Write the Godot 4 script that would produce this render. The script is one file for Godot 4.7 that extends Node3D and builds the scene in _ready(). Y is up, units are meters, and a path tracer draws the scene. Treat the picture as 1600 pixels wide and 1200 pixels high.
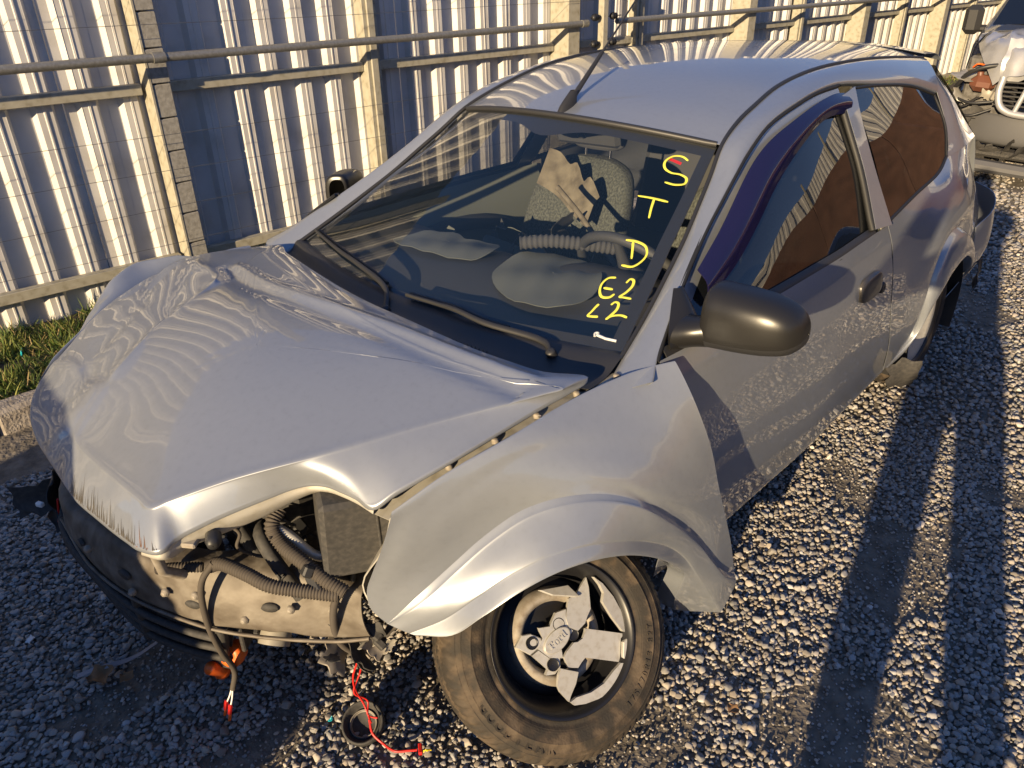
extends Node3D

# World frame: x runs to the rear of the wrecked car, y is up, z runs to the car's left side. Metres.

class Mb:
	var v := PackedVector3Array()
	var ix := PackedInt32Array()
	var col := PackedColorArray()
	var uv := PackedVector2Array()

	func vert(p: Vector3) -> int:
		v.append(p)
		return v.size() - 1

	func tri(a: int, b: int, c: int) -> void:
		ix.append(a); ix.append(b); ix.append(c)

	func quad(a: int, b: int, c: int, d: int) -> void:
		tri(a, b, c); tri(a, c, d)

	func face(pts: Array) -> void:  # flat polygon, own vertices, counter-clockwise from outside is turned to clockwise
		var s := v.size()
		for p in pts:
			v.append(p)
		for i in range(1, pts.size() - 1):
			tri(s, s + i + 1, s + i)

	func box(t: Transform3D, size: Vector3, bev := 0.004) -> void:
		var h := size * 0.5
		var b := minf(bev, minf(h.x, minf(h.y, h.z)) * 0.9)
		var q := func(sx: float, sy: float, sz: float, axis: int) -> Vector3:
			var p := Vector3(sx * (h.x - b), sy * (h.y - b), sz * (h.z - b))
			if axis == 0: p.x = sx * h.x
			elif axis == 1: p.y = sy * h.y
			else: p.z = sz * h.z
			return t * p
		for s in [-1.0, 1.0]:
			var a := [q.call(s, -1, -1, 0), q.call(s, 1, -1, 0), q.call(s, 1, 1, 0), q.call(s, -1, 1, 0)]
			var c := [q.call(-1, s, -1, 1), q.call(-1, s, 1, 1), q.call(1, s, 1, 1), q.call(1, s, -1, 1)]
			var d := [q.call(-1, -1, s, 2), q.call(1, -1, s, 2), q.call(1, 1, s, 2), q.call(-1, 1, s, 2)]
			for f in [a, c, d]:
				if s < 0: f.reverse()
				face(f)
		for s1 in [-1.0, 1.0]:
			for s2 in [-1.0, 1.0]:
				var e := [q.call(s1, s2, -1, 0), q.call(s1, s2, 1, 0), q.call(s1, s2, 1, 1), q.call(s1, s2, -1, 1)]
				if s1 * s2 > 0: e.reverse()
				face(e)
				e = [q.call(-1, s1, s2, 1), q.call(1, s1, s2, 1), q.call(1, s1, s2, 2), q.call(-1, s1, s2, 2)]
				if s1 * s2 > 0: e.reverse()
				face(e)
				e = [q.call(s1, -1, s2, 2), q.call(s1, 1, s2, 2), q.call(s1, 1, s2, 0), q.call(s1, -1, s2, 0)]
				if s1 * s2 > 0: e.reverse()
				face(e)
				for s3 in [-1.0, 1.0]:
					e = [q.call(s1, s2, s3, 0), q.call(s1, s2, s3, 1), q.call(s1, s2, s3, 2)]
					if s1 * s2 * s3 < 0: e.reverse()
					face(e)

	func grid(rows: Array, closed := false) -> void:
		var s := v.size()
		var n: int = rows[0].size()
		for r in rows:
			v.append_array(r)
		for j in rows.size() - 1:
			for i in (n if closed else n - 1):
				var i2 := (i + 1) % n
				quad(s + j * n + i, s + j * n + i2, s + (j + 1) * n + i2, s + (j + 1) * n + i)

	func tube(path: PackedVector3Array, r: Variant, sides := 8, caps := true) -> void:
		var rows := []
		var up := Vector3.UP
		var m := path.size()
		for i in m:
			var t := (path[mini(i + 1, m - 1)] - path[maxi(i - 1, 0)]).normalized()
			if absf(t.dot(up)) > 0.95:
				up = Vector3.RIGHT if absf(t.x) < 0.9 else Vector3.BACK
			var a := t.cross(up).normalized()
			up = a.cross(t).normalized()
			var rr: float = r if r is float else r[i]
			var ring := PackedVector3Array()
			for k in sides:
				var w := TAU * k / sides
				ring.append(path[i] + (a * cos(w) + up * sin(w)) * rr)
			rows.append(ring)
		grid(rows, true)
		if caps:
			for e in [0, m - 1]:
				var f := []
				for p in rows[e]: f.append(p)
				if e == 0: f.reverse()
				face(f)

	func lathe(t: Transform3D, prof: Array, segs := 32) -> void:  # prof of Vector2(radius, height along y)
		var rows := []
		for p in prof:
			var ring := PackedVector3Array()
			for k in segs:
				var w := TAU * k / segs
				ring.append(t * Vector3(p.x * cos(w), p.y, p.x * sin(w)))
			rows.append(ring)
		grid(rows, true)

	func prism(t: Transform3D, poly: PackedVector2Array, depth: float, bev := 0.0) -> void:  # in the xy plane, from z 0 to depth
		var p := poly
		if Geometry2D.is_polygon_clockwise(p):
			p = p.duplicate(); p.reverse()
		var top := p
		if bev > 0.0:
			var off := Geometry2D.offset_polygon(p, -bev)
			if off.size() == 1 and off[0].size() == p.size():
				top = off[0]
				# keep the pairing of the corners
				var best := 0
				for i in top.size():
					if top[i].distance_squared_to(p[0]) < top[best].distance_squared_to(p[0]): best = i
				var q := PackedVector2Array()
				for i in top.size(): q.append(top[(i + best) % top.size()])
				top = q
		var hi := depth - (bev if bev > 0.0 else 0.0)
		for cap in [0, 1]:
			var base: PackedVector2Array = top if cap == 1 else p
			var tr := Geometry2D.triangulate_polygon(base)
			var s := v.size()
			for k in base: v.append(t * Vector3(k.x, k.y, depth if cap == 1 else 0.0))
			for i in range(0, tr.size(), 3):
				var o := (base[tr[i + 1]] - base[tr[i]]).cross(base[tr[i + 2]] - base[tr[i]])
				if (o > 0) == (cap == 1): tri(s + tr[i], s + tr[i + 2], s + tr[i + 1])
				else: tri(s + tr[i], s + tr[i + 1], s + tr[i + 2])
		for i in p.size():
			var j := (i + 1) % p.size()
			face([t * Vector3(p[i].x, p[i].y, 0), t * Vector3(p[j].x, p[j].y, 0), t * Vector3(p[j].x, p[j].y, hi), t * Vector3(p[i].x, p[i].y, hi)])
			if bev > 0.0:
				face([t * Vector3(p[i].x, p[i].y, hi), t * Vector3(p[j].x, p[j].y, hi), t * Vector3(top[j].x, top[j].y, depth), t * Vector3(top[i].x, top[i].y, depth)])

	func shell(thick: float) -> void:  # gives a single sheet a back side and closed rims
		var nn := normals()
		var n := v.size()
		for i in n: v.append(v[i] - nn[i] * thick)
		var edges := {}
		var m := ix.size()
		for i in range(0, m, 3):
			for k in 3:
				var a := ix[i + k]
				var b := ix[i + (k + 1) % 3]
				var key := Vector2i(mini(a, b), maxi(a, b))
				edges[key] = Vector2i(-1, -1) if edges.has(key) else Vector2i(a, b)
		for i in range(0, m, 3):
			tri(ix[i] + n, ix[i + 2] + n, ix[i + 1] + n)
		for e in edges.values():
			if e.x >= 0:
				face([v[e.x], v[e.y], v[e.y + n], v[e.x + n]])

	func normals() -> PackedVector3Array:
		var nn := PackedVector3Array()
		nn.resize(v.size())
		for i in range(0, ix.size(), 3):
			var a := v[ix[i]]
			var f := (v[ix[i + 2]] - a).cross(v[ix[i + 1]] - a)
			for k in 3: nn[ix[i + k]] += f
		for i in nn.size(): nn[i] = nn[i].normalized()
		return nn

	func mesh() -> ArrayMesh:
		var a := []
		a.resize(Mesh.ARRAY_MAX)
		a[Mesh.ARRAY_VERTEX] = v
		a[Mesh.ARRAY_NORMAL] = normals()
		a[Mesh.ARRAY_INDEX] = ix
		if col.size() == v.size(): a[Mesh.ARRAY_COLOR] = col
		if uv.size() == v.size(): a[Mesh.ARRAY_TEX_UV] = uv
		var m := ArrayMesh.new()
		m.add_surface_from_arrays(Mesh.PRIMITIVE_TRIANGLES, a)
		return m


# ---------------------------------------------------------------- helpers
var M := {}
var rng := RandomNumberGenerator.new()

func lin(r: float, g: float, b: float, a := 1.0) -> Color:
	var c := Color(r, g, b).linear_to_srgb()
	c.a = a
	return c

func mat(called: String, c: Color, rough := 0.6, metal := 0.0) -> StandardMaterial3D:
	var m := StandardMaterial3D.new()
	m.resource_name = called
	m.albedo_color = c
	m.roughness = rough
	m.metallic = metal
	M[called] = m
	return m

func noise_tex(seed_: int, freq: float, stops: Array, octaves := 4, kind := FastNoiseLite.TYPE_SIMPLEX_SMOOTH, size := 512) -> NoiseTexture2D:
	var n := FastNoiseLite.new()
	n.seed = seed_; n.frequency = freq; n.noise_type = kind; n.fractal_octaves = octaves
	var t := NoiseTexture2D.new()
	t.width = size; t.height = size; t.seamless = true; t.noise = n
	var g := Gradient.new()
	var offs := PackedFloat32Array()
	var cols := PackedColorArray()
	for s in stops:
		offs.append(s[0]); cols.append(s[1])
	g.offsets = offs; g.colors = cols
	t.color_ramp = g
	return t

func bump_tex(seed_: int, freq: float, strength: float, octaves := 4, size := 512) -> NoiseTexture2D:
	var n := FastNoiseLite.new()
	n.seed = seed_; n.frequency = freq; n.fractal_octaves = octaves
	var t := NoiseTexture2D.new()
	t.width = size; t.height = size; t.seamless = true; t.noise = n
	t.as_normal_map = true; t.bump_strength = strength
	return t

func tri_uv(m: StandardMaterial3D, scale: float, world := false) -> void:
	m.uv1_triplanar = true
	m.uv1_world_triplanar = world
	m.uv1_scale = Vector3.ONE * scale

func tex(m: StandardMaterial3D, t: Texture2D) -> void:
	m.albedo_texture = t

func nrm(m: StandardMaterial3D, t: Texture2D, amount := 1.0) -> void:
	m.normal_enabled = true; m.normal_texture = t; m.normal_scale = amount

func thing(called: String, label: String, category: String, at := Vector3.ZERO, turn := 0.0, group := "") -> Node3D:
	var o := Node3D.new()
	o.name = called
	add_child(o, true)
	o.position = at; o.rotation.y = turn
	tag(o, label, category, group)
	return o

func tag(o: Node, label: String, category: String, group := "") -> void:
	if label: o.set_meta("label", label)
	if category: o.set_meta("category", category)
	if group: o.set_meta("group", group)

func put(parent: Node, called: String, mesh: Mesh, m: Material, label := "") -> MeshInstance3D:
	var o := MeshInstance3D.new()
	o.name = called
	o.mesh = mesh
	o.material_override = m
	parent.add_child(o, true)
	if label: o.set_meta("label", label)
	return o

func solid(called: String, mesh: Mesh, m: Material, label: String, category: String, at := Vector3.ZERO, group := "") -> MeshInstance3D:
	var o := put(self, called, mesh, m)
	o.position = at
	tag(o, label, category, group)
	return o

func pv(a: Array) -> PackedVector3Array:  # flat list of numbers to points
	var r := PackedVector3Array()
	for i in range(0, a.size(), 3): r.append(Vector3(a[i], a[i + 1], a[i + 2]))
	return r

func mirrored(p: PackedVector3Array) -> PackedVector3Array:
	var r := PackedVector3Array()
	for q in p: r.append(Vector3(q.x, q.y, -q.z))
	return r

func spl(p: PackedVector3Array, sub: int, closed := false) -> PackedVector3Array:  # a smooth curve through the points, knots spaced by the root of the distance
	var n := p.size()
	var out := PackedVector3Array()
	for i in (n if closed else n - 1):
		var p1 := p[i]
		var p2 := p[(i + 1) % n]
		var p0 := p[posmod(i - 1, n)] if closed else (p[i - 1] if i > 0 else p1 * 2 - p2)
		var p3 := p[(i + 2) % n] if closed else (p[i + 2] if i + 2 < n else p2 * 2 - p1)
		var d1 := maxf(sqrt(p1.distance_to(p2)), 1e-4)
		var d0 := maxf(sqrt(p0.distance_to(p1)), 1e-4)
		var d2 := maxf(sqrt(p2.distance_to(p3)), 1e-4)
		var t1 := ((p1 - p0) / d0 - (p2 - p0) / (d0 + d1) + (p2 - p1) / d1) * d1
		var t2 := ((p2 - p1) / d1 - (p3 - p1) / (d1 + d2) + (p3 - p2) / d2) * d1
		for k in sub:
			var t := float(k) / sub
			var t_2 := t * t
			var t_3 := t_2 * t
			out.append(p1 * (2 * t_3 - 3 * t_2 + 1) + t1 * (t_3 - 2 * t_2 + t) + p2 * (3 * t_2 - 2 * t_3) + t2 * (t_3 - t_2))
	if not closed: out.append(p[n - 1])
	return out

func loft(rows: Array, su: int, sv: int, closed := false) -> Array:  # refines a net of curves both ways
	var fine := []
	for r in rows: fine.append(spl(r, su, closed))
	var n: int = fine[0].size()
	var cols := []
	for i in n:
		var c := PackedVector3Array()
		for r in fine: c.append(r[i])
		cols.append(spl(c, sv))
	var out := []
	for j in cols[0].size():
		var r := PackedVector3Array()
		for i in n: r.append(cols[i][j])
		out.append(r)
	return out

func sheet(rows: Array, su: int, sv: int, thick := 0.0, closed := false) -> ArrayMesh:
	var b := Mb.new()
	b.grid(loft(rows, su, sv, closed) if su > 1 or sv > 1 else rows, closed)
	if thick != 0.0: b.shell(thick)
	return b.mesh()

func along(p: PackedVector3Array, n: int) -> PackedVector3Array:  # n points at equal distances
	var s := PackedFloat32Array([0.0])
	for i in range(1, p.size()): s.append(s[i - 1] + p[i].distance_to(p[i - 1]))
	var out := PackedVector3Array()
	var k := 0
	for i in n:
		var d := s[-1] * i / (n - 1)
		while k < s.size() - 2 and s[k + 1] < d: k += 1
		out.append(p[k].lerp(p[k + 1], clampf((d - s[k]) / maxf(s[k + 1] - s[k], 1e-6), 0, 1)))
	return out

func table(x: float, xs: Array, ys: Array) -> float:
	if x <= xs[0]: return ys[0]
	for i in range(1, xs.size()):
		if x <= xs[i]: return lerpf(ys[i - 1], ys[i], (x - xs[i - 1]) / (xs[i] - xs[i - 1]))
	return ys[-1]

func at(origin: Vector3, basis_ := Basis()) -> Transform3D:
	return Transform3D(basis_, origin)

func axes(y: Vector3, hint := Vector3.RIGHT) -> Basis:  # a turn that carries the y axis along y
	var a := y.normalized()
	var x := hint - a * hint.dot(a)
	x = x.normalized()
	return Basis(x, a, x.cross(a))

func text_mesh(t: String, size: float, depth: float, font := "Droid Sans", italic := false) -> TextMesh:
	var f := SystemFont.new()
	f.font_names = PackedStringArray([font])
	f.font_italic = italic
	f.font_weight = 700
	var m := TextMesh.new()
	m.text = t; m.font = f; m.font_size = 32; m.pixel_size = size / 32.0; m.depth = depth
	m.curve_step = 2.0
	return m

const CAM := Vector3(-1.0389, 1.7493, 1.5449)
var cam_right: Vector3
var cam_up: Vector3
var cam_fwd: Vector3

func seen(p: Vector3, margin := 0.12) -> bool:  # inside the view, with a border of some widths of the picture round it
	var q := p - CAM
	var d := q.dot(cam_fwd)
	if d < 0.2: return false
	var x := q.dot(cam_right) / d / 0.6632
	var y := q.dot(cam_up) / d / 0.4974
	return absf(x) < 1.0 + 2.0 * margin and absf(y) < 1.0 + 2.0 * margin

func _ready() -> void:
	rng.seed = 4711
	# ---- camera
	var yaw := 0.75434
	var pitch := 0.50628
	var roll := -0.02263
	cam_fwd = Vector3(cos(yaw) * cos(pitch), -sin(pitch), -sin(yaw) * cos(pitch))
	var r := cam_fwd.cross(Vector3.UP).normalized()
	var u := r.cross(cam_fwd)
	cam_right = r * cos(roll) + u * sin(roll)
	cam_up = u * cos(roll) - r * sin(roll)
	var cam := Camera3D.new()
	cam.name = "camera"
	cam.fov = 52.89
	cam.near = 0.05; cam.far = 400.0
	cam.transform = Transform3D(Basis(cam_right, cam_up, -cam_fwd), CAM)
	add_child(cam)
	cam.current = true
	# ---- sky, sun, exposure
	var sky_mat := ProceduralSkyMaterial.new()
	sky_mat.sky_top_color = Color(0.28, 0.42, 0.65)
	sky_mat.sky_horizon_color = Color(0.66, 0.76, 0.88)
	sky_mat.sky_curve = 0.12
	sky_mat.ground_bottom_color = Color(0.25, 0.23, 0.21)
	sky_mat.ground_horizon_color = Color(0.55, 0.58, 0.62)
	sky_mat.energy_multiplier = 0.58
	var sky := Sky.new()
	sky.sky_material = sky_mat
	var env := Environment.new()
	env.background_mode = Environment.BG_SKY
	env.sky = sky
	env.tonemap_mode = Environment.TONE_MAPPER_LINEAR
	env.tonemap_exposure = 2.05
	env.sdfgi_enabled = true; env.ssao_enabled = true; env.ssil_enabled = true
	var we := WorldEnvironment.new()
	we.name = "sky"
	we.environment = env
	add_child(we)
	var sun := DirectionalLight3D.new()
	sun.name = "sun"
	sun.light_color = Color(1.0, 0.89, 0.71)
	sun.light_energy = 1.6
	sun.light_angular_distance = 0.5
	sun.shadow_enabled = true
	var travel := Vector3(0.951, -0.2164, -0.2196)
	sun.look_at_from_position(Vector3.ZERO, travel, Vector3.UP)
	add_child(sun)
	materials()
	ground()
	fence()
	yard_beyond()
	wrecked_car()
	van()
	small_things()
	people()

# ---------------------------------------------------------------- measured curves of the dented panels (x, y, z)
var fender_skin_0 := pv([-.3259, 0.8, 0.543, -.2796, 0.8232, 0.5607, -.2329, 0.8455, 0.5784, -.1856, 0.865, 0.5976, -.1382, 0.8822, 0.6184, -.0894, 0.8974, 0.6374, -.0379, 0.9097, 0.6508, 0.0152, 0.9192, 0.6603, 0.0681, 0.9276, 0.671, 0.1206, 0.9348, 0.684, 0.1729, 0.9409, 0.6988, 0.2247, 0.9458, 0.7157, 0.2745, 0.9497, 0.7381, 0.3212, 0.953, 0.7653])
var fender_skin_1 := pv([-.3432, 0.7507, 0.5398, -.2968, 0.7827, 0.5645, -.2469, 0.8122, 0.5857, -.1965, 0.8391, 0.6074, -.1459, 0.8626, 0.6306, -.0938, 0.8801, 0.654, -.0386, 0.8896, 0.675, 0.0168, 0.8917, 0.6938, 0.0712, 0.8892, 0.7127, 0.1251, 0.8851, 0.7321, 0.1781, 0.8796, 0.7528, 0.2294, 0.8721, 0.7764, 0.2795, 0.8642, 0.8025, 0.3298, 0.8582, 0.8254])
var fender_skin_2 := pv([-.3588, 0.7015, 0.5301, -.311, 0.741, 0.5631, -.2565, 0.7761, 0.5888, -.2015, 0.8089, 0.6125, -.1462, 0.8372, 0.6379, -.0895, 0.8556, 0.6651, -.0291, 0.8606, 0.6939, 0.03, 0.8539, 0.7235, 0.0873, 0.8389, 0.7549, 0.144, 0.8222, 0.7837, 0.1993, 0.8036, 0.81, 0.2513, 0.7822, 0.8331, 0.3032, 0.761, 0.8501, 0.3586, 0.7442, 0.8599])
var fender_skin_3 := pv([-.3722, 0.6551, 0.5161, -.3232, 0.7016, 0.5586, -.2642, 0.742, 0.5912, -.2049, 0.7803, 0.6179, -.1452, 0.8132, 0.6465, -.0839, 0.832, 0.6792, -.0186, 0.8324, 0.7168, 0.044, 0.8165, 0.7567, 0.104, 0.7887, 0.7969, 0.1633, 0.7589, 0.8281, 0.2206, 0.7269, 0.8495, 0.2733, 0.6913, 0.8631, 0.3267, 0.6564, 0.8715, 0.3869, 0.6284, 0.8774])
var fender_skin_4 := pv([-.3835, 0.6079, 0.5045, -.3326, 0.6616, 0.5514, -.2684, 0.7076, 0.592, -.204, 0.7516, 0.6226, -.1391, 0.7892, 0.6558, -.0726, 0.8087, 0.6953, -.0016, 0.8046, 0.7416, 0.0652, 0.7798, 0.7883, 0.1287, 0.7394, 0.8288, 0.1913, 0.6969, 0.8527, 0.2513, 0.6517, 0.8659, 0.3054, 0.602, 0.8744, 0.3611, 0.5536, 0.8818, 0.4269, 0.5148, 0.8881])
var fender_skin_5 := pv([-.3829, 0.5599, 0.5101, -.3308, 0.6209, 0.5532, -.2622, 0.6726, 0.5952, -.1935, 0.7224, 0.6291, -.1243, 0.7648, 0.668, -.0533, 0.7851, 0.7159, 0.0225, 0.7765, 0.7672, 0.0928, 0.7429, 0.8128, 0.159, 0.69, 0.843, 0.2241, 0.6347, 0.8581, 0.2861, 0.5764, 0.8684, 0.3407, 0.5128, 0.8788, 0.3979, 0.451, 0.8893, 0.4685, 0.4013, 0.8959])
var fender_skin_6 := pv([-.3637, 0.52, 0.5344, -.3126, 0.5875, 0.577, -.2418, 0.6439, 0.6098, -.1708, 0.6988, 0.6434, -.0994, 0.7451, 0.686, -.0262, 0.7653, 0.7417, 0.0525, 0.7515, 0.7939, 0.124, 0.7081, 0.8356, 0.1907, 0.6419, 0.8541, 0.2563, 0.5731, 0.8647, 0.3181, 0.5008, 0.8748, 0.3711, 0.4224, 0.8881, 0.4276, 0.3463, 0.8992, 0.5009, 0.285, 0.902])
var fender_skin_7 := pv([-.3637, 0.52, 0.5347, -.3099, 0.5784, 0.5973, -.2414, 0.6347, 0.6302, -.1721, 0.6892, 0.665, -.101, 0.7336, 0.7084, -.027, 0.7514, 0.7636, 0.0519, 0.7359, 0.8127, 0.1241, 0.6923, 0.8508, 0.1913, 0.6275, 0.8674, 0.2562, 0.559, 0.8778, 0.3164, 0.4864, 0.8878, 0.3687, 0.4082, 0.9007, 0.4241, 0.3321, 0.9116, 0.4942, 0.269, 0.9138])
var fender_skin_8 := pv([-.3393, 0.5, 0.5739, -.2906, 0.5451, 0.6345, -.2389, 0.6004, 0.683, -.1817, 0.6518, 0.7293, -.1129, 0.6829, 0.7773, -.0334, 0.6825, 0.8175, 0.0477, 0.6545, 0.8433, 0.1246, 0.6097, 0.8556, 0.1954, 0.5553, 0.8658, 0.256, 0.4897, 0.8753, 0.304, 0.4143, 0.8846, 0.351, 0.3379, 0.8916, 0.398, 0.2615, 0.8975, 0.445, 0.185, 0.9032])
var fender_skin_9 := pv([-.3338, 0.5, 0.5881, -.2975, 0.5231, 0.6615, -.2549, 0.577, 0.7114, -.1978, 0.6242, 0.7539, -.1297, 0.6549, 0.7944, -.0521, 0.6578, 0.8288, 0.0262, 0.6334, 0.8509, 0.0993, 0.591, 0.8632, 0.1666, 0.539, 0.8708, 0.2276, 0.4793, 0.872, 0.2819, 0.4136, 0.8708, 0.3044, 0.3351, 0.8488, 0.333, 0.259, 0.8236, 0.372, 0.185, 0.8065])
var fender_skin_10 := pv([-.3338, 0.496, 0.5381, -.2975, 0.5191, 0.6115, -.2549, 0.573, 0.6614, -.1978, 0.6202, 0.7039, -.1297, 0.6509, 0.7444, -.0521, 0.6538, 0.7788, 0.0262, 0.6294, 0.8009, 0.0993, 0.587, 0.8132, 0.1666, 0.535, 0.8208, 0.2276, 0.4753, 0.822, 0.2819, 0.4096, 0.8208, 0.3044, 0.3311, 0.7988, 0.333, 0.255, 0.7736, 0.372, 0.181, 0.7565])
var hood_edge := pv([-.6886, 0.7053, -.1908, -.694, 0.7083, -.1278, -.6945, 0.7124, -.0731, -.6933, 0.7171, -.0205, -.6924, 0.7223, 0.0321, -.6913, 0.7277, 0.0846, -.6888, 0.7333, 0.137, -.6848, 0.7391, 0.1892, -.6628, 0.745, 0.2368, -.6256, 0.7546, 0.2346, -.5913, 0.7666, 0.2495, -.5577, 0.7781, 0.2663, -.5244, 0.7885, 0.2846, -.4908, 0.7979, 0.303, -.4572, 0.8068, 0.3215, -.4237, 0.8155, 0.3404, -.3942, 0.8227, 0.3656, -.3741, 0.8251, 0.399, -.3636, 0.8232, 0.437, -.3551, 0.8194, 0.4753, -.348, 0.81, 0.5129, -.3087, 0.8358, 0.539, -.263, 0.8542, 0.5602, -.2154, 0.8702, 0.5786, -.1655, 0.883, 0.593, -.1141, 0.8937, 0.6045, -.0624, 0.904, 0.6153, -.011, 0.9147, 0.6268, 0.0402, 0.9253, 0.6394, 0.0914, 0.9356, 0.6526, 0.1431, 0.947, 0.6591, 0.0843, 0.9574, 0.5838, 0.0636, 0.9629, 0.4908, 0.0518, 0.9675, 0.3962, 0.0494, 0.971, 0.3004, 0.0508, 0.9734, 0.2042, 0.0527, 0.9745, 0.1082, 0.0579, 0.9737, 0.0125, 0.07, 0.9713, -.0825, 0.0878, 0.9679, -.1771, 0.1078, 0.9639, -.2713, 0.1287, 0.9596, -.3653, 0.1509, 0.955, -.459, 0.1743, 0.9503, -.5524, 0.2078, 0.945, -.6426, 0.1465, 0.9478, -.6787, 0.0811, 0.9509, -.7061, 0.015, 0.9526, -.7307, -.0516, 0.9503, -.748, -.1185, 0.9419, -.7512, -.1854, 0.9289, -.74, -.2522, 0.9144, -.7223, -.3177, 0.8992, -.7012, -.3796, 0.8817, -.6736, -.4387, 0.8606, -.6427, -.4974, 0.8353, -.6172, -.5546, 0.8074, -.5946, -.6054, 0.78, -.5604, -.6436, 0.7542, -.5055, -.6654, 0.7308, -.4323, -.6741, 0.7136, -.3494, -.6804, 0.7057, -.266])
var hood_mid := pv([-.6586, 0.751, -.1989, -.6625, 0.7525, -.1523, -.6636, 0.7551, -.1034, -.6636, 0.7585, -.0525, -.6634, 0.7622, -.0008, -.6629, 0.7661, 0.051, -.6618, 0.7703, 0.1028, -.6598, 0.7747, 0.1544, -.6492, 0.7796, 0.2039, -.6188, 0.7886, 0.2143, -.5891, 0.7986, 0.2315, -.5594, 0.8082, 0.2492, -.5297, 0.8172, 0.2676, -.5001, 0.8255, 0.2863, -.4708, 0.8334, 0.3056, -.4417, 0.841, 0.3253, -.4144, 0.8478, 0.3478, -.3908, 0.8522, 0.3737, -.3712, 0.8544, 0.4014, -.3515, 0.8557, 0.4294, -.3311, 0.8548, 0.4578, -.2945, 0.8701, 0.482, -.2539, 0.8823, 0.5049, -.2118, 0.8934, 0.527, -.1684, 0.9029, 0.5475, -.1244, 0.9112, 0.5668, -.0801, 0.9191, 0.5856, -.0357, 0.9269, 0.6046, 0.0088, 0.9346, 0.6236, 0.0534, 0.942, 0.6427, 0.0988, 0.9498, 0.6579, 0.0473, 0.9594, 0.5807, 0.0255, 0.9661, 0.4908, 0.0105, 0.972, 0.3996, 0.0036, 0.9766, 0.307, 0.002, 0.9796, 0.2138, 0.0038, 0.981, 0.1205, 0.0102, 0.9805, 0.0275, 0.0223, 0.9784, -.065, 0.039, 0.9751, -.1569, 0.0583, 0.9711, -.2485, 0.0789, 0.9667, -.3398, 0.1008, 0.9622, -.4308, 0.1236, 0.9578, -.5215, 0.1514, 0.9532, -.6108, 0.0956, 0.9542, -.6099, 0.0379, 0.9552, -.6052, -.0203, 0.9555, -.5996, -.0791, 0.9537, -.5913, -.1384, 0.9487, -.5776, -.1983, 0.941, -.5587, -.2585, 0.9316, -.5378, -.3179, 0.9204, -.5157, -.3752, 0.906, -.4906, -.4304, 0.8875, -.4642, -.4849, 0.8644, -.441, -.5381, 0.8381, -.4199, -.5879, 0.811, -.3937, -.6296, 0.7794, -.3594, -.6417, 0.7668, -.3255, -.648, 0.7571, -.2861, -.653, 0.752, -.2436])
var hood_top_0 := pv([-.634, 0.7898, -.2055, -.6367, 0.7889, -.1722, -.6384, 0.79, -.1282, -.6392, 0.7924, -.0787, -.6396, 0.7953, -.0277, -.6397, 0.7983, 0.0235, -.6396, 0.8013, 0.0747, -.6394, 0.8041, 0.1259, -.6381, 0.8058, 0.177, -.6133, 0.8157, 0.1977, -.5872, 0.8248, 0.2167, -.5608, 0.8331, 0.2353, -.5341, 0.841, 0.2537, -.5078, 0.8485, 0.2726, -.482, 0.8554, 0.2925, -.4565, 0.8619, 0.3129, -.4308, 0.8681, 0.3332, -.4045, 0.8741, 0.353, -.3773, 0.8799, 0.3723, -.3485, 0.8857, 0.3918, -.3172, 0.8918, 0.4126, -.2829, 0.8985, 0.4354, -.2464, 0.9054, 0.4597, -.2088, 0.9125, 0.4848, -.1708, 0.9193, 0.5103, -.1327, 0.9257, 0.5359, -.0945, 0.9317, 0.5613, -.056, 0.9375, 0.5863, -.017, 0.9431, 0.6107, 0.0223, 0.948, 0.6346, 0.0626, 0.9531, 0.6569, 0.017, 0.9582, 0.5781, -.0056, 0.9678, 0.4908, -.0233, 0.9752, 0.4023, -.0339, 0.9811, 0.3124, -.038, 0.9854, 0.2216, -.0362, 0.9869, 0.1306, -.0289, 0.9864, 0.0398, -.0168, 0.9848, -.0506, -.0009, 0.9821, -.1405, 0.0177, 0.978, -.2299, 0.0382, 0.9731, -.3189, 0.0599, 0.9685, -.4077, 0.0821, 0.9644, -.4963, 0.1053, 0.9609, -.5847, 0.054, 0.9591, -.5535, 0.0025, 0.9583, -.5227, -.0492, 0.9576, -.4923, -.1016, 0.9565, -.463, -.1548, 0.9545, -.4356, -.2089, 0.9512, -.4104, -.2636, 0.9458, -.3869, -.3181, 0.9374, -.364, -.3716, 0.9252, -.3408, -.4237, 0.9086, -.3181, -.4746, 0.8874, -.2968, -.5245, 0.8617, -.2769, -.5737, 0.8315, -.2573, -.6181, 0.8008, -.2399, -.6224, 0.7979, -.238, -.6266, 0.7951, -.2342, -.6306, 0.7922, -.2253])
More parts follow.
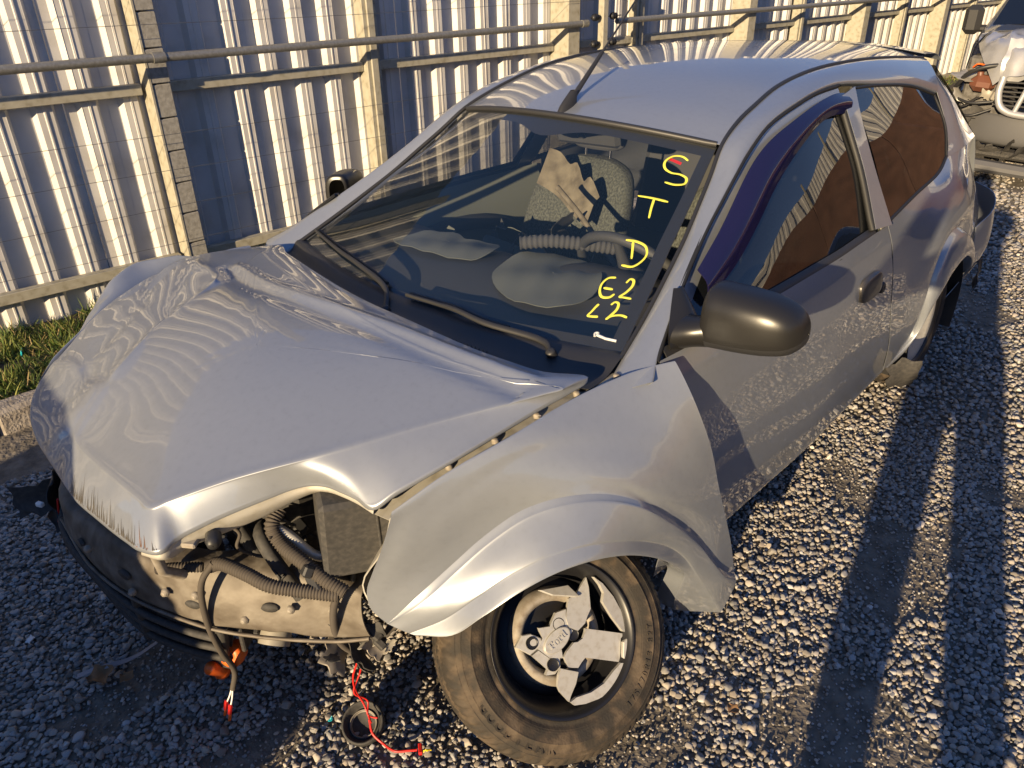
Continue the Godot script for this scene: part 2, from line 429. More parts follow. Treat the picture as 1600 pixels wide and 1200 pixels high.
var hood_top_1 := pv([-.6148, 0.8013, -.1962, -.6174, 0.8004, -.1646, -.619, 0.8012, -.1228, -.6198, 0.8032, -.0758, -.6201, 0.8057, -.0273, -.6202, 0.8082, 0.0214, -.6201, 0.8107, 0.07, -.6199, 0.8129, 0.1186, -.6187, 0.8143, 0.1672, -.5951, 0.8236, 0.1868, -.5704, 0.8322, 0.2049, -.5452, 0.8402, 0.2225, -.5199, 0.8479, 0.24, -.4949, 0.855, 0.258, -.4704, 0.8617, 0.2769, -.4462, 0.8679, 0.2963, -.4218, 0.8738, 0.3156, -.3968, 0.8795, 0.3344, -.3709, 0.8851, 0.3527, -.3436, 0.8907, 0.3712, -.3138, 0.8966, 0.391, -.2813, 0.9028, 0.4126, -.2466, 0.9094, 0.4357, -.2108, 0.9161, 0.4596, -.1748, 0.9227, 0.4838, -.1386, 0.9289, 0.5081, -.1023, 0.9349, 0.5322, -.0657, 0.9407, 0.556, -.0286, 0.9463, 0.5792, 0.0087, 0.9513, 0.6019, 0.047, 0.9559, 0.623, 0.0037, 0.9605, 0.5482, -.0179, 0.9686, 0.4652, -.0346, 0.975, 0.3812, -.0447, 0.9804, 0.2958, -.0486, 0.9844, 0.2095, -.0469, 0.9858, 0.1231, -.0399, 0.9854, 0.0368, -.0284, 0.9842, -.0491, -.0133, 0.9821, -.1344, 0.0044, 0.9784, -.2194, 0.0238, 0.9736, -.3039, 0.0444, 0.969, -.3883, 0.0655, 0.9648, -.4725, 0.0875, 0.9611, -.5565, 0.0388, 0.96, -.5269, -.0101, 0.9594, -.4975, -.0593, 0.9589, -.4687, -.109, 0.958, -.4409, -.1595, 0.9563, -.4148, -.211, 0.9532, -.3909, -.263, 0.9479, -.3686, -.3147, 0.9397, -.3468, -.3655, 0.928, -.3247, -.415, 0.9123, -.3032, -.4634, 0.8925, -.283, -.5108, 0.8687, -.264, -.5575, 0.8408, -.2454, -.5997, 0.8121, -.2289, -.6037, 0.8093, -.2271, -.6077, 0.8065, -.2235, -.6115, 0.8037, -.215])
var hood_top_2 := pv([-.5572, 0.8369, -.1684, -.5594, 0.8355, -.1418, -.5607, 0.8353, -.1065, -.5614, 0.8363, -.067, -.5617, 0.8377, -.0261, -.5618, 0.8389, 0.0148, -.5617, 0.8396, 0.0558, -.5615, 0.8398, 0.0967, -.5605, 0.8397, 0.1376, -.5406, 0.8474, 0.1541, -.5198, 0.8549, 0.1694, -.4986, 0.862, 0.1842, -.4773, 0.8687, 0.1989, -.4562, 0.8749, 0.2141, -.4356, 0.8806, 0.23, -.4152, 0.8858, 0.2463, -.3946, 0.8908, 0.2626, -.3736, 0.8957, 0.2784, -.3519, 0.9006, 0.2938, -.3288, 0.9056, 0.3095, -.3037, 0.9107, 0.3261, -.2763, 0.9161, 0.3443, -.2471, 0.9217, 0.3637, -.217, 0.9272, 0.3839, -.1866, 0.9327, 0.4042, -.1562, 0.9381, 0.4247, -.1256, 0.9434, 0.445, -.0948, 0.9487, 0.4651, -.0636, 0.954, 0.4846, -.0322, 0.9592, 0.5037, 0.0001, 0.9642, 0.5215, -.0364, 0.9651, 0.4585, -.0545, 0.9698, 0.3886, -.0686, 0.9742, 0.3178, -.0771, 0.9785, 0.2459, -.0804, 0.9816, 0.1733, -.0789, 0.9824, 0.1005, -.0731, 0.9825, 0.0278, -.0634, 0.9824, -.0445, -.0507, 0.9819, -.1164, -.0358, 0.98, -.1879, -.0194, 0.976, -.2591, -.0021, 0.9714, -.3301, 0.0157, 0.9671, -.401, 0.0342, 0.9633, -.4718, -.0068, 0.9632, -.4468, -.048, 0.9633, -.4221, -.0894, 0.9634, -.3978, -.1312, 0.963, -.3744, -.1738, 0.9616, -.3525, -.2171, 0.9585, -.3323, -.2609, 0.9531, -.3135, -.3045, 0.9452, -.2952, -.3472, 0.9348, -.2766, -.389, 0.9217, -.2585, -.4297, 0.906, -.2415, -.4696, 0.8877, -.2255, -.5089, 0.8667, -.2098, -.5445, 0.8455, -.1959, -.5479, 0.8434, -.1944, -.5512, 0.8412, -.1914, -.5544, 0.839, -.1842])
var hood_top_3 := pv([-.4804, 0.8788, -.1313, -.482, 0.8778, -.1113, -.483, 0.8773, -.0849, -.4835, 0.8774, -.0552, -.4838, 0.8777, -.0246, -.4838, 0.8778, 0.0061, -.4838, 0.8772, 0.0368, -.4836, 0.8761, 0.0675, -.4829, 0.8749, 0.0982, -.468, 0.8803, 0.1106, -.4523, 0.8858, 0.122, -.4365, 0.891, 0.1332, -.4205, 0.8961, 0.1442, -.4047, 0.9007, 0.1556, -.3892, 0.905, 0.1675, -.3739, 0.9089, 0.1798, -.3585, 0.9126, 0.1919, -.3427, 0.9164, 0.2038, -.3264, 0.9201, 0.2154, -.3091, 0.924, 0.2271, -.2903, 0.9281, 0.2396, -.2698, 0.9324, 0.2532, -.2479, 0.9367, 0.2678, -.2253, 0.941, 0.2829, -.2025, 0.945, 0.2982, -.1796, 0.9489, 0.3135, -.1567, 0.9527, 0.3288, -.1336, 0.9565, 0.3438, -.1102, 0.9603, 0.3584, -.0866, 0.9642, 0.3728, -.0624, 0.9683, 0.3861, -.0898, 0.9675, 0.3389, -.1034, 0.9703, 0.2865, -.114, 0.9733, 0.2334, -.1203, 0.9757, 0.1794, -.1228, 0.9767, 0.125, -.1217, 0.9775, 0.0704, -.1173, 0.9783, 0.0159, -.1101, 0.9792, -.0384, -.1005, 0.98, -.0923, -.0894, 0.9805, -.1459, -.0771, 0.9796, -.1993, -.0641, 0.9765, -.2526, -.0507, 0.9726, -.3058, -.0368, 0.9686, -.3588, -.0676, 0.9694, -.3401, -.0985, 0.97, -.3216, -.1295, 0.9701, -.3034, -.1609, 0.9692, -.2858, -.1929, 0.9669, -.2694, -.2254, 0.9629, -.2543, -.2582, 0.9573, -.2402, -.2909, 0.9502, -.2264, -.3229, 0.9417, -.2125, -.3542, 0.932, -.1988, -.3848, 0.9213, -.1861, -.4147, 0.9095, -.1741, -.4442, 0.8966, -.1624, -.4708, 0.8839, -.1519, -.4734, 0.8826, -.1508, -.4759, 0.8813, -.1485, -.4783, 0.88, -.1432])
var hood_top_4 := pv([-.4113, 0.9089, -.0979, -.4124, 0.9083, -.0839, -.4131, 0.9079, -.0654, -.4135, 0.9076, -.0447, -.4136, 0.9074, -.0232, -.4137, 0.907, -.0017, -.4136, 0.9065, 0.0198, -.4135, 0.9058, 0.0413, -.413, 0.905, 0.0627, -.4026, 0.9084, 0.0714, -.3916, 0.9119, 0.0794, -.3805, 0.9153, 0.0872, -.3693, 0.9187, 0.0949, -.3583, 0.9218, 0.1029, -.3474, 0.9247, 0.1112, -.3367, 0.9274, 0.1198, -.3259, 0.93, 0.1284, -.3149, 0.9326, 0.1367, -.3035, 0.9352, 0.1448, -.2914, 0.9379, 0.153, -.2782, 0.9408, 0.1617, -.2638, 0.9439, 0.1713, -.2485, 0.947, 0.1815, -.2327, 0.9502, 0.192, -.2167, 0.9532, 0.2027, -.2007, 0.9562, 0.2135, -.1847, 0.959, 0.2241, -.1685, 0.9618, 0.2347, -.1521, 0.9644, 0.2449, -.1356, 0.967, 0.255, -.1187, 0.9695, 0.2643, -.1378, 0.9689, 0.2312, -.1474, 0.9699, 0.1945, -.1548, 0.9705, 0.1574, -.1592, 0.971, 0.1196, -.1609, 0.9717, 0.0815, -.1602, 0.9726, 0.0433, -.1571, 0.9736, 0.0051, -.152, 0.9748, -.0328, -.1454, 0.976, -.0706, -.1375, 0.9773, -.1081, -.1289, 0.9784, -.1455, -.1198, 0.9789, -.1828, -.1105, 0.9779, -.22, -.1008, 0.9756, -.2572, -.1223, 0.9757, -.2441, -.144, 0.975, -.2311, -.1657, 0.9734, -.2184, -.1877, 0.9709, -.2061, -.21, 0.9675, -.1946, -.2327, 0.9634, -.184, -.2557, 0.9585, -.1741, -.2786, 0.953, -.1645, -.3011, 0.9469, -.1547, -.323, 0.9403, -.1452, -.3443, 0.9334, -.1363, -.3653, 0.9263, -.1279, -.3859, 0.9188, -.1197, -.4046, 0.9117, -.1123, -.4064, 0.911, -.1116, -.4082, 0.9103, -.11, -.4098, 0.9096, -.1062])
var hood_top_5 := pv([-.3498, 0.9305, -.0682, -.3505, 0.9302, -.0596, -.351, 0.9299, -.0481, -.3512, 0.9297, -.0353, -.3513, 0.9294, -.022, -.3513, 0.9292, -.0087, -.3513, 0.9288, 0.0046, -.3512, 0.9285, 0.0179, -.3509, 0.9281, 0.0312, -.3445, 0.93, 0.0366, -.3377, 0.9319, 0.0415, -.3308, 0.9338, 0.0464, -.3239, 0.9357, 0.0512, -.317, 0.9375, 0.0561, -.3103, 0.9392, 0.0612, -.3037, 0.9408, 0.0666, -.297, 0.9424, 0.0718, -.2902, 0.944, 0.077, -.2831, 0.9456, 0.082, -.2756, 0.9473, 0.0871, -.2675, 0.949, 0.0925, -.2586, 0.9509, 0.0984, -.2491, 0.9529, 0.1047, -.2393, 0.9549, 0.1113, -.2294, 0.9568, 0.1179, -.2195, 0.9587, 0.1245, -.2096, 0.9605, 0.1311, -.1995, 0.9624, 0.1376, -.1894, 0.9642, 0.144, -.1792, 0.966, 0.1502, -.1687, 0.9678, 0.156, -.1806, 0.9664, 0.1355, -.1865, 0.9662, 0.1128, -.191, 0.9662, 0.0898, -.1938, 0.9665, 0.0664, -.1949, 0.9669, 0.0428, -.1944, 0.9676, 0.0192, -.1925, 0.9684, -.0045, -.1894, 0.9694, -.028, -.1852, 0.9704, -.0513, -.1804, 0.9716, -.0746, -.1751, 0.9727, -.0977, -.1694, 0.9738, -.1208, -.1636, 0.9748, -.1438, -.1576, 0.9756, -.1668, -.171, 0.9739, -.1587, -.1844, 0.972, -.1507, -.1978, 0.9698, -.1428, -.2114, 0.9673, -.1352, -.2252, 0.9646, -.1281, -.2393, 0.9616, -.1215, -.2535, 0.9584, -.1154, -.2677, 0.9549, -.1094, -.2816, 0.9513, -.1034, -.2952, 0.9475, -.0975, -.3084, 0.9437, -.092, -.3214, 0.9397, -.0868, -.3341, 0.9357, -.0817, -.3457, 0.932, -.0772, -.3468, 0.9316, -.0767, -.3479, 0.9313, -.0757, -.3489, 0.9309, -.0734])
var hood_top_6 := pv([-.2999, 0.9453, -.0441, -.3003, 0.9452, -.0398, -.3005, 0.945, -.0341, -.3006, 0.9449, -.0276, -.3006, 0.9447, -.021, -.3007, 0.9445, -.0143, -.3006, 0.9444, -.0077, -.3006, 0.9442, -.001, -.3005, 0.9441, 0.0056, -.2972, 0.9449, 0.0083, -.2938, 0.9457, 0.0108, -.2904, 0.9466, 0.0132, -.2869, 0.9474, 0.0156, -.2835, 0.9483, 0.018, -.2802, 0.9491, 0.0206, -.2768, 0.9498, 0.0233, -.2735, 0.9506, 0.0259, -.2701, 0.9513, 0.0285, -.2666, 0.9521, 0.031, -.2628, 0.9529, 0.0335, -.2587, 0.9538, 0.0362, -.2543, 0.9548, 0.0392, -.2495, 0.9557, 0.0424, -.2446, 0.9567, 0.0456, -.2397, 0.9577, 0.0489, -.2348, 0.9587, 0.0523, -.2298, 0.9596, 0.0556, -.2248, 0.9606, 0.0588, -.2197, 0.9615, 0.062, -.2146, 0.9625, 0.0651, -.2094, 0.9634, 0.068, -.2153, 0.9626, 0.0578, -.2182, 0.9624, 0.0464, -.2205, 0.9623, 0.0349, -.2219, 0.9623, 0.0232, -.2224, 0.9625, 0.0114, -.2222, 0.9629, -.0004, -.2213, 0.9634, -.0122, -.2197, 0.9639, -.024, -.2176, 0.9646, -.0357, -.2152, 0.9652, -.0473, -.2125, 0.966, -.0589, -.2097, 0.9667, -.0704, -.2068, 0.9674, -.0819, -.2038, 0.9681, -.0934, -.2105, 0.9669, -.0894, -.2172, 0.9656, -.0853, -.2239, 0.9642, -.0814, -.2307, 0.9628, -.0776, -.2376, 0.9612, -.074, -.2447, 0.9597, -.0708, -.2518, 0.958, -.0677, -.2589, 0.9563, -.0647, -.2658, 0.9546, -.0617, -.2726, 0.9529, -.0587, -.2792, 0.9511, -.056, -.2857, 0.9494, -.0534, -.2921, 0.9476, -.0508, -.2978, 0.946, -.0486, -.2984, 0.9458, -.0483, -.299, 0.9457, -.0479, -.2995, 0.9455, -.0467])
var hood_top_7 := pv([-.2692, 0.9531, -.0293, -.2693, 0.9531, -.0276, -.2694, 0.953, -.0254, -.2695, 0.9529, -.0229, -.2695, 0.9529, -.0204, -.2695, 0.9528, -.0178, -.2695, 0.9528, -.0153, -.2695, 0.9527, -.0127, -.2694, 0.9527, -.0101, -.2682, 0.9529, -.0091, -.2669, 0.9532, -.0082, -.2655, 0.9535, -.0072, -.2642, 0.9538, -.0063, -.2629, 0.9541, -.0054, -.2616, 0.9544, -.0044, -.2603, 0.9547, -.0034, -.259, 0.955, -.0023, -.2577, 0.9552, -.0013, -.2564, 0.9555, -.0004, -.2549, 0.9558, 0.0006, -.2534, 0.9562, 0.0016, -.2516, 0.9565, 0.0028, -.2498, 0.9569, 0.004, -.2479, 0.9573, 0.0052, -.246, 0.9577, 0.0065, -.2441, 0.9581, 0.0078, -.2422, 0.9585, 0.0091, -.2403, 0.9588, 0.0103, -.2383, 0.9592, 0.0115, -.2364, 0.9596, 0.0127, -.2344, 0.96, 0.0138, -.2366, 0.9596, 0.0099, -.2378, 0.9595, 0.0055, -.2387, 0.9595, 0.0011, -.2392, 0.9595, -.0034, -.2394, 0.9595, -.0079, -.2393, 0.9597, -.0125, -.2389, 0.9598, -.017, -.2383, 0.9601, -.0215, -.2375, 0.9603, -.026, -.2366, 0.9606, -.0305, -.2356, 0.9609, -.0349, -.2345, 0.9613, -.0394, -.2334, 0.9616, -.0438, -.2322, 0.9619, -.0482, -.2348, 0.9613, -.0467, -.2374, 0.9608, -.0451, -.24, 0.9602, -.0436, -.2426, 0.9596, -.0422, -.2452, 0.959, -.0408, -.2479, 0.9584, -.0395, -.2507, 0.9577, -.0383, -.2534, 0.9571, -.0372, -.2561, 0.9564, -.036, -.2587, 0.9558, -.0349, -.2612, 0.9552, -.0338, -.2637, 0.9546, -.0328, -.2662, 0.9539, -.0319, -.2684, 0.9534, -.031, -.2686, 0.9533, -.0309, -.2688, 0.9533, -.0307, -.269, 0.9532, -.0303])
var hood_centre := pv([-.25, 0.9575, -.02])

# ---------------------------------------------------------------- materials
func materials() -> void:
	var m := mat("silver paint", lin(0.265, 0.285, 0.32), 0.36, 0.40)
	m.clearcoat_enabled = true; m.clearcoat = 1.0; m.clearcoat_roughness = 0.02
	tex(m, noise_tex(3, 0.05, [[0.0, lin(0.86, 0.85, 0.83)], [0.35, lin(0.96, 0.96, 0.955)], [1.0, lin(1, 1, 1)]], 6)); tri_uv(m, 1.7)
	m = mat("silver inner paint", lin(0.42, 0.41, 0.38), 0.5, 0.35)
	tex(m, noise_tex(5, 0.012, [[0.0, lin(0.55, 0.52, 0.46)], [0.5, lin(0.95, 0.93, 0.9)], [1.0, lin(1, 1, 1)]])); tri_uv(m, 3.0)
	m = mat("dusty silver beam", lin(1, 1, 1), 0.62, 0.2)
	tex(m, noise_tex(6, 0.02, [[0.0, lin(0.055, 0.042, 0.03)], [0.4, lin(0.11, 0.092, 0.072)], [0.65, lin(0.16, 0.14, 0.115)], [1.0, lin(0.22, 0.20, 0.17)]], 5)); tri_uv(m, 1.4)
	nrm(m, bump_tex(8, 0.02, 4.0), 0.5)
	m = mat("black plastic", lin(0.022, 0.022, 0.023), 0.48)
	nrm(m, bump_tex(9, 0.2, 2.0), 0.15); tri_uv(m, 8.0)
	m = mat("mirror plastic", lin(0.014, 0.0135, 0.013), 0.33)
	nrm(m, bump_tex(10, 0.25, 2.0), 0.12); tri_uv(m, 10.0)
	m = mat("bay steel", lin(1, 1, 1), 0.75, 0.1)
	tex(m, noise_tex(7, 0.02, [[0.0, lin(0.05, 0.045, 0.04)], [0.5, lin(0.09, 0.085, 0.08)], [1.0, lin(0.14, 0.135, 0.13)]], 5)); tri_uv(m, 2.0)
	mat("handle plastic", lin(0.055, 0.05, 0.044), 0.28)
	m = mat("dusty black plastic", lin(1, 1, 1), 0.75)
	tex(m, noise_tex(11, 0.03, [[0.0, lin(0.022, 0.022, 0.022)], [0.5, lin(0.038, 0.036, 0.034)], [1.0, lin(0.075, 0.068, 0.06)]], 5)); tri_uv(m, 4.0)
	m = mat("rubber seal", lin(0.015, 0.015, 0.015), 0.6)
	m = mat("tyre rubber", lin(1, 1, 1), 0.82)
	tex(m, noise_tex(12, 0.009, [[0.0, lin(0.014, 0.0125, 0.011)], [0.45, lin(0.026, 0.021, 0.016)], [0.58, lin(0.05, 0.036, 0.024)], [0.75, lin(0.085, 0.062, 0.04)], [1.0, lin(0.12, 0.09, 0.062)]], 5)); tri_uv(m, 3.0)
	nrm(m, bump_tex(13, 0.08, 3.0), 0.35)
	m = mat("black steel rim", lin(0.014, 0.014, 0.016), 0.38, 0.2)
	m = mat("rusty steel", lin(1, 1, 1), 0.7, 0.25)
	tex(m, noise_tex(14, 0.02, [[0.0, lin(0.14, 0.10, 0.07)], [0.4, lin(0.25, 0.22, 0.18)], [0.7, lin(0.31, 0.28, 0.24)], [1.0, lin(0.34, 0.31, 0.28)]], 5)); tri_uv(m, 3.0)
	m = mat("wheel cover silver", lin(0.44, 0.435, 0.42), 0.42, 0.3)
	tex(m, noise_tex(15, 0.03, [[0.0, lin(0.78, 0.74, 0.68)], [0.45, lin(0.96, 0.95, 0.93)], [1.0, lin(1, 1, 1)]], 5)); tri_uv(m, 3.0)
	m = mat("windscreen glass", lin(0.02, 0.035, 0.04, 0.12), 0.0)
	m.transparency = BaseMaterial3D.TRANSPARENCY_ALPHA
	m = mat("clear glass", lin(0.004, 0.012, 0.022, 0.72), 0.0)
	m.transparency = BaseMaterial3D.TRANSPARENCY_ALPHA
	m = mat("tinted glass", lin(0.006, 0.007, 0.008, 0.9), 0.0)
	m.metallic_specular = 0.7
	m.transparency = BaseMaterial3D.TRANSPARENCY_ALPHA
	m = mat("violet visor plastic", lin(0.012, 0.010, 0.045, 0.88), 0.04)
	m.transparency = BaseMaterial3D.TRANSPARENCY_ALPHA
	m = mat("yellow marker paint", lin(0.58, 0.56, 0.07), 0.75)
	mat("white plastic", lin(0.7, 0.7, 0.68), 0.5)
	mat("red plastic", lin(0.55, 0.02, 0.015), 0.4)
	mat("orange plastic", lin(0.75, 0.13, 0.015), 0.4)
	mat("yellow plastic", lin(0.75, 0.55, 0.02), 0.4)
	mat("blue plastic", lin(0.02, 0.42, 0.5), 0.5)
	m = mat("grey cloth", lin(1, 1, 1), 0.95)
	tex(m, noise_tex(16, 0.030, [[0.0, lin(0.025, 0.028, 0.026)], [0.40, lin(0.045, 0.05, 0.046)], [0.6, lin(0.085, 0.095, 0.085)], [1.0, lin(0.11, 0.12, 0.105)]], 2)); tri_uv(m, 6.0)
	m = mat("dark cloth", lin(0.05, 0.052, 0.055), 0.95)
	m = mat("interior plastic", lin(0.04, 0.042, 0.044), 0.6)
	nrm(m, bump_tex(17, 0.3, 2.0), 0.25); tri_uv(m, 8.0)
	m = mat("interior grey trim", lin(0.10, 0.11, 0.098), 0.7)
	m = mat("door lining", lin(0.17, 0.19, 0.165), 0.75)
	m = mat("torn beige board", lin(1, 1, 1), 0.9)
	tex(m, noise_tex(18, 0.008, [[0.0, lin(0.05, 0.042, 0.03)], [0.5, lin(0.14, 0.125, 0.095)], [1.0, lin(0.22, 0.20, 0.155)]], 5)); tri_uv(m, 4.0)
	m = mat("dusty hose", lin(0.06, 0.05, 0.041), 0.8)
	m = mat("scratch dirt", lin(0.07, 0.06, 0.045), 0.9)
	m = mat("rust", lin(0.30, 0.11, 0.03), 0.9)
	m = mat("white fence steel", lin(1, 1, 1), 0.5)
	tex(m, noise_tex(20, 0.006, [[0.0, lin(0.38, 0.36, 0.33)], [0.45, lin(0.50, 0.49, 0.48)], [1.0, lin(0.55, 0.545, 0.54)]], 5)); tri_uv(m, 0.9, true)
	m = mat("cream fence steel", lin(1, 1, 1), 0.6)
	tex(m, noise_tex(21, 0.02, [[0.0, lin(0.20, 0.18, 0.13)], [0.4, lin(0.31, 0.29, 0.23)], [1.0, lin(0.37, 0.35, 0.29)]], 5)); tri_uv(m, 1.5, true)
	m = mat("galvanised pipe", lin(0.30, 0.30, 0.29), 0.5, 0.5)
	tex(m, noise_tex(22, 0.03, [[0.0, lin(0.6, 0.58, 0.55)], [1.0, lin(1, 1, 1)]])); tri_uv(m, 3.0)
	m = mat("concrete block", lin(1, 1, 1), 0.9)
	tex(m, noise_tex(23, 0.03, [[0.0, lin(0.17, 0.16, 0.145)], [0.5, lin(0.25, 0.24, 0.22)], [1.0, lin(0.31, 0.30, 0.28)]], 5)); tri_uv(m, 2.0, true)
	nrm(m, bump_tex(24, 0.06, 3.0), 0.2)
	m = mat("kerb concrete", lin(1, 1, 1), 0.95)
	tex(m, noise_tex(25, 0.02, [[0.0, lin(0.15, 0.13, 0.11)], [0.5, lin(0.27, 0.24, 0.21)], [1.0, lin(0.34, 0.31, 0.28)]], 5)); tri_uv(m, 2.0, true)
	nrm(m, bump_tex(26, 0.06, 5.0), 0.7)
	mat("fence wire", lin(0.16, 0.16, 0.16), 0.45, 0.6)
	m = mat("dirt", lin(1, 1, 1), 1.0)
	tex(m, noise_tex(27, 0.02, [[0.0, lin(0.08, 0.07, 0.055)], [0.5, lin(0.145, 0.125, 0.10)], [1.0, lin(0.21, 0.185, 0.15)]], 6)); tri_uv(m, 1.3, true)
	nrm(m, bump_tex(28, 0.05, 8.0, 6), 0.45)
	m = mat("stone", lin(1, 1, 1), 0.9)
	m.vertex_color_use_as_albedo = true
	tex(m, noise_tex(29, 0.03, [[0.0, lin(0.7, 0.68, 0.66)], [0.5, lin(0.95, 0.95, 0.95)], [1.0, lin(1, 1, 1)]], 4)); tri_uv(m, 0.4)
	m = mat("grass", lin(1, 1, 1), 0.7)
	m.vertex_color_use_as_albedo = true
	m.backlight_enabled = true; m.backlight = lin(0.25, 0.3, 0.06)
	m = mat("soil", lin(1, 1, 1), 1.0)
	tex(m, noise_tex(30, 0.03, [[0.0, lin(0.03, 0.025, 0.018)], [1.0, lin(0.10, 0.08, 0.055)]], 5)); tri_uv(m, 2.0, true)
	m = mat("red earth wall", lin(1, 1, 1), 0.95)
	tex(m, noise_tex(31, 0.01, [[0.0, lin(0.07, 0.035, 0.022)], [0.5, lin(0.115, 0.055, 0.034)], [1.0, lin(0.15, 0.078, 0.05)]], 5)); tri_uv(m, 0.4, true)
	m = mat("dark blue paint", lin(0.012, 0.02, 0.045), 0.3, 0.2)
	m.clearcoat_enabled = true; m.clearcoat = 1.0; m.clearcoat_roughness = 0.03
	m = mat("grey paint", lin(0.09, 0.095, 0.105), 0.4, 0.4)
	m.clearcoat_enabled = true; m.clearcoat = 1.0; m.clearcoat_roughness = 0.06
	mat("van bumper plastic", lin(0.085, 0.085, 0.09), 0.6)
	m = mat("white van paint", lin(0.40, 0.40, 0.41), 0.4, 0.4)
	m.clearcoat_enabled = true; m.clearcoat = 1.0; m.clearcoat_roughness = 0.06
	mat("brown plastic", lin(0.13, 0.05, 0.03), 0.45)
	mat("skin", lin(0.45, 0.27, 0.19), 0.6)
	m = mat("clothes", lin(1, 1, 1), 0.9)
	m.vertex_color_use_as_albedo = true
	m = mat("dry leaf", lin(0.20, 0.11, 0.05), 0.8)
	mat("chrome", lin(0.6, 0.6, 0.6), 0.15, 1.0)
	mat("silver tape", lin(0.25, 0.25, 0.27), 0.6)
	mat("mirror glass", lin(0.5, 0.5, 0.5), 0.02, 1.0)
	mat("lamp plastic", lin(0.25, 0.23, 0.19), 0.45)

# ---------------------------------------------------------------- ground
func stone_mesh(seed_: int) -> ArrayMesh:
	var n := FastNoiseLite.new()
	n.seed = seed_; n.frequency = 0.9; n.fractal_octaves = 2
	var s := SphereMesh.new()
	s.radius = 1.0; s.height = 2.0; s.radial_segments = 9; s.rings = 5
	var a := s.get_mesh_arrays()
	var b := Mb.new()
	var map := {}
	var remap := PackedInt32Array()
	var vs: PackedVector3Array = a[Mesh.ARRAY_VERTEX]
	for p in vs:
		var key := Vector3i((p * 1000.0).round())
		if not map.has(key):
			var d := 1.0 + 0.42 * n.get_noise_3dv(p * 1.3) + 0.1 * n.get_noise_3dv(p * 4.0)
			# flattened faces of broken stone
			var q := p * d
			for k in 6:
				var f := Vector3(sin(seed_ * 1.7 + k * 2.1), cos(seed_ * 0.9 + k * 1.3), sin(seed_ * 2.3 + k * 3.7 + 1.0)).normalized()
				var over := q.dot(f) - 0.58
				if over > 0: q -= f * over * 0.95
			map[key] = b.vert(q)
		remap.append(map[key])
	var ix: PackedInt32Array = a[Mesh.ARRAY_INDEX]
	for i in range(0, ix.size(), 3):
		var f := [remap[ix[i]], remap[ix[i + 1]], remap[ix[i + 2]]]
		if f[0] != f[1] and f[1] != f[2] and f[0] != f[2]: b.tri(f[0], f[1], f[2])
	return b.mesh()

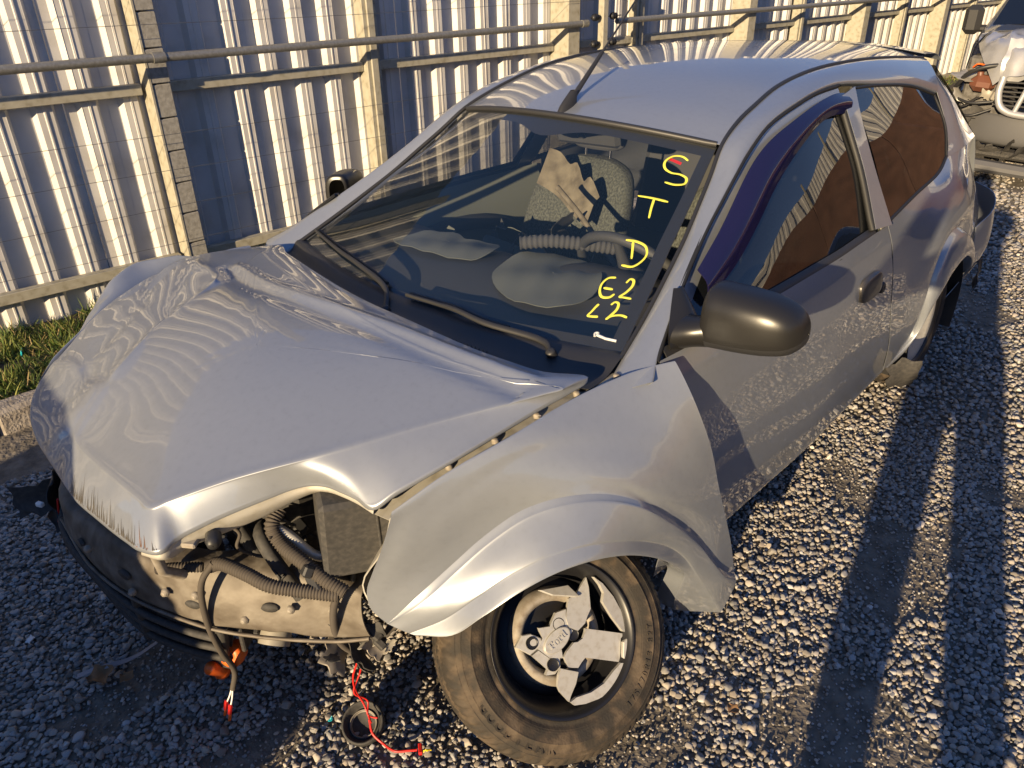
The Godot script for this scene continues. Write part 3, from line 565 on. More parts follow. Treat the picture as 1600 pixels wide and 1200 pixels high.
func ground() -> void:
	var g := solid("ground", null, M["dirt"], "packed grey brown dirt under the gravel of the yard", "")
	var p := PlaneMesh.new()
	p.size = Vector2(240, 240)
	g.mesh = p
	g.set_meta("kind", "structure")
	var patch := FastNoiseLite.new()
	patch.seed = 77; patch.frequency = 0.9; patch.fractal_octaves = 3
	var lists := []
	for k in 6: lists.append([])
	var lay := func(x0: float, x1: float, z0: float, z1: float, step: float, rmin: float, rmax: float, near: float, far: float, lift: float, keep: float) -> void:
		var x := x0
		while x < x1:
			var z := z0
			while z < z1:
				var q := Vector3(x + rng.randf_range(-0.5, 0.5) * step, 0, z + rng.randf_range(-0.5, 0.5) * step)
				var d := q.distance_to(CAM)
				z += step
				if d < near or d > far or not seen(q, 0.16): continue
				if q.x > 0.3 and q.x < 2.6 and q.z > -0.8 and q.z < 0.35: continue  # out of sight under the car
				if q.z < -1.99 + 0.0768 * q.x: continue
				var pk := patch.get_noise_2d(q.x, q.z * 1.6)
				var r := rmin + (rmax - rmin) * pow(rng.randf(), 1.9)
				if pk > 0.20 + 0.1 * rng.randf():  # worn patches with only small stones
					if rng.randf() > 0.55: continue
					r *= 0.5
				if rng.randf() > keep: continue
				var b := Basis.from_euler(Vector3(rng.randf() * TAU, rng.randf() * TAU, rng.randf() * TAU))
				b = b.scaled(Vector3(rng.randf_range(0.85, 1.25), rng.randf_range(0.55, 0.85), rng.randf_range(0.8, 1.15)) * r)
				q.y = r * rng.randf_range(0.15, 0.5) + lift * rng.randf()
				var tone := rng.randf_range(0.16, 0.40)
				if rng.randf() < 0.08: tone *= 1.35
				var warm := rng.randf_range(0.0, 0.16)
				lists[rng.randi() % 6].append([Transform3D(b, q), Color(tone * (1.0 + warm), tone, tone * (1.0 - warm * 1.1))])
			x += step
	lay.call(-2.0, 5.5, -2.2, 3.4, 0.0135, 0.005, 0.012, 0.0, 3.6, 0.004, 0.95)
	lay.call(-2.0, 5.5, -2.2, 3.4, 0.023, 0.0065, 0.0155, 0.0, 3.6, 0.010, 0.55)
	lay.call(0.0, 9.0, -2.2, 5.0, 0.023, 0.008, 0.017, 3.6, 6.0, 0.008, 1.0)
	lay.call(2.0, 13.0, -2.0, 7.0, 0.042, 0.014, 0.026, 6.0, 10.5, 0.01, 1.0)
	lay.call(5.0, 40.0, -2.0, 16.0, 0.16, 0.04, 0.08, 10.5, 26.0, 0.0, 1.0)
	for k in 6:
		var mm := MultiMesh.new()
		mm.transform_format = MultiMesh.TRANSFORM_3D
		mm.use_colors = true
		mm.mesh = stone_mesh(k + 3)
		mm.instance_count = lists[k].size()
		for i in lists[k].size():
			mm.set_instance_transform(i, lists[k][i][0])
			mm.set_instance_color(i, lists[k][i][1])
		var o := MultiMeshInstance3D.new()
		o.name = "gravel"
		o.multimesh = mm
		o.material_override = M["stone"]
		add_child(o, true)
		tag(o, "loose grey gravel covering the yard round the silver car", "gravel", "gravel of the yard")
		o.set_meta("kind", "stuff")
	# ---- kerb and grass strip at the fence foot
	var turn := -0.0768
	var bed := Mb.new()
	bed.box(at(Vector3(10, 0.03, -0.46)), Vector3(26, 0.10, 0.90), 0.02)
	var b := solid("soil_strip", bed.mesh(), M["soil"], "narrow strip of dark soil between kerb and fence", "", Vector3(0, 0, -2.42))
	b.rotation.y = turn
	b.set_meta("kind", "structure")
	b.position = Vector3(0, 0, -2.0)
	var kerb := thing("kerb", "low concrete kerb between the gravel and the grass strip", "kerb", Vector3(0, 0, -1.97), turn)
	var km := []
	for k in 3:
		var kb := Mb.new()
		kb.box(at(Vector3(0, 0, 0)), Vector3(0.992 - 0.004 * k, 0.22, 0.12), 0.018)
		km.append(kb.mesh())
	for k in 12:
		var o := put(kerb, "kerb_stone", km[k % 3], M["kerb concrete"])
		o.position = Vector3(-2.0 + k, 0.012 + 0.004 * sin(k * 2.3), 0.004 * cos(k * 1.7))
		o.rotation.y = 0.006 * sin(k * 3.1)
	var blades := []
	for k in 3: blades.append([])
	var clump := FastNoiseLite.new()
	clump.seed = 9; clump.frequency = 3.0
	for i in 15000:
		var q := Vector3(rng.randf_range(-1.0, 1.5), 0.075, rng.randf_range(-2.86, -2.06))
		if i > 13200: q = Vector3(rng.randf_range(8.0, 15.0), 0.075, rng.randf_range(-2.84, -2.3))
		q.z += 0.0768 * q.x
		var c := clump.get_noise_2d(q.x, q.z)
		if c < -0.25: continue
		var h := rng.randf_range(0.35, 1.0) * (0.75 + c)
		var b2 := Basis.from_euler(Vector3(rng.randf_range(-0.6, 0.6), rng.randf() * TAU, rng.randf_range(-0.6, 0.6))).scaled(Vector3(1, h, 1))
		var t := rng.randf()
		var col := Color(0.055, 0.105, 0.018).lerp(Color(0.22, 0.22, 0.05), t * t)
		if rng.randf() < 0.14: col = Color(0.30, 0.22, 0.10)
		blades[i % 3].append([Transform3D(b2, q), col])
	for k in 3:
		var gb := Mb.new()
		var l := PackedVector3Array()
		var r2 := PackedVector3Array()
		for j in 6:
			var t := j / 5.0
			var w := 0.0032 * (1.0 - t * t) + 0.0003
			var bend := (0.02 + 0.018 * k) * t * t
			l.append(Vector3(-w, 0.11 * t, bend)); r2.append(Vector3(w, 0.11 * t, bend + 0.001))
		gb.grid([l, r2])
		var mm := MultiMesh.new()
		mm.transform_format = MultiMesh.TRANSFORM_3D
		mm.use_colors = true
		mm.mesh = gb.mesh()
		mm.instance_count = blades[k].size()
		for i in blades[k].size():
			mm.set_instance_transform(i, blades[k][i][0])
			mm.set_instance_color(i, blades[k][i][1])
		var o := MultiMeshInstance3D.new()
		o.name = "grass"
		o.multimesh = mm
		o.material_override = M["grass"]
		add_child(o, true)
		tag(o, "green and straw coloured grass at the foot of the fence", "grass", "grass along the fence")
		o.set_meta("kind", "stuff")

# ---------------------------------------------------------------- fence
func fence() -> void:
	var f := thing("metal_fence", "tall white corrugated metal fence with rails, posts and wires behind the silver car", "fence", Vector3(0, 0, -2.87), -0.0768)
	var pitch := 0.206
	var prof := PackedVector2Array()
	for k in 5:
		for q in [[0.0, 0.0], [0.052, 0.0], [0.072, 0.034], [0.100, 0.034], [0.104, 0.0375], [0.111, 0.0375], [0.115, 0.034], [0.143, 0.034], [0.163, 0.0]]:
			prof.append(Vector2(k * pitch + q[0], q[1]))
	prof.append(Vector2(5 * pitch - 0.004, 0.0))
	var variants := []
	for k in 2:
		var b := Mb.new()
		for i in prof.size() - 1:
			var p := prof[i]
			var q := prof[i + 1]
			var wob := 0.0015 * sin(i * 1.3 + k)
			b.face([Vector3(p.x, 0.03, p.y), Vector3(q.x, 0.03, q.y), Vector3(q.x, 1.5, q.y + wob), Vector3(p.x, 1.5, p.y + wob)])
			b.face([Vector3(p.x, 1.5, p.y + wob), Vector3(q.x, 1.5, q.y + wob), Vector3(q.x, 2.9, q.y), Vector3(p.x, 2.9, p.y)])
		b.shell(0.0012)
		variants.append(b.mesh())
	for k in 27:
		var o := put(f, "corrugated_sheet", variants[k % 2], M["white fence steel"])
		o.position = Vector3(-2.67 + k * 1.03 - 0.0, 0, -0.034 + 0.006 * (k % 2) + 0.002 * sin(k * 2.2))
	# posts: masonry-faced one near the car's front, steel ones beyond
	var col := Node3D.new()
	col.name = "block_post"
	f.add_child(col, true)
	col.position = Vector3(0.868, 0, 0.06)
	var bv := []
	for k in 3:
		var b := Mb.new()
		b.box(at(Vector3.ZERO), Vector3(0.10 - 0.001 * k, 0.164, 0.12), 0.004)
		bv.append(b.mesh())
	for k in 18:
		var o := put(col, "block", bv[k % 3], M["concrete block"])
		o.position = Vector3(0.0015 * sin(k * 1.9), 0.10 + k * 0.17, 0.0012 * cos(k * 2.7))
	var fl := Mb.new()
	fl.box(at(Vector3(-0.056, 1.45, -0.004)), Vector3(0.009, 2.86, 0.118), 0.002)
	fl.box(at(Vector3(-0.054, 1.45, 0.058)), Vector3(0.014, 2.86, 0.010), 0.002)
	put(col, "steel_angle", fl.mesh(), M["cream fence steel"])
	var ib := Mb.new()   # rolled steel post
	ib.box(at(Vector3(0, 1.45, 0.045)), Vector3(0.10, 2.86, 0.007), 0.002)
	ib.box(at(Vector3(-0.046, 1.45, 0.0)), Vector3(0.008, 2.86, 0.083), 0.002)
	ib.box(at(Vector3(0.046, 1.45, 0.0)), Vector3(0.008, 2.86, 0.083), 0.002)
	ib.box(at(Vector3(0.0, 1.45, 0.056)), Vector3(0.05, 2.86, 0.014), 0.004)
	var ibm := ib.mesh()
	for s in [2.20, 4.82, 7.45, 9.95, 12.25, 14.8, 17.4, 20.0]:
		put(f, "steel_post", ibm, M["cream fence steel"]).position = Vector3(s, 0, 0.05)
	var wb := Mb.new()
	wb.box(at(Vector3(0, 1.45, 0)), Vector3(0.13, 2.86, 0.19), 0.006)
	var wbm := wb.mesh()
	for s in [3.92, 6.35, 8.72, 11.0, 13.5, 16.0, 18.6]:
		put(f, "square_post", wbm, M["cream fence steel"]).position = Vector3(s, 0, 0.10)
	# rails between the posts
	var stops := [-2.6, 0.79, 2.15, 3.85, 4.77, 6.28, 7.40, 8.65, 9.9, 10.93, 12.2, 13.43, 14.75, 15.93, 17.35, 18.53, 20.0]
	var starts := [0.0, 0.90, 2.25, 3.99, 4.87, 6.42, 7.50, 8.79, 10.0, 11.07, 12.3, 13.57, 14.85, 16.07, 17.45, 18.67]
	for y in [1.19, 0.27]:
		for k in starts.size():
			var a: float = -2.6 if k == 0 else starts[k]
			var e: float = stops[k + 1]
			var rb := Mb.new()
			var l := e - a - 0.004
			rb.box(at(Vector3(0, 0, 0)), Vector3(l, 0.055, 0.05), 0.003)
			var o := put(f, "rail", rb.mesh(), M["cream fence steel"])
			var mid := (a + e) * 0.5
			o.position = Vector3(mid, y - 0.0135 * mid, 0.031)
			o.rotation.z = -0.0135
	# pipe with a joint, on the outside of the posts
	for seg in [[-2.6, 0.86], [0.86, 4.0], [4.35, 9.4], [9.4, 20.0]]:
		var t := Mb.new()
		var a: float = seg[0]
		var e: float = seg[1]
		t.tube(PackedVector3Array([Vector3(a, 1.352 - 0.013 * a, 0.24), Vector3((a + e) * 0.5, 1.352 - 0.0135 * (a + e) * 0.5, 0.24), Vector3(e, 1.352 - 0.013 * e, 0.24)]), 0.0215, 14)
		t.tube(PackedVector3Array([Vector3(e - 0.05, 1.352 - 0.013 * e, 0.24), Vector3(e + 0.012, 1.352 - 0.013 * e, 0.24)]), 0.026, 14)
		put(f, "pipe", t.mesh(), M["galvanised pipe"])
	# wires, the thin insulator post and its insulators
	for y in [0.42, 0.61, 0.80, 0.985, 1.50, 1.69, 1.88, 2.07, 2.26]:
		var pts := PackedVector3Array()
		for k in 31:
			var s := -2.4 + k * 0.217
			pts.append(Vector3(s, y - 0.0135 * s + 0.004 * sin(s * 1.9 + y * 9.0), 0.222 + 0.004 * sin(s * 2.7 + y * 4.0)))
		var t := Mb.new()
		t.tube(pts, 0.0014, 5)
		put(f, "wire", t.mesh(), M["fence wire"])
	var tp := Mb.new()
	tp.box(at(Vector3(4.12, 1.45, 0.30)), Vector3(0.055, 2.9, 0.055), 0.004)
	put(f, "thin_post", tp.mesh(), M["cream fence steel"])
	for y in [0.96, 1.16, 1.34, 1.53, 1.72]:
		for s in [-0.085, 0.12]:
			var t := Mb.new()
			t.lathe(at(Vector3(4.12 + s, y, 0.30), axes(Vector3.RIGHT, Vector3.UP)), [Vector2(0.001, -0.035), Vector2(0.012, -0.035), Vector2(0.024, -0.022), Vector2(0.014, -0.014), Vector2(0.026, 0.0), Vector2(0.014, 0.012), Vector2(0.022, 0.022), Vector2(0.010, 0.034), Vector2(0.001, 0.034)], 14)
			t.tube(PackedVector3Array([Vector3(4.12, y, 0.30), Vector3(4.12 + s * 1.7, y, 0.30)]), 0.004, 6)
			put(f, "insulator", t.mesh(), M["black plastic"])

# ---------------------------------------------------------------- the wrecked car
func body_z(x: float, y: float) -> float:  # how far out the flank stands
	var b := table(x, [-0.75, -0.5, 0.0, 0.5, 1.2, 2.0, 2.6, 3.1], [0.62, 0.69, 0.74, 0.775, 0.79, 0.775, 0.73, 0.65])
	if y < 0.93:
		return b + table(y, [0.15, 0.3, 0.45, 0.62, 0.8, 0.93], [-0.03, 0.008, 0.03, 0.035, 0.025, 0.0])
	return b - (y - 0.93) * table(x, [0.3, 0.5, 0.675, 0.86, 1.2], [0.95, 0.87, 0.75, 0.63, 0.56])

func on_body(x: float, y: float, out := 0.0) -> Vector3:
	return Vector3(x, y, body_z(x, y) + out)

var side_up := pv([.28, .935, .653, .406, .99, .631, .536, 1.053, .604, .645, 1.109, .58, .749, 1.172, .554, .837, 1.226, .531, .93, 1.288, .505, 1.04, 1.328, .487, 1.15, 1.357, .478, 1.3, 1.388, .466, 1.55, 1.408, .458, 1.9, 1.404, .456, 2.3, 1.378, .452, 2.72, 1.338, .44])
var side_low := pv([.296, .956, .736, .37, .992, .708, .526, 1.069, .657, .676, 1.143, .619, .774, 1.192, .601, .858, 1.239, .588, .93, 1.272, .575, 1.076, 1.325, .556, 1.284, 1.360, .548, 1.42, 1.371, .540, 1.59, 1.372, .534, 1.9, 1.34, .550, 2.25, 1.298, .557, 2.55, 1.236, .567])
var ws_edge := pv([.287, .93, .640, .368, .971, .619, .448, 1.012, .600, .529, 1.055, .580, .608, 1.099, .560, .688, 1.141, .541, .768, 1.184, .522, .846, 1.23, .503, .93, 1.283, .485])
var qwin_top := pv([1.665, 1.35, .549, 1.91, 1.331, .553, 2.25, 1.289, .557, 2.52, 1.228, .567])
var qwin_low := pv([1.607, .962, .768, 1.92, .984, .748, 2.25, .995, .722, 2.40, 1.022, .697])

func ws(u: float, v: float, out := 0.0) -> Vector3:  # a point of the windscreen, u from right to left, v upwards
	var f := clampf(v, 0, 1) * 8.0
	var i := mini(int(f), 7)
	var e := ws_edge[i].lerp(ws_edge[i + 1], f - i)
	var c := Vector3(0.180 + 0.645 * v, 0.925 + 0.402 * v + 0.012 * sin(PI * v), 0)
	var k := u * u
	var p := Vector3(c.x * (1 - k) + e.x * k, c.y * (1 - k) + e.y * k, e.z * u)
	return p + Vector3(-0.53, 0.85, 0.0).normalized() * out

func wrecked_car() -> void:
	var car := thing("wrecked_car", "silver three door hatchback with crumpled bonnet, torn off front bumper and bent front wheel", "car")
	paintwork(car)
	glasshouse(car)
	car_details(car)
	front_end(car)
	cabin(car)
	front_wheel(car)
	other_wheels(car)

func crush(b: Mb, scale: float, amount: float, mask: Callable) -> void:  # buckles of beaten sheet metal
	var n := FastNoiseLite.new()
	n.seed = 31; n.frequency = scale; n.fractal_type = FastNoiseLite.FRACTAL_RIDGED; n.fractal_octaves = 1
	var n2 := FastNoiseLite.new()
	n2.seed = 8; n2.frequency = scale * 0.45; n2.fractal_octaves = 1
	for i in b.v.size():
		var p := b.v[i]
		var w: float = mask.call(p)
		if w > 0.0:
			var q := Vector3(p.x * 1.0 - p.z * 0.5, p.y, p.z * 1.6 + p.x * 0.6)
			b.v[i] += Vector3(-0.25, 0.9, -0.25) * w * amount * (n.get_noise_3dv(q) * 0.6 + n2.get_noise_3dv(q) * 1.1)

var hood_net := []

func paintwork(car: Node3D) -> void:
	var paint: Material = M["silver paint"]
	# bonnet
	var flange := PackedVector3Array()
	var under := PackedVector3Array()
	for p in hood_edge:
		var c := Vector3(-0.25, p.y, -0.02)
		flange.append(p + Vector3(0, -0.008, 0) + (c - p).normalized() * 0.001)
		under.append(p + Vector3(0, -0.012, 0) + (c - p).normalized() * 0.02)
	var mid := PackedVector3Array()
	var tight := PackedVector3Array()
	var rim_row := PackedVector3Array()
	for i in hood_edge.size():
		rim_row.append(hood_edge[i].lerp(hood_top_0[i], 0.06) + Vector3(0, 0.001, 0))
		mid.append(hood_edge[i].lerp(hood_top_0[i], 0.5) + Vector3(0, 0.003, 0))
		tight.append(hood_edge[i].lerp(hood_top_0[i], 0.93))
	var hub := PackedVector3Array()
	for i in hood_edge.size(): hub.append(hood_centre[0].lerp(hood_top_7[i], 0.05))
	var b := Mb.new()
	hood_net = loft([under, flange, hood_edge, rim_row, mid, tight, hood_top_0, hood_top_1, hood_top_2, hood_top_3, hood_top_4, hood_top_5, hood_top_6, hood_top_7, hub], 5, 5, true)
	b.grid(hood_net, true)
	crush(b, 2.4, 0.005, func(p: Vector3) -> float:
		var zc := table(p.x, [-0.66, -0.62, -0.25, 0.0, 0.1], [-0.16, -0.22, -0.36, -0.50, -0.56])
		return smoothstep(zc + 0.01, zc - 0.05, p.z) * smoothstep(0.02, -0.12, p.x))
	# sharp creases: height, width, then plan points (x, z)
	for cr in [
			[0.007, 0.020, -0.112, -0.459, -0.239, -0.395, -0.332, -0.362, -0.410, -0.321, -0.473, -0.294, -0.506, -0.290],
			[-0.009, 0.022, -0.306, -0.561, -0.388, -0.502, -0.458, -0.470, -0.523, -0.400],
			[-0.008, 0.020, -0.506, -0.290, -0.514, -0.347, -0.523, -0.429, -0.558, -0.413, -0.598, -0.382],
			[0.008, 0.018, -0.070, -0.676, -0.073, -0.561, -0.072, -0.519, -0.112, -0.459],
			[-0.008, 0.020, -0.070, -0.676, -0.127, -0.614, -0.211, -0.506, -0.288, -0.400],
			[-0.009, 0.018, -0.108, -0.786, -0.203, -0.686, -0.280, -0.573],
			[0.010, 0.022, -0.514, -0.347, -0.556, -0.299, -0.629, -0.295, -0.671, -0.332],
			[0.008, 0.020, -0.523, -0.429, -0.521, -0.526, -0.536, -0.594]]:
		var line := PackedVector3Array()
		for k in range(2, cr.size(), 2): line.append(Vector3(cr[k], 0, cr[k + 1]))
		line = spl(line, 4)
		for i in b.v.size():
			var p := Vector3(b.v[i].x, 0, b.v[i].z)
			if p.distance_to(line[0]) > 0.6: continue
			var d := 1.0
			for k in line.size() - 1:
				var ab := line[k + 1] - line[k]
				var t := clampf((p - line[k]).dot(ab) / ab.length_squared(), 0, 1)
				var fade := 1.0 if k > 1 and k < line.size() - 3 else 0.6
				d = minf(d, p.distance_to(line[k] + ab * t) / fade)
			if d < 0.12: b.v[i].y += cr[0] * exp(-d / cr[1])
	# the raised rear fold of the bonnet
	var fold := spl(pv([.0, .97, -.53, -.035, .98, -.30, -.03, .985, -.05, -.01, .985, .2, .01, .98, .4, .04, .965, .58]), 8)
	for i in b.v.size():
		var p := b.v[i]
		if p.x > -0.2:
			for k in fold.size():
				var d := Vector2(p.x - fold[k].x, p.z - fold[k].z)
				if absf(d.y) < 0.02:
					b.v[i].y += 0.007 * exp(-pow(d.x / 0.016, 2.0)) - 0.007 * exp(-pow((d.x + 0.045) / 0.028, 2.0))
					break
	b.shell(0.0016)
	put(car, "bonnet", b.mesh(), paint, "crumpled silver bonnet with scratched nose")
	# left front wing, splayed outwards
	var tucked := fender_skin_0.duplicate()
	for i in tucked.size(): tucked[i] += Vector3(0.0, -0.025, -0.012)
	b = Mb.new()
	var soft := func(a: PackedVector3Array, c: PackedVector3Array, t: float, out: float) -> PackedVector3Array:
		var r := PackedVector3Array()
		for i in a.size(): r.append(a[i].lerp(c[i], t) + Vector3(-0.2, 0.35, 0.9) * out)
		return r
	b.grid(loft([tucked, soft.call(tucked, fender_skin_0, 0.9, 0.0), fender_skin_0, soft.call(fender_skin_0, fender_skin_1, 0.16, 0.003), fender_skin_1, fender_skin_2, fender_skin_3, fender_skin_4, fender_skin_5, soft.call(fender_skin_5, fender_skin_6, 0.95, 0.0), fender_skin_6], 6, 5), false)
	var step := soft.call(fender_skin_6, fender_skin_7, 0.75, 0.001) as PackedVector3Array
	b.grid(loft([fender_skin_6, soft.call(fender_skin_6, fender_skin_7, 0.5, 0.0), step], 6, 3), false)
	b.grid(loft([step, fender_skin_7, soft.call(fender_skin_7, fender_skin_8, 0.5, 0.004), soft.call(fender_skin_7, fender_skin_8, 0.94, 0.002), fender_skin_8], 6, 5), false)
	b.grid(loft([fender_skin_8, soft.call(fender_skin_8, fender_skin_9, 0.10, 0.0), fender_skin_9, soft.call(fender_skin_9, fender_skin_10, 0.08, -0.003), fender_skin_10], 6, 4), false)
	b.shell(0.0014)
	put(car, "left_front_wing", b.mesh(), paint, "silver front wing splayed away from the door")
	# right front wing, pushed up into folds
	var edge := PackedVector3Array()
	for i in range(45, 59): edge.append(hood_edge[i])
	edge.reverse()
	var wr := [PackedVector3Array(), PackedVector3Array(), PackedVector3Array(), PackedVector3Array(), PackedVector3Array(), PackedVector3Array()]
	for p in edge:
		var up := table(p.x, [-0.66, -0.50, -0.40, -0.30, -0.255, -0.205, -0.165, -0.11, 0.0, 0.1, 0.2], [0.70, 0.79, 0.845, 0.905, 0.935, 0.955, 0.965, 0.967, 0.955, 0.945, 0.935])
		var out := table(p.x, [-0.66, -0.50, -0.40, -0.30, -0.255, -0.165, -0.11, 0.0, 0.1, 0.2], [-0.52, -0.625, -0.70, -0.785, -0.79, -0.815, -0.78, -0.75, -0.735, -0.73])
		var arch := exp(-pow((p.x + 0.02) / 0.30, 4.0))
		wr[0].append(p + Vector3(0.004, -0.035, -0.004))
		wr[1].append(p + Vector3(0.0, -0.014, -0.012))
		wr[2].append(Vector3(p.x, lerpf(p.y - 0.01, up, 0.6), lerpf(p.z - 0.012, out, 0.5)))
		wr[3].append(Vector3(p.x, up, out))
		wr[4].append(Vector3(p.x * 0.98, lerpf(up, 0.62, 0.5), out - 0.02 * arch))
		wr[5].append(Vector3(p.x * 0.96, lerpf(0.46, 0.62, arch), out - 0.01 * arch))
	b = Mb.new()
	b.grid(loft(wr, 8, 10), false)
	crush(b, 3.2, 0.014, func(p: Vector3) -> float: return smoothstep(0.15, -0.05, p.x))
	b.shell(0.0014)
	put(car, "right_front_wing", b.mesh(), paint, "buckled silver front wing beside the fence")
	# roof
	var st := []
	for i in range(6, 14):
		var e := side_up[i]
		var r := PackedVector3Array()
		var t := (e.x - 0.93) / 1.79
		for k in 9:
			var u := -1.0 + k * 0.25
			var w := 1 - u * u
			var px := e.x - 0.105 * w * pow(1 - t, 4.0) + 0.07 * w * pow(t, 5.0)
			r.append(Vector3(px, e.y + 0.036 * w + (0.004 if absf(u) < 1 else 0.0) - 0.002, (e.z - 0.006) * u))
		st.append(r)
	put(car, "roof", sheet(st, 4, 5, 0.0015), paint)
	for s in [1, -1]:
		var up := side_up if s > 0 else mirrored(side_up)
		var low := side_low if s > 0 else mirrored(side_low)
		var m1 := PackedVector3Array()
		var in0 := PackedVector3Array()
		var lo2 := PackedVector3Array()
		for i in up.size():
			var o := Vector3(0, 0.010, 0.014 * s)
			m1.append(up[i].lerp(low[i], 0.5) + o)
			in0.append(up[i] + Vector3(0, -0.012, -0.004 * s))
			lo2.append(low[i] + Vector3(0, -0.012, -0.012 * s))
		var rail := []
		for r in [in0, up, m1, low, lo2]:
			var q := PackedVector3Array([r[0] * 2.0 - r[1] + Vector3(0.02, 0.012, 0.0)])
			q.append_array(r)
			rail.append(q)
		put(car, "roof_side_rail", sheet(rail, 4, 4, 0.0015), paint)
		# black strip in the roof channel and along the windscreen pillar
		var b2 := Mb.new()
		var strip := PackedVector3Array()
		for i in up.size(): strip.append(up[i] + Vector3(0, 0.002 if i > 6 else 0.0, -0.005 * s))
		b2.tube(spl(strip, 4), 0.0062, 6)
		put(car, "roof_strip", b2.mesh(), M["black plastic"])
		# seal round the door opening
		var b3 := Mb.new()
		var seal := PackedVector3Array()
		for i in 11: seal.append(low[i] + Vector3(0, -0.006, -0.001 * s))
		b3.tube(spl(seal, 4), 0.007, 6)
		put(car, "door_seal", b3.mesh(), M["rubber seal"])
		# rear quarter
		var top := spl(pv([1.606, .955, .7683, 1.92, .98, .752, 2.25, .99, .725, 2.40, 1.018, .70, 2.70, 1.02, .675, 2.99, 1.0, .645]), 6)
		var arch := pv([1.899, .30, .7845, 2.05, .33, .795, 2.10, .40, .815, 2.075, .56, .82, 2.10, .69, .82, 2.20, .755, .815, 2.36, .765, .81, 2.53, .71, .805, 2.68, .62, .80, 2.82, .54, .785, 3.02, .47, .72])
		var lft := PackedVector3Array()
		for k in 21:
			var y := lerpf(0.955, 0.30, k / 20.0)
			var x := table(y, [0.30, 0.48, 0.63, 0.80, 0.955], [1.895, 1.785, 1.695, 1.64, 1.602]) + 0.004
			lft.append(on_body(x, y, 0.0008))
		var rgt := spl(pv([2.99, 1.0, .645, 3.05, .85, .665, 3.07, .65, .70, 3.02, .47, .72]), 5)
		var t0 := along(top, 22)
		var b0 := along(spl(arch, 5), 22)
		var l0 := along(lft, 12)
		var g0 := along(rgt, 12)
		var q := []
		for j in 12:
			var v := j / 11.0
			var row := PackedVector3Array()
			for i in 22:
				var u := i / 21.0
				var p := t0[i] * (1 - v) + b0[i] * v + l0[j] * (1 - u) + g0[j] * u - (t0[0] * (1 - u) * (1 - v) + t0[21] * u * (1 - v) + b0[0] * (1 - u) * v + b0[21] * u * v)
				p.z += 0.028 * sin(PI * v) * sin(PI * u) + 0.006 * sin(v * 9.0 + u * 13.0) * u * v
				if u > 0.75: p += Vector3(0.0, 0.0, -0.03 * sin(v * 7.0)) * (u - 0.75) * 3.0
				row.append(Vector3(p.x, p.y, p.z * s))
			q.append(row)
		put(car, "rear_quarter", sheet(q, 3, 3, 0.0015), paint)
		var lip := pv([1.95, .29, .785, 2.05, .31, .80, 2.10, .39, .825, 2.11, .50, .848, 2.16, .575, .86, 2.27, .61, .855, 2.42, .625, .85, 2.57, .595, .84, 2.70, .53, .83, 2.79, .46, .81, 2.90, .40, .76])
		var f1 := PackedVector3Array()
		var f2 := PackedVector3Array()
		var f3 := PackedVector3Array()
		var f0 := PackedVector3Array()
		for i in arch.size():
			f0.append(Vector3(arch[i].x, arch[i].y, (arch[i].z - 0.002) * s))
			var mm := arch[i].lerp(lip[i], 0.3) + Vector3(0, 0.006, 0.018 * smoothstep(0.0, 4.0, float(i)))
			f1.append(Vector3(mm.x, mm.y, mm.z * s))
			f2.append(Vector3(lip[i].x, lip[i].y, lip[i].z * s))
			f3.append(Vector3(lip[i].x, lip[i].y + 0.005, (lip[i].z - 0.05) * s))
		put(car, "rear_arch_flare", sheet([f0, f1, f2, f3], 4, 5, 0.0015), paint)
		# pillar behind the quarter window
		var c0 := pv([2.55, 1.232, .567, 2.555, 1.14, .615, 2.50, 1.06, .665, 2.40, 1.018, .70])
		var c1 := pv([2.72, 1.338, .44, 2.83, 1.19, .545, 2.92, 1.08, .60, 2.99, 1.0, .645])
		var cm := PackedVector3Array()
		var cc0 := PackedVector3Array()
		var cc1 := PackedVector3Array()
		for i in 4:
			var p := c0[i].lerp(c1[i], 0.45) + Vector3(0, 0.006, 0.016)
			cm.append(Vector3(p.x, p.y, p.z * s)); cc0.append(Vector3(c0[i].x, c0[i].y, c0[i].z * s)); cc1.append(Vector3(c1[i].x, c1[i].y, c1[i].z * s))
		put(car, "rear_pillar", sheet([cc0, cm, cc1], 5, 5, 0.0015), paint)
		# sill
		var s0 := PackedVector3Array()
		var s1 := PackedVector3Array()
		var s2 := PackedVector3Array()
		for k in 9:
			var x := 0.42 + k * 0.19
			s0.append(Vector3(x, 0.35 - 0.02 * k / 8.0, (body_z(x, 0.33) - 0.018) * s))
			s1.append(Vector3(x, 0.29 - 0.02 * k / 8.0, (body_z(x, 0.28) - 0.006) * s))
			s2.append(Vector3(x, 0.235 - 0.02 * k / 8.0, (body_z(x, 0.24) - 0.05) * s))
		put(car, "sill", sheet([s0, s1, s2], 2, 4, 0.0015), paint)
		door(car, s)
	# tail: lid, rear glass, valance
	var tail := []
	for a in [[2.735, 1.352, .438], [2.90, 1.335, .44], [2.93, 1.31, .45]]:
		var r := PackedVector3Array()
		for k in 9:
			var u := -1.0 + k * 0.25
			r.append(Vector3(a[0] + 0.07 * (1 - u * u), a[1] + 0.022 * (1 - u * u), a[2] * u))
		tail.append(r)
	put(car, "roof_spoiler", sheet(tail, 3, 3, 0.002), paint)
	var lid := []
	for a in [[3.00, 1.0, .645], [3.07, .85, .66], [3.09, .66, .68], [3.04, .47, .70], [2.95, .33, .66]]:
		var r := PackedVector3Array()
		for k in 9:
			var u := -1.0 + k * 0.25
			r.append(Vector3(a[0] + 0.10 * (1 - u * u), a[1], a[2] * u))
		lid.append(r)
	put(car, "tailgate", sheet(lid, 3, 3, 0.002), paint)
	var rg := []
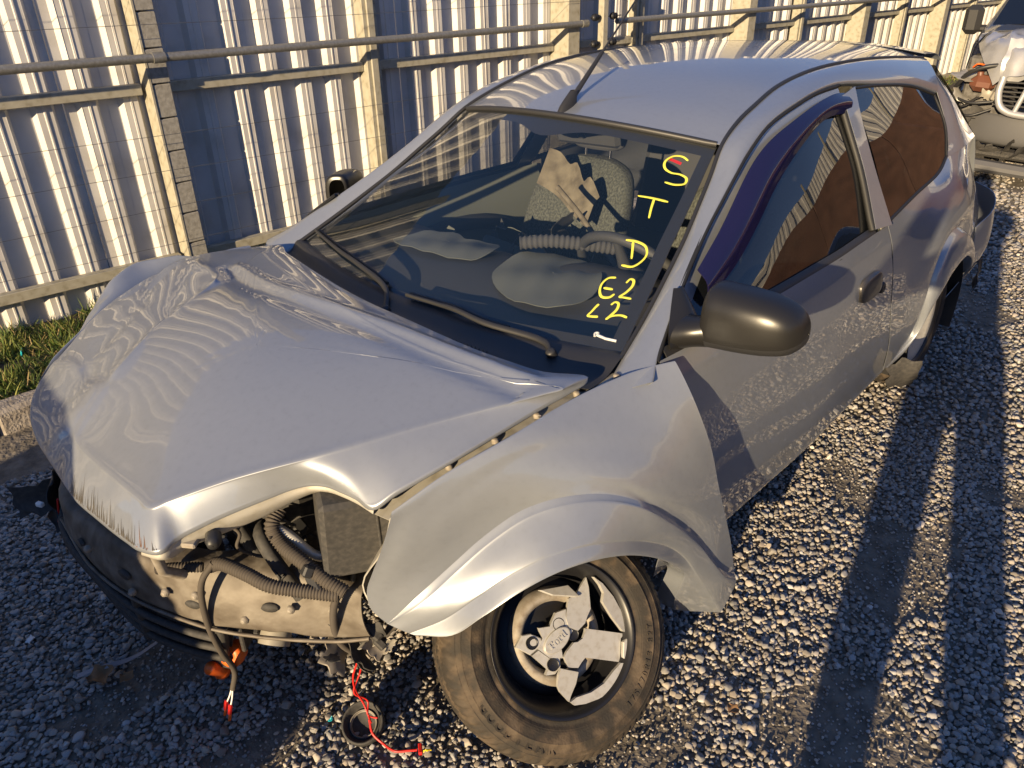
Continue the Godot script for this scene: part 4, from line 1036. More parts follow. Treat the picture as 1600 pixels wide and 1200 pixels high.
	for a in [[2.83, 1.30, .46], [2.92, 1.16, .55], [3.0, 1.01, .635]]:
		var r := PackedVector3Array()
		for k in 9:
			var u := -1.0 + k * 0.25
			r.append(Vector3(a[0] + 0.09 * (1 - u * u), a[1], a[2] * u))
		rg.append(r)
	put(car, "rear_window", sheet(rg, 3, 3), M["tinted glass"])

func door(car: Node3D, s: int) -> void:
	var d := Node3D.new()
	d.name = "door"
	car.add_child(d, true)
	d.set_meta("label", "left door with rain deflector and mirror" if s > 0 else "right door beside the fence")
	var rows := []
	for j in 13:
		var y := lerpf(0.952, 0.335, j / 12.0)
		var x1 := table(y, [0.30, 0.48, 0.63, 0.80, 0.955], [1.895, 1.785, 1.695, 1.64, 1.602])
		var r := PackedVector3Array()
		for i in 15:
			var x := lerpf(0.30, x1 - 0.002, i / 14.0)
			var yy := y - (0.02 * i / 14.0 if j > 9 else 0.0) * (j - 9) / 3.0
			var p := on_body(x, yy)
			r.append(Vector3(p.x, p.y, p.z * s))
		rows.append(r)
	var bk0 := PackedVector3Array()
	var bk1 := PackedVector3Array()
	for j in 8:
		var y := lerpf(0.95, 0.30, j / 7.0)
		var x1 := table(y, [0.30, 0.48, 0.63, 0.80, 0.955], [1.895, 1.785, 1.695, 1.64, 1.602])
		bk0.append(Vector3(x1 - 0.03, y, (body_z(x1, y) - 0.014) * s)); bk1.append(Vector3(x1 + 0.03, y, (body_z(x1, y) - 0.014) * s))
	put(d, "door_jamb", sheet([bk0, bk1], 3, 1, 0.003), M["silver inner paint"])
	put(d, "door_skin", sheet(rows, 2, 2, 0.0015), M["silver paint"])
	# frame round the glass
	var f0 := PackedVector3Array()
	var f1 := PackedVector3Array()
	for i in 11:
		var p := side_low[i]
		var k := (11.0 - i) / 11.0
		f0.append(Vector3(p.x + 0.004, p.y - 0.014, (p.z - 0.001) * s))
		var y := p.y - lerpf(0.03, 0.058, k)
		var x := p.x + lerpf(0.0, 0.03, k)
		f1.append(Vector3(x, y, (p.z + 0.0 + (p.y - y) * 0.5 - 0.006) * s))
	put(d, "window_frame", sheet([f0, f1], 4, 3, 0.012), M["silver paint"])
	var b0 := pv([1.555, 1.338, .557, 1.545, 1.25, .607, 1.53, 1.13, .675, 1.475, .965, .766])
	var b1 := pv([1.662, 1.352, .549, 1.632, 1.257, .602, 1.612, 1.108, .684, 1.597, .952, .773])
	var bb0 := PackedVector3Array()
	var bb1 := PackedVector3Array()
	for i in 4:
		bb0.append(Vector3(b0[i].x, b0[i].y, (b0[i].z) * s)); bb1.append(Vector3(b1[i].x, b1[i].y, (b1[i].z + 0.002) * s))
	put(d, "window_pillar", sheet([bb0, bb1], 6, 3, 0.012), M["silver paint"])
	var sb := Mb.new()
	var sp := PackedVector3Array()
	for p in bb0: sp.append(p + Vector3(-0.004, 0, 0.001 * s))
	sb.tube(spl(sp, 5), 0.011, 6)
	put(d, "glass_seal", sb.mesh(), M["rubber seal"])
	# glass
	var g0 := PackedVector3Array()
	var g1 := PackedVector3Array()
	for i in 9:
		var t := i / 8.0
		var top := along(f1, 9)[i]
		g0.append(top + Vector3(0, 0.008, -0.006 * s))
		var x := lerpf(0.36, 1.475, t)
		g1.append(Vector3(x, 0.93, (body_z(x, 0.93) - 0.016) * s))
	var gm := PackedVector3Array()
	for i in 9: gm.append(g0[i].lerp(g1[i], 0.5) + Vector3(0, 0.002, 0.008 * s))
	put(d, "window_glass", sheet([g0, gm, g1], 3, 5), M["tinted glass"] if s > 0 else M["clear glass"])
	var ss := Mb.new()
	var q := PackedVector3Array()
	for i in 9:
		var x := lerpf(0.33, 1.50, i / 8.0)
		q.append(Vector3(x, 0.957, (body_z(x, 0.957) - 0.001) * s))
	var q1 := PackedVector3Array()
	var q2 := PackedVector3Array()
	for p in q:
		q1.append(p + Vector3(0, 0.012, -0.012 * s)); q2.append(p + Vector3(0, -0.012, 0.006 * s))
	ss.grid(loft([q1, q, q2], 3, 3))
	ss.shell(0.003)
	put(d, "waist_strip", ss.mesh(), M["black plastic"])
	if s > 0:
		# rain deflector
		var v0 := spl(pv([.567, 1.073, .664, .703, 1.131, .640, .971, 1.268, .590, 1.208, 1.324, .577, 1.51, 1.352, .556, 1.60, 1.345, .556]), 6)
		var v1 := spl(pv([.545, 1.010, .712, .71, 1.055, .695, .85, 1.118, .672, .995, 1.187, .643, 1.17, 1.252, .618, 1.391, 1.299, .592, 1.585, 1.290, .590]), 6)
		var a0 := along(v0, 16)
		var a1 := along(v1, 16)
		var am := PackedVector3Array()
		for i in 16: am.append(a0[i].lerp(a1[i], 0.5) + Vector3(0, 0.006, 0.014))
		put(d, "rain_deflector", sheet([a0, am, a1], 3, 5, 0.0025), M["violet visor plastic"], "dark violet rain deflector over the door glass")
		# handle and lock
		var h := Mb.new()
		var c := Vector3(1.415, 0.805, body_z(1.415, 0.805))
		var ring := []
		for j in 5:
			var k := [1.0, 1.0, 0.9, 0.6, 0.05][j] as float
			var o := [0.0, 0.010, 0.016, 0.019, 0.020][j] as float
			var r := PackedVector3Array()
			for i in 24:
				var w := TAU * i / 24
				var sx := signf(cos(w)) * pow(absf(cos(w)), 0.6) * 0.084 * k
				var sy := signf(sin(w)) * pow(absf(sin(w)), 0.6) * 0.040 * k
				r.append(c + Vector3(sx, sy + 0.0 * sx, o - 0.10 * sy))
			ring.append(r)
		h.grid(ring, true)
		put(d, "handle", h.mesh(), M["handle plastic"])
		var bowl := Mb.new()
		bowl.lathe(Transform3D(Basis(Vector3(1.0, 0, 0), Vector3(0, -0.10, 1), Vector3(0, 0.62, 0.06)), c + Vector3(0.004, -0.024, -0.004)), [Vector2(.078, -.002), Vector2(.078, .006), Vector2(.070, .009), Vector2(.055, .006), Vector2(.001, .002)], 28)
		put(d, "handle_bowl", bowl.mesh(), M["silver paint"])
		var lk := Mb.new()
		lk.lathe(at(Vector3(1.535, 0.765, body_z(1.535, 0.765) - 0.002), axes(Vector3(0, 0.1, 1))), [Vector2(0.020, 0), Vector2(0.020, 0.009), Vector2(0.015, 0.014), Vector2(0.005, 0.014), Vector2(0.004, 0.010), Vector2(0.0005, 0.010)], 18)
		put(d, "lock", lk.mesh(), M["black plastic"])
	var fold := Transform3D()   # the one by the fence is folded back
	if s < 0: fold = at(Vector3(0.54, 1.0, -0.79)) * at(Vector3.ZERO, Basis(Vector3.UP, -0.95).scaled(Vector3.ONE * 0.84)) * at(Vector3(-0.42, -1.0, 0.80))
	# mirror: foot on the door corner, arm, shell in two halves, glass
	var foot := Mb.new()
	var fz := func(p: Vector3) -> Vector3: return Vector3(p.x, p.y, p.z * s)
	var fr := []
	for a in [[0.34, 0.965, 0.47, 0.965, 0.0], [0.36, 0.985, 0.47, 0.985, 0.014], [0.40, 1.015, 0.475, 1.015, 0.012], [0.455, 1.055, 0.48, 1.055, 0.004]]:
		var r := PackedVector3Array()
		for k in 5:
			var x := lerpf(a[0], a[2], k / 4.0)
			r.append(fz.call(on_body(x, a[1], 0.006 + a[4] * sin(PI * k / 4.0) * 2.0)))
		fr.append(r)
	foot.grid(loft(fr, 3, 3))
	foot.shell(0.008)
	var arm := []
	for a in [[0.405, 0.985, 0.735, 0.060, 0.040], [0.415, 0.992, 0.765, 0.046, 0.036], [0.43, 1.0, 0.80, 0.044, 0.04]]:
		var r := PackedVector3Array()
		for k in 14:
			var w := TAU * k / 14
			r.append(fz.call(Vector3(a[0] + cos(w) * a[3], a[1] + sin(w) * a[4], a[2])))
		arm.append(r)
	if s > 0: foot.grid(loft(arm, 2, 3, true), true)
	put(d, "mirror_foot", foot.mesh(), M["mirror plastic"])
	for half in 2:
		var hr := []
		# stations outwards from the car: height of top, bottom, front depth
		for a in [[0.778, 0.076, 0.042, 0.045], [0.784, 0.091, 0.050, 0.064], [0.83, 0.089, 0.052, 0.072], [0.88, 0.082, 0.052, 0.074], [0.93, 0.070, 0.050, 0.069], [0.968, 0.049, 0.043, 0.055], [0.986, 0.024, 0.026, 0.030], [0.990, 0.003, 0.003, 0.004]]:
			var r := PackedVector3Array()
			var cy: float = 1.014 + (a[0] - 0.80) * 0.10
			var cx: float = 0.455 + (a[0] - 0.80) * 0.10
			for k in 17:
				# the upper half runs from the rear rim over the top to the front seam; the lower half from the seam under to the rim
				var w := lerpf(-0.06, 1.10, k / 16.0) * PI if half == 0 else lerpf(1.104, 1.90, k / 16.0) * PI
				var yy: float = signf(sin(w)) * pow(absf(sin(w)), 0.62) * (a[1] if sin(w) > 0 else a[2])
				var xx: float = signf(cos(w)) * pow(absf(cos(w)), 0.68) * a[3] * (0.55 if cos(w) > 0 else 1.0)
				r.append(fz.call(Vector3(cx + xx, cy + yy, a[0])))
			hr.append(r)
		var mb := Mb.new()
		mb.grid(loft(hr, 2, 4))
		mb.shell(0.0025)
		put(d, "mirror_shell" if half == 0 else "mirror_base", mb.mesh(), M["mirror plastic"] if half == 0 else M["black plastic"]).transform = fold
	var gl := Mb.new()
	var gr := []
	for k in 5:
		var t := [0.02, 0.5, 0.8, 0.95, 1.0][k] as float
		var r := PackedVector3Array()
		for i in 20:
			var w := TAU * i / 20
			r.append(fz.call(Vector3(0.490 + 0.010 * (1 - t), 1.033 + sin(w) * 0.066 * t, 0.89 + cos(w) * 0.080 * t)))
		gr.append(r)
	gl.grid(gr, true)
	put(d, "mirror_glass", gl.mesh(), M["mirror glass"]).transform = fold

func glasshouse(car: Node3D) -> void:
	var w := Node3D.new()
	w.name = "windscreen"
	car.add_child(w, true)
	var rows := []
	for j in 17:
		var r := PackedVector3Array()
		for i in 25: r.append(ws(-1.0 + i / 12.0, j / 16.0))
		rows.append(r)
	put(w, "pane", sheet(rows, 1, 1), M["windscreen glass"])
	# black printed border, a narrow band just inside the pane
	var b := Mb.new()
	var band := func(p: Callable) -> void:
		var r := [PackedVector3Array(), PackedVector3Array()]
		for i in 33:
			for k in 2: r[k].append(p.call(i / 32.0, float(k)))
		b.grid(r)
	band.call(func(t: float, k: float) -> Vector3: return ws(-1.0 + 2.0 * t, 0.058 * k + 0.012 * k * cos(t * TAU), -0.004))
	band.call(func(t: float, k: float) -> Vector3: return ws(-1.0 + 2.0 * t, 1.0 - (0.055 + 0.06 * exp(-pow((t - 0.5) / 0.09, 2.0))) * k, -0.004))
	band.call(func(t: float, k: float) -> Vector3: return ws(1.0 - 0.055 * k, 0.05 + 0.9 * t, -0.004))
	band.call(func(t: float, k: float) -> Vector3: return ws(-1.0 + 0.055 * k, 0.05 + 0.9 * t, -0.004))
	put(w, "printed_border", b.mesh(), M["black plastic"])
	var tr := Mb.new()
	var tp := PackedVector3Array()
	for i in 33: tp.append(ws(-1.0 + i / 16.0, 1.0, 0.004))
	tr.tube(tp, 0.009, 6)
	put(w, "top_trim", tr.mesh(), M["black plastic"])
	# hand-written marks
	var strokes := [
		["S", [.902, .904, .867, .916, .82, .908, .796, .878, .809, .847, .849, .831, .898, .833, .933, .821, .936, .797, .896, .78, .844, .78]],
		["T", [.758, .687, .821, .692, .903, .693]], ["T", [.836, .694, .845, .645, .858, .597]],
		["D", [.844, .479, .856, .449, .872, .405]], ["D", [.811, .48, .859, .483, .903, .471, .922, .44, .917, .409, .89, .375, .845, .371]],
		["E", [.849, .316, .821, .307, .807, .279, .814, .247, .833, .227, .862, .232, .874, .249]], ["E", [.822, .264, .860, .266]],
		["2", [.897, .302, .906, .322, .92, .32, .926, .297, .914, .265, .898, .242, .911, .243, .945, .244]],
		["L", [.836, .196, .830, .180, .824, .160, .818, .142, .835, .142, .858, .146]],
		["2", [.882, .202, .892, .217, .906, .215, .912, .192, .901, .161, .892, .143, .903, .157, .936, .169, .963, .165]]]
	for st in strokes:
		var uvs := PackedVector3Array()
		for i in range(0, st[1].size(), 2): uvs.append(Vector3(st[1][i], st[1][i + 1], 0))
		uvs = spl(uvs, 5)
		var mid := PackedVector3Array()
		var lefts := PackedVector3Array()
		var rights := PackedVector3Array()
		for i in uvs.size():
			var p := ws(uvs[i].x, uvs[i].y, 0.0015)
			var a := ws(uvs[maxi(i - 1, 0)].x, uvs[maxi(i - 1, 0)].y, 0.0015)
			var c := ws(uvs[mini(i + 1, uvs.size() - 1)].x, uvs[mini(i + 1, uvs.size() - 1)].y, 0.0015)
			var side := (c - a).cross(Vector3(-0.53, 0.85, 0)).normalized()
			var hw := 0.0036 * (0.92 + 0.12 * sin(i * 0.23 + st[1][0] * 40.0)) * (0.6 if i == 0 or i == uvs.size() - 1 else 1.0)
			mid.append(p + Vector3(-0.53, 0.85, 0) * 0.0012); lefts.append(p - side * hw); rights.append(p + side * hw)
		var sbm := Mb.new()
		sbm.grid([lefts, mid, rights])
		put(w, "paint_stroke", sbm.mesh(), M["yellow marker paint"])
	# sticker and label inside the glass
	var lb := Mb.new()
	lb.face([ws(.80, .905, -.003), ws(.872, .895, -.003), ws(.872, .882, -.003), ws(.80, .892, -.003)])
	put(w, "red_sticker", lb.mesh(), M["red plastic"])
	var tube := Mb.new()
	tube.tube(PackedVector3Array([ws(.882, .08, -.004), ws(.92, .071, -.004), ws(.961, .069, -.004)]), 0.004, 6)
	tube.tube(spl(PackedVector3Array([ws(.877, .072, -.004), ws(.873, .085, -.004), ws(.884, .088, -.004), ws(.886, .076, -.004)]), 5), 0.003, 6)
	put(w, "white_clip", tube.mesh(), M["white plastic"])
	# quarter windows
	for s in [1, -1]:
		var a := qwin_top if s > 0 else mirrored(qwin_top)
		var c := qwin_low if s > 0 else mirrored(qwin_low)
		var m1 := PackedVector3Array()
		for i in 4: m1.append(a[i].lerp(c[i], 0.5) + Vector3(0.02 if i == 3 else 0.0, 0, 0.012 * s))
		var q := put(car, "quarter_window", sheet([a, m1, c], 5, 6), M["tinted glass"])
		var loop := PackedVector3Array()
		loop.append_array(spl(a, 5))
		loop.append_array(spl(PackedVector3Array([a[3], m1[3], c[3]]), 5))
		var cr := c.duplicate()
		cr.reverse()
		loop.append_array(spl(cr, 5))
		loop.append_array(PackedVector3Array([c[0], a[0]]))
		var sb := Mb.new()
		sb.tube(loop, 0.006, 5)
		put(q, "seal", sb.mesh(), M["rubber seal"])

func car_details(car: Node3D) -> void:
	# scuttle between bonnet and windscreen
	var r0 := PackedVector3Array()
	var r1 := PackedVector3Array()
	var r2 := PackedVector3Array()
	var r3 := PackedVector3Array()
	for i in range(30, 45):
		var u := lerpf(1.02, -1.02, (i - 30) / 14.0)
		var g := ws(u, 0.0, -0.004)
		var h := hood_edge[i]
		r0.append(ws(u, 0.035, -0.008)); r1.append(ws(u, -0.0, 0.012) + Vector3(-0.005, 0.0, 0))
		r2.append(g.lerp(h, 0.5) + Vector3(0, -0.022, 0)); r3.append(Vector3(h.x + 0.01, h.y - 0.035, h.z))
	put(car, "scuttle_panel", sheet([r0, r1, r2, r3], 4, 4, 0.002), M["black plastic"])
	var vb := Mb.new()
	var mid := spl(r2, 8)
	for i in range(24, 78):
		var p := mid[i] + Vector3(-0.03, 0.004, 0)
		vb.box(at(p, Basis(Vector3.UP, 0.5)), Vector3(0.035, 0.006, 0.0035), 0.001)
	put(car, "vent_ribs", vb.mesh(), M["black plastic"])
	# wipers
	for wp in [[[-0.0, -0.03, -.12, .02, -.40, .062, -.575, .071, -.78, .082, -.982, .086], 0.45], [[.80, -0.05, .731, -0.01, .46, .012, .30, .03, .199, .036, .003, .030], 0.62]]:
		var w := Node3D.new()
		w.name = "wiper"
		car.add_child(w, true)
		var pts := PackedVector3Array()
		for i in range(0, wp[0].size(), 2): pts.append(ws(wp[0][i], wp[0][i + 1], 0.020 if i < 8 else 0.012) + (Vector3(-0.03, 0.0, 0) if i == 0 else Vector3.ZERO))
		var fine := spl(pts, 6)
		var b := Mb.new()
		var side := (fine[-1] - fine[0]).cross(Vector3(-0.53, 0.85, 0)).normalized()
		var a := PackedVector3Array()
		var c := PackedVector3Array()
		var a2 := PackedVector3Array()
		var c2 := PackedVector3Array()
		for i in fine.size():
			var t := float(i) / (fine.size() - 1)
			var hw := lerpf(0.009, 0.0045, t)
			a.append(fine[i] - side * hw); c.append(fine[i] + side * hw)
			a2.append(fine[i] - side * hw * 0.7 + Vector3(-0.53, 0.85, 0) * 0.006); c2.append(fine[i] + side * hw * 0.7 + Vector3(-0.53, 0.85, 0) * 0.008)
		b.grid([a, a2, c2, c])
		b.shell(0.002)
		b.lathe(at(fine[0], axes(Vector3(-0.53, 0.85, 0))), [Vector2(0.013, -0.02), Vector2(0.013, 0.006), Vector2(0.009, 0.011), Vector2(0.001, 0.011)], 16)
		put(w, "arm", b.mesh(), M["black plastic"])
		var bl := Mb.new()
		var e := PackedVector3Array()
		for i in 13:
			var k := int(lerpf(fine.size() * wp[1] * 0.55, fine.size() - 1, i / 12.0))
			e.append(fine[k] + side * 0.012 - Vector3(-0.53, 0.85, 0) * 0.008)
		bl.tube(e, 0.0055, 5)
		put(w, "blade", bl.mesh(), M["rubber seal"])
	# aerial
	var an := Node3D.new()
	an.name = "aerial"
	car.add_child(an, true)
	var base := Vector3(0.895, 1.333, 0.0)
	var dir := Vector3(0.83, 0.55, -0.10).normalized()
	var ab := Mb.new()
	var foot := []
	for k in 6:
		var t := k / 5.0
		var ring := PackedVector3Array()
		for i in 14:
			var w := TAU * i / 14
			ring.append(base + Vector3(0.02 * t - 0.02, 0, 0) + Vector3(cos(w) * (0.042 - 0.028 * t), 0.045 * pow(t, 0.7), sin(w) * (0.017 - 0.007 * t)) + dir * 0.02 * t)
		foot.append(ring)
	ab.grid(foot, true)
	put(an, "foot", ab.mesh(), M["black plastic"])
	ab = Mb.new()
	var p0 := base + Vector3(0.005, 0.032, 0)
	ab.tube(PackedVector3Array([p0, p0 + dir * 0.10, p0 + dir * 0.21, p0 + dir * 0.215, p0 + dir * 0.40, p0 + dir * 0.58]), [0.0085, 0.0075, 0.006, 0.0035, 0.003, 0.0025], 8)
	put(an, "rod", ab.mesh(), M["black plastic"])
	# scratches on the bonnet nose, rust at its tip
	var n := FastNoiseLite.new()
	n.seed = 4; n.frequency = 1.0
	var sb := Mb.new()
	var rb := Mb.new()
	for k in 260:
		var t := rng.randf()
		var col := 1.0 + t * 38.5
		var c0 := int(col)
		var len := rng.randf_range(0.10, 0.60) * (0.75 + 0.45 * n.get_noise_1d(col * 0.6))
		var st := rng.randf_range(0.0, 0.25)
		var pts := [PackedVector3Array(), PackedVector3Array()]
		var hw := rng.randf_range(0.0005, 0.0013)
		var slant := rng.randf_range(-0.010, 0.004)
		for j in 9:
			var f := clampf(st + len * j / 8.0, 0.0, 0.99)
			var jr := 10.0 + f * 15.0
			var j0 := int(jr)
			var pa: Vector3 = hood_net[j0][c0].lerp(hood_net[j0][c0 + 1], col - c0)
			var pb: Vector3 = hood_net[j0 + 1][c0].lerp(hood_net[j0 + 1][c0 + 1], col - c0)
			var p := pa.lerp(pb, jr - j0) + Vector3(-0.7, 0.7, 0) * 0.0022 + Vector3(0, 0, slant * f)
			var w := hw * (1.0 - 0.8 * absf(j / 4.0 - 1.0))
			pts[0].append(p - Vector3(0, 0, w)); pts[1].append(p + Vector3(0, 0, w))
		if t > 0.86 and k % 3 == 0: rb.grid([pts[0], pts[1]])
		else: sb.grid([pts[0], pts[1]])
	put(car, "scratch_marks", sb.mesh(), M["scratch dirt"])
	put(car, "rust_marks", rb.mesh(), M["rust"])

func corrugated(path: PackedVector3Array, r: float, pitch: float) -> ArrayMesh:
	var fine := spl(path, 12)
	var total := 0.0
	for i in range(1, fine.size()): total += fine[i].distance_to(fine[i - 1])
	var n := int(total / pitch) * 4
	var q := along(fine, n)
	var rr := []
	for i in n: rr.append(r * (1.0 if i % 4 < 2 else 0.84))
	var b := Mb.new()
	b.tube(q, rr, 12)
	return b.mesh()

func cable(path: PackedVector3Array, r: float) -> ArrayMesh:
	var b := Mb.new()
	b.tube(spl(path, 8), r, 7)
	return b.mesh()

func front_end(car: Node3D) -> void:
	# beam across the nose, bent back at the left
	var top := pv([-.58, .57, -.60, -.663, .57, -.381, -.655, .57, -.213, -.632, .57, -.037, -.60, .57, .071, -.54, .57, .147, -.465, .565, .242, -.40, .56, .344, -.355, .555, .45])
	var bot := pv([-.58, .47, -.60, -.659, .46, -.46, -.677, .44, -.238, -.654, .43, -.061, -.606, .42, .078, -.564, .42, .178, -.489, .42, .298, -.405, .42, .405, -.36, .435, .465])
	var a0 := PackedVector3Array()
	var a2 := PackedVector3Array()
	var m1 := PackedVector3Array()
	var m0 := PackedVector3Array()
	var m2 := PackedVector3Array()
	for i in top.size():
		var d := Vector3(0.055, 0.0, -0.012)
		a0.append(top[i] + d + Vector3(0, 0.004, 0)); a2.append(bot[i] + d * 0.6 + Vector3(0, -0.006, 0))
		m0.append(top[i].lerp(bot[i], 0.1) + Vector3(-0.012, 0, 0.004))
		m1.append(top[i].lerp(bot[i], 0.5) + Vector3(-0.017 + 0.006 * sin(i * 2.1), 0, 0.006))
		m2.append(top[i].lerp(bot[i], 0.93) + Vector3(-0.010, 0, 0.004))
	var b := Mb.new()
	b.grid(loft([a0, top, m0, m1, m2, bot, a2], 7, 4))
	crush(b, 5.0, 0.012, func(p: Vector3) -> float: return 1.0)
	b.shell(0.003)
	put(car, "front_beam", b.mesh(), M["dusty silver beam"], "dusty bent cross beam below the bonnet nose")
	for q in [[0.50, 0.62, 0.013], [0.72, 0.45, 0.013], [0.27, 0.45, 0.014], [0.12, 0.45, 0.010], [0.86, 0.85, 0.008]]:
		var i := 1 + int(q[0] * 7.0)
		var f: float = q[0] * 7.0 - int(q[0] * 7.0)
		var p := m1[i].lerp(m1[mini(i + 1, 8)], f) + Vector3(-0.006, 0.05 - q[1] * 0.1, 0.004)
		var t := (m1[mini(i + 1, 8)] - m1[i]).normalized()
		var nrm_ := t.cross(Vector3.UP).normalized()
		if nrm_.x > 0: nrm_ = -nrm_
		var hb := Mb.new()
		hb.lathe(Transform3D(Basis(t, nrm_, t.cross(nrm_)).scaled_local(Vector3(1.5, 1, 0.8)), p), [Vector2(0.0005, 0.002), Vector2(q[2], 0.0015), Vector2(q[2], -0.006)], 14)
		put(car, "beam_hole", hb.mesh(), M["dusty black plastic"])
	# bolts, plates and a welded lip on the beam
	for k in 7:
		var f := 2.2 + k * 0.85
		var i := int(f)
		var p := m1[i].lerp(m1[mini(i + 1, 8)], f - i) + Vector3(-0.014, [0.028, -0.03, 0.012][k % 3], 0.006)
		var bo := Mb.new()
		bo.lathe(at(p, axes(Vector3(-0.9, 0.1, 0.4))), [Vector2(.010, -.006), Vector2(.010, .001), Vector2(.0065, .001), Vector2(.0065, .006), Vector2(.0005, .0065)], 6)
		put(car, "beam_bolt", bo.mesh(), M["rusty steel"])
	var seam := PackedVector3Array()
	for i in range(1, 9): seam.append(bot[i] + Vector3(-0.014, 0.004, 0.006))
	put(car, "beam_lip", cable(seam, 0.0045), M["dusty silver beam"])
	# torn lower bumper carrier
	var l0 := PackedVector3Array()
	var l1 := PackedVector3Array()
	var l2 := PackedVector3Array()
	var low := pv([-.60, .42, -.58, -.66, .40, -.478, -.655, .33, -.286, -.631, .25, -.124, -.57, .215, .0, -.53, .21, .06])
	for i in low.size():
		l0.append(bot[i] + Vector3(0.03, -0.01, -0.02)); l1.append(bot[i].lerp(low[i], 0.6) + Vector3(0.015, -0.005, 0)); l2.append(low[i] + Vector3(0.0, 0, 0))
	b = Mb.new()
	b.grid(loft([l0, l1, l2], 5, 5))
	crush(b, 6.0, 0.012, func(p: Vector3) -> float: return 1.0)
	b.shell(0.004)
	put(car, "lower_carrier", b.mesh(), M["dusty black plastic"])
	var bars := Mb.new()
	for k in 3:
		var pts := PackedVector3Array()
		for i in low.size(): pts.append(bot[i].lerp(low[i], 0.25 + 0.32 * k) + Vector3(-0.015, 0, 0.006))
		bars.tube(spl(pts, 5), 0.010, 7)
	for i in [1, 3, 5]: bars.tube(PackedVector3Array([bot[i] + Vector3(-0.005, 0.0, 0), low[i] + Vector3(-0.012, -0.01, 0)]), 0.013, 6)
	put(car, "grille_bars", bars.mesh(), M["dusty black plastic"])
	# pressed inner skin of the bonnet over the lamp opening
	var e0 := PackedVector3Array()
	var e1 := PackedVector3Array()
	var e2 := PackedVector3Array()
	var e3 := PackedVector3Array()
	for i in range(7, 21):
		var p := hood_edge[i]
		var t := (i - 7) / 13.0
		var dip := sin(PI * minf(t * 1.25, 1.0))
		e0.append(p + Vector3(0.004, -0.010, -0.003)); e1.append(p + Vector3(0.002, -0.022 - 0.012 * dip, -0.004))
		e2.append(p + Vector3(0.024, -0.035 - 0.030 * dip, -0.020)); e3.append(p + Vector3(0.06, -0.045 - 0.02 * dip, -0.05))
	put(car, "bonnet_inner_skin", sheet([e0, e1, e2, e3], 4, 5, 0.002), M["silver inner paint"])
	var lt := Mb.new()
	lt.box(at(Vector3(-0.60, 0.728, 0.235), Basis(Vector3.UP, 0.6)), Vector3(0.035, 0.012, 0.03), 0.003)
	lt.tube(PackedVector3Array([Vector3(-0.665, 0.735, 0.20), Vector3(-0.655, 0.66, 0.19), Vector3(-0.61, 0.60, 0.16)]), 0.011, 8)
	put(car, "bonnet_catch", lt.mesh(), M["rusty steel"])
	var rub := Mb.new()
	rub.lathe(at(Vector3(-0.565, 0.738, 0.262), axes(Vector3(-0.5, -0.2, 0.8))), [Vector2(0.001, 0.03), Vector2(0.011, 0.03), Vector2(0.016, 0.018), Vector2(0.016, 0.0)], 14)
	put(car, "rubber_stop", rub.mesh(), M["black plastic"])
	# dark engine bay
	var bay := Mb.new()
	bay.box(at(Vector3(0.24, 0.58, 0)), Vector3(0.02, 0.66, 1.22), 0.003)
	bay.box(at(Vector3(0.0, 0.36, 0)), Vector3(0.46, 0.03, 0.90), 0.003)
	for s in [-1, 1]: bay.box(at(Vector3(0.0, 0.62, 0.47 * s)), Vector3(0.46, 0.50, 0.02), 0.003)
	put(car, "engine_bay", bay.mesh(), M["bay steel"])
	var eng := Mb.new()
	eng.box(at(Vector3(-0.17, 0.53, -0.08), Basis(Vector3.RIGHT, 0.1)), Vector3(0.40, 0.42, 0.55), 0.03)
	eng.lathe(at(Vector3(-0.25, 0.75, 0.10)), [Vector2(0.001, 0.05), Vector2(0.04, 0.05), Vector2(0.045, 0.03), Vector2(0.045, -0.1)], 20)
	for k in 4: eng.tube(spl(PackedVector3Array([Vector3(-0.36, 0.60, -0.2 + 0.12 * k), Vector3(-0.46, 0.66, -0.12 + 0.12 * k), Vector3(-0.44, 0.52, -0.06 + 0.13 * k)]), 6), 0.016, 8)
	put(car, "engine", eng.mesh(), M["dusty black plastic"])
	var bt := Mb.new()
	bt.box(at(Vector3(-0.315, 0.70, 0.385), Basis(Vector3.UP, -0.50) * Basis(Vector3.FORWARD, 0.06)), Vector3(0.15, 0.19, 0.17), 0.010)
	for k in 5: bt.box(at(Vector3(-0.317 + 0.030 * k, 0.70, 0.478 - 0.016 * k), Basis(Vector3.UP, -0.50)), Vector3(0.006, 0.17, 0.012), 0.002)
	put(car, "battery_box", bt.mesh(), M["dusty black plastic"])
	var br := Mb.new()
	var bw := spl(pv([-.45, .70, .27, -.428, .675, .30, -.398, .625, .355, -.375, .635, .385, -.345, .665, .405, -.325, .665, .43, -.335, .62, .45]), 5)
	br.tube(bw, 0.011, 6)
	put(car, "lamp_bracket", br.mesh(), M["silver inner paint"])
	# inner wing edge seen in the gap beside the bonnet
	var g0 := PackedVector3Array()
	var g1 := PackedVector3Array()
	for i in 14:
		var p := fender_skin_0[i]
		g0.append(p + Vector3(0.0, -0.028, -0.012)); g1.append(p + Vector3(0.0, -0.040, -0.075))
	put(car, "inner_wing_rail", sheet([g0, g1], 3, 3, 0.003), M["silver inner paint"])
	var w0 := pv([-.322, .79, .535, -.35, .71, .528, -.380, .61, .484, -.378, .545, .515])
	var w1 := pv([-.285, .76, .495, -.30, .70, .485, -.33, .60, .45, -.34, .50, .47])
	put(car, "lamp_side_plate", sheet([w0, w1], 4, 4, 0.003), M["silver inner paint"])
	var scr := Mb.new()
	for k in 5:
		var p := fender_skin_0[3 + k * 2] + Vector3(0.0, -0.027, -0.036)
		scr.lathe(at(p), [Vector2(0.009, 0.0), Vector2(0.009, 0.008), Vector2(0.006, 0.011), Vector2(0.0005, 0.011)], 6)
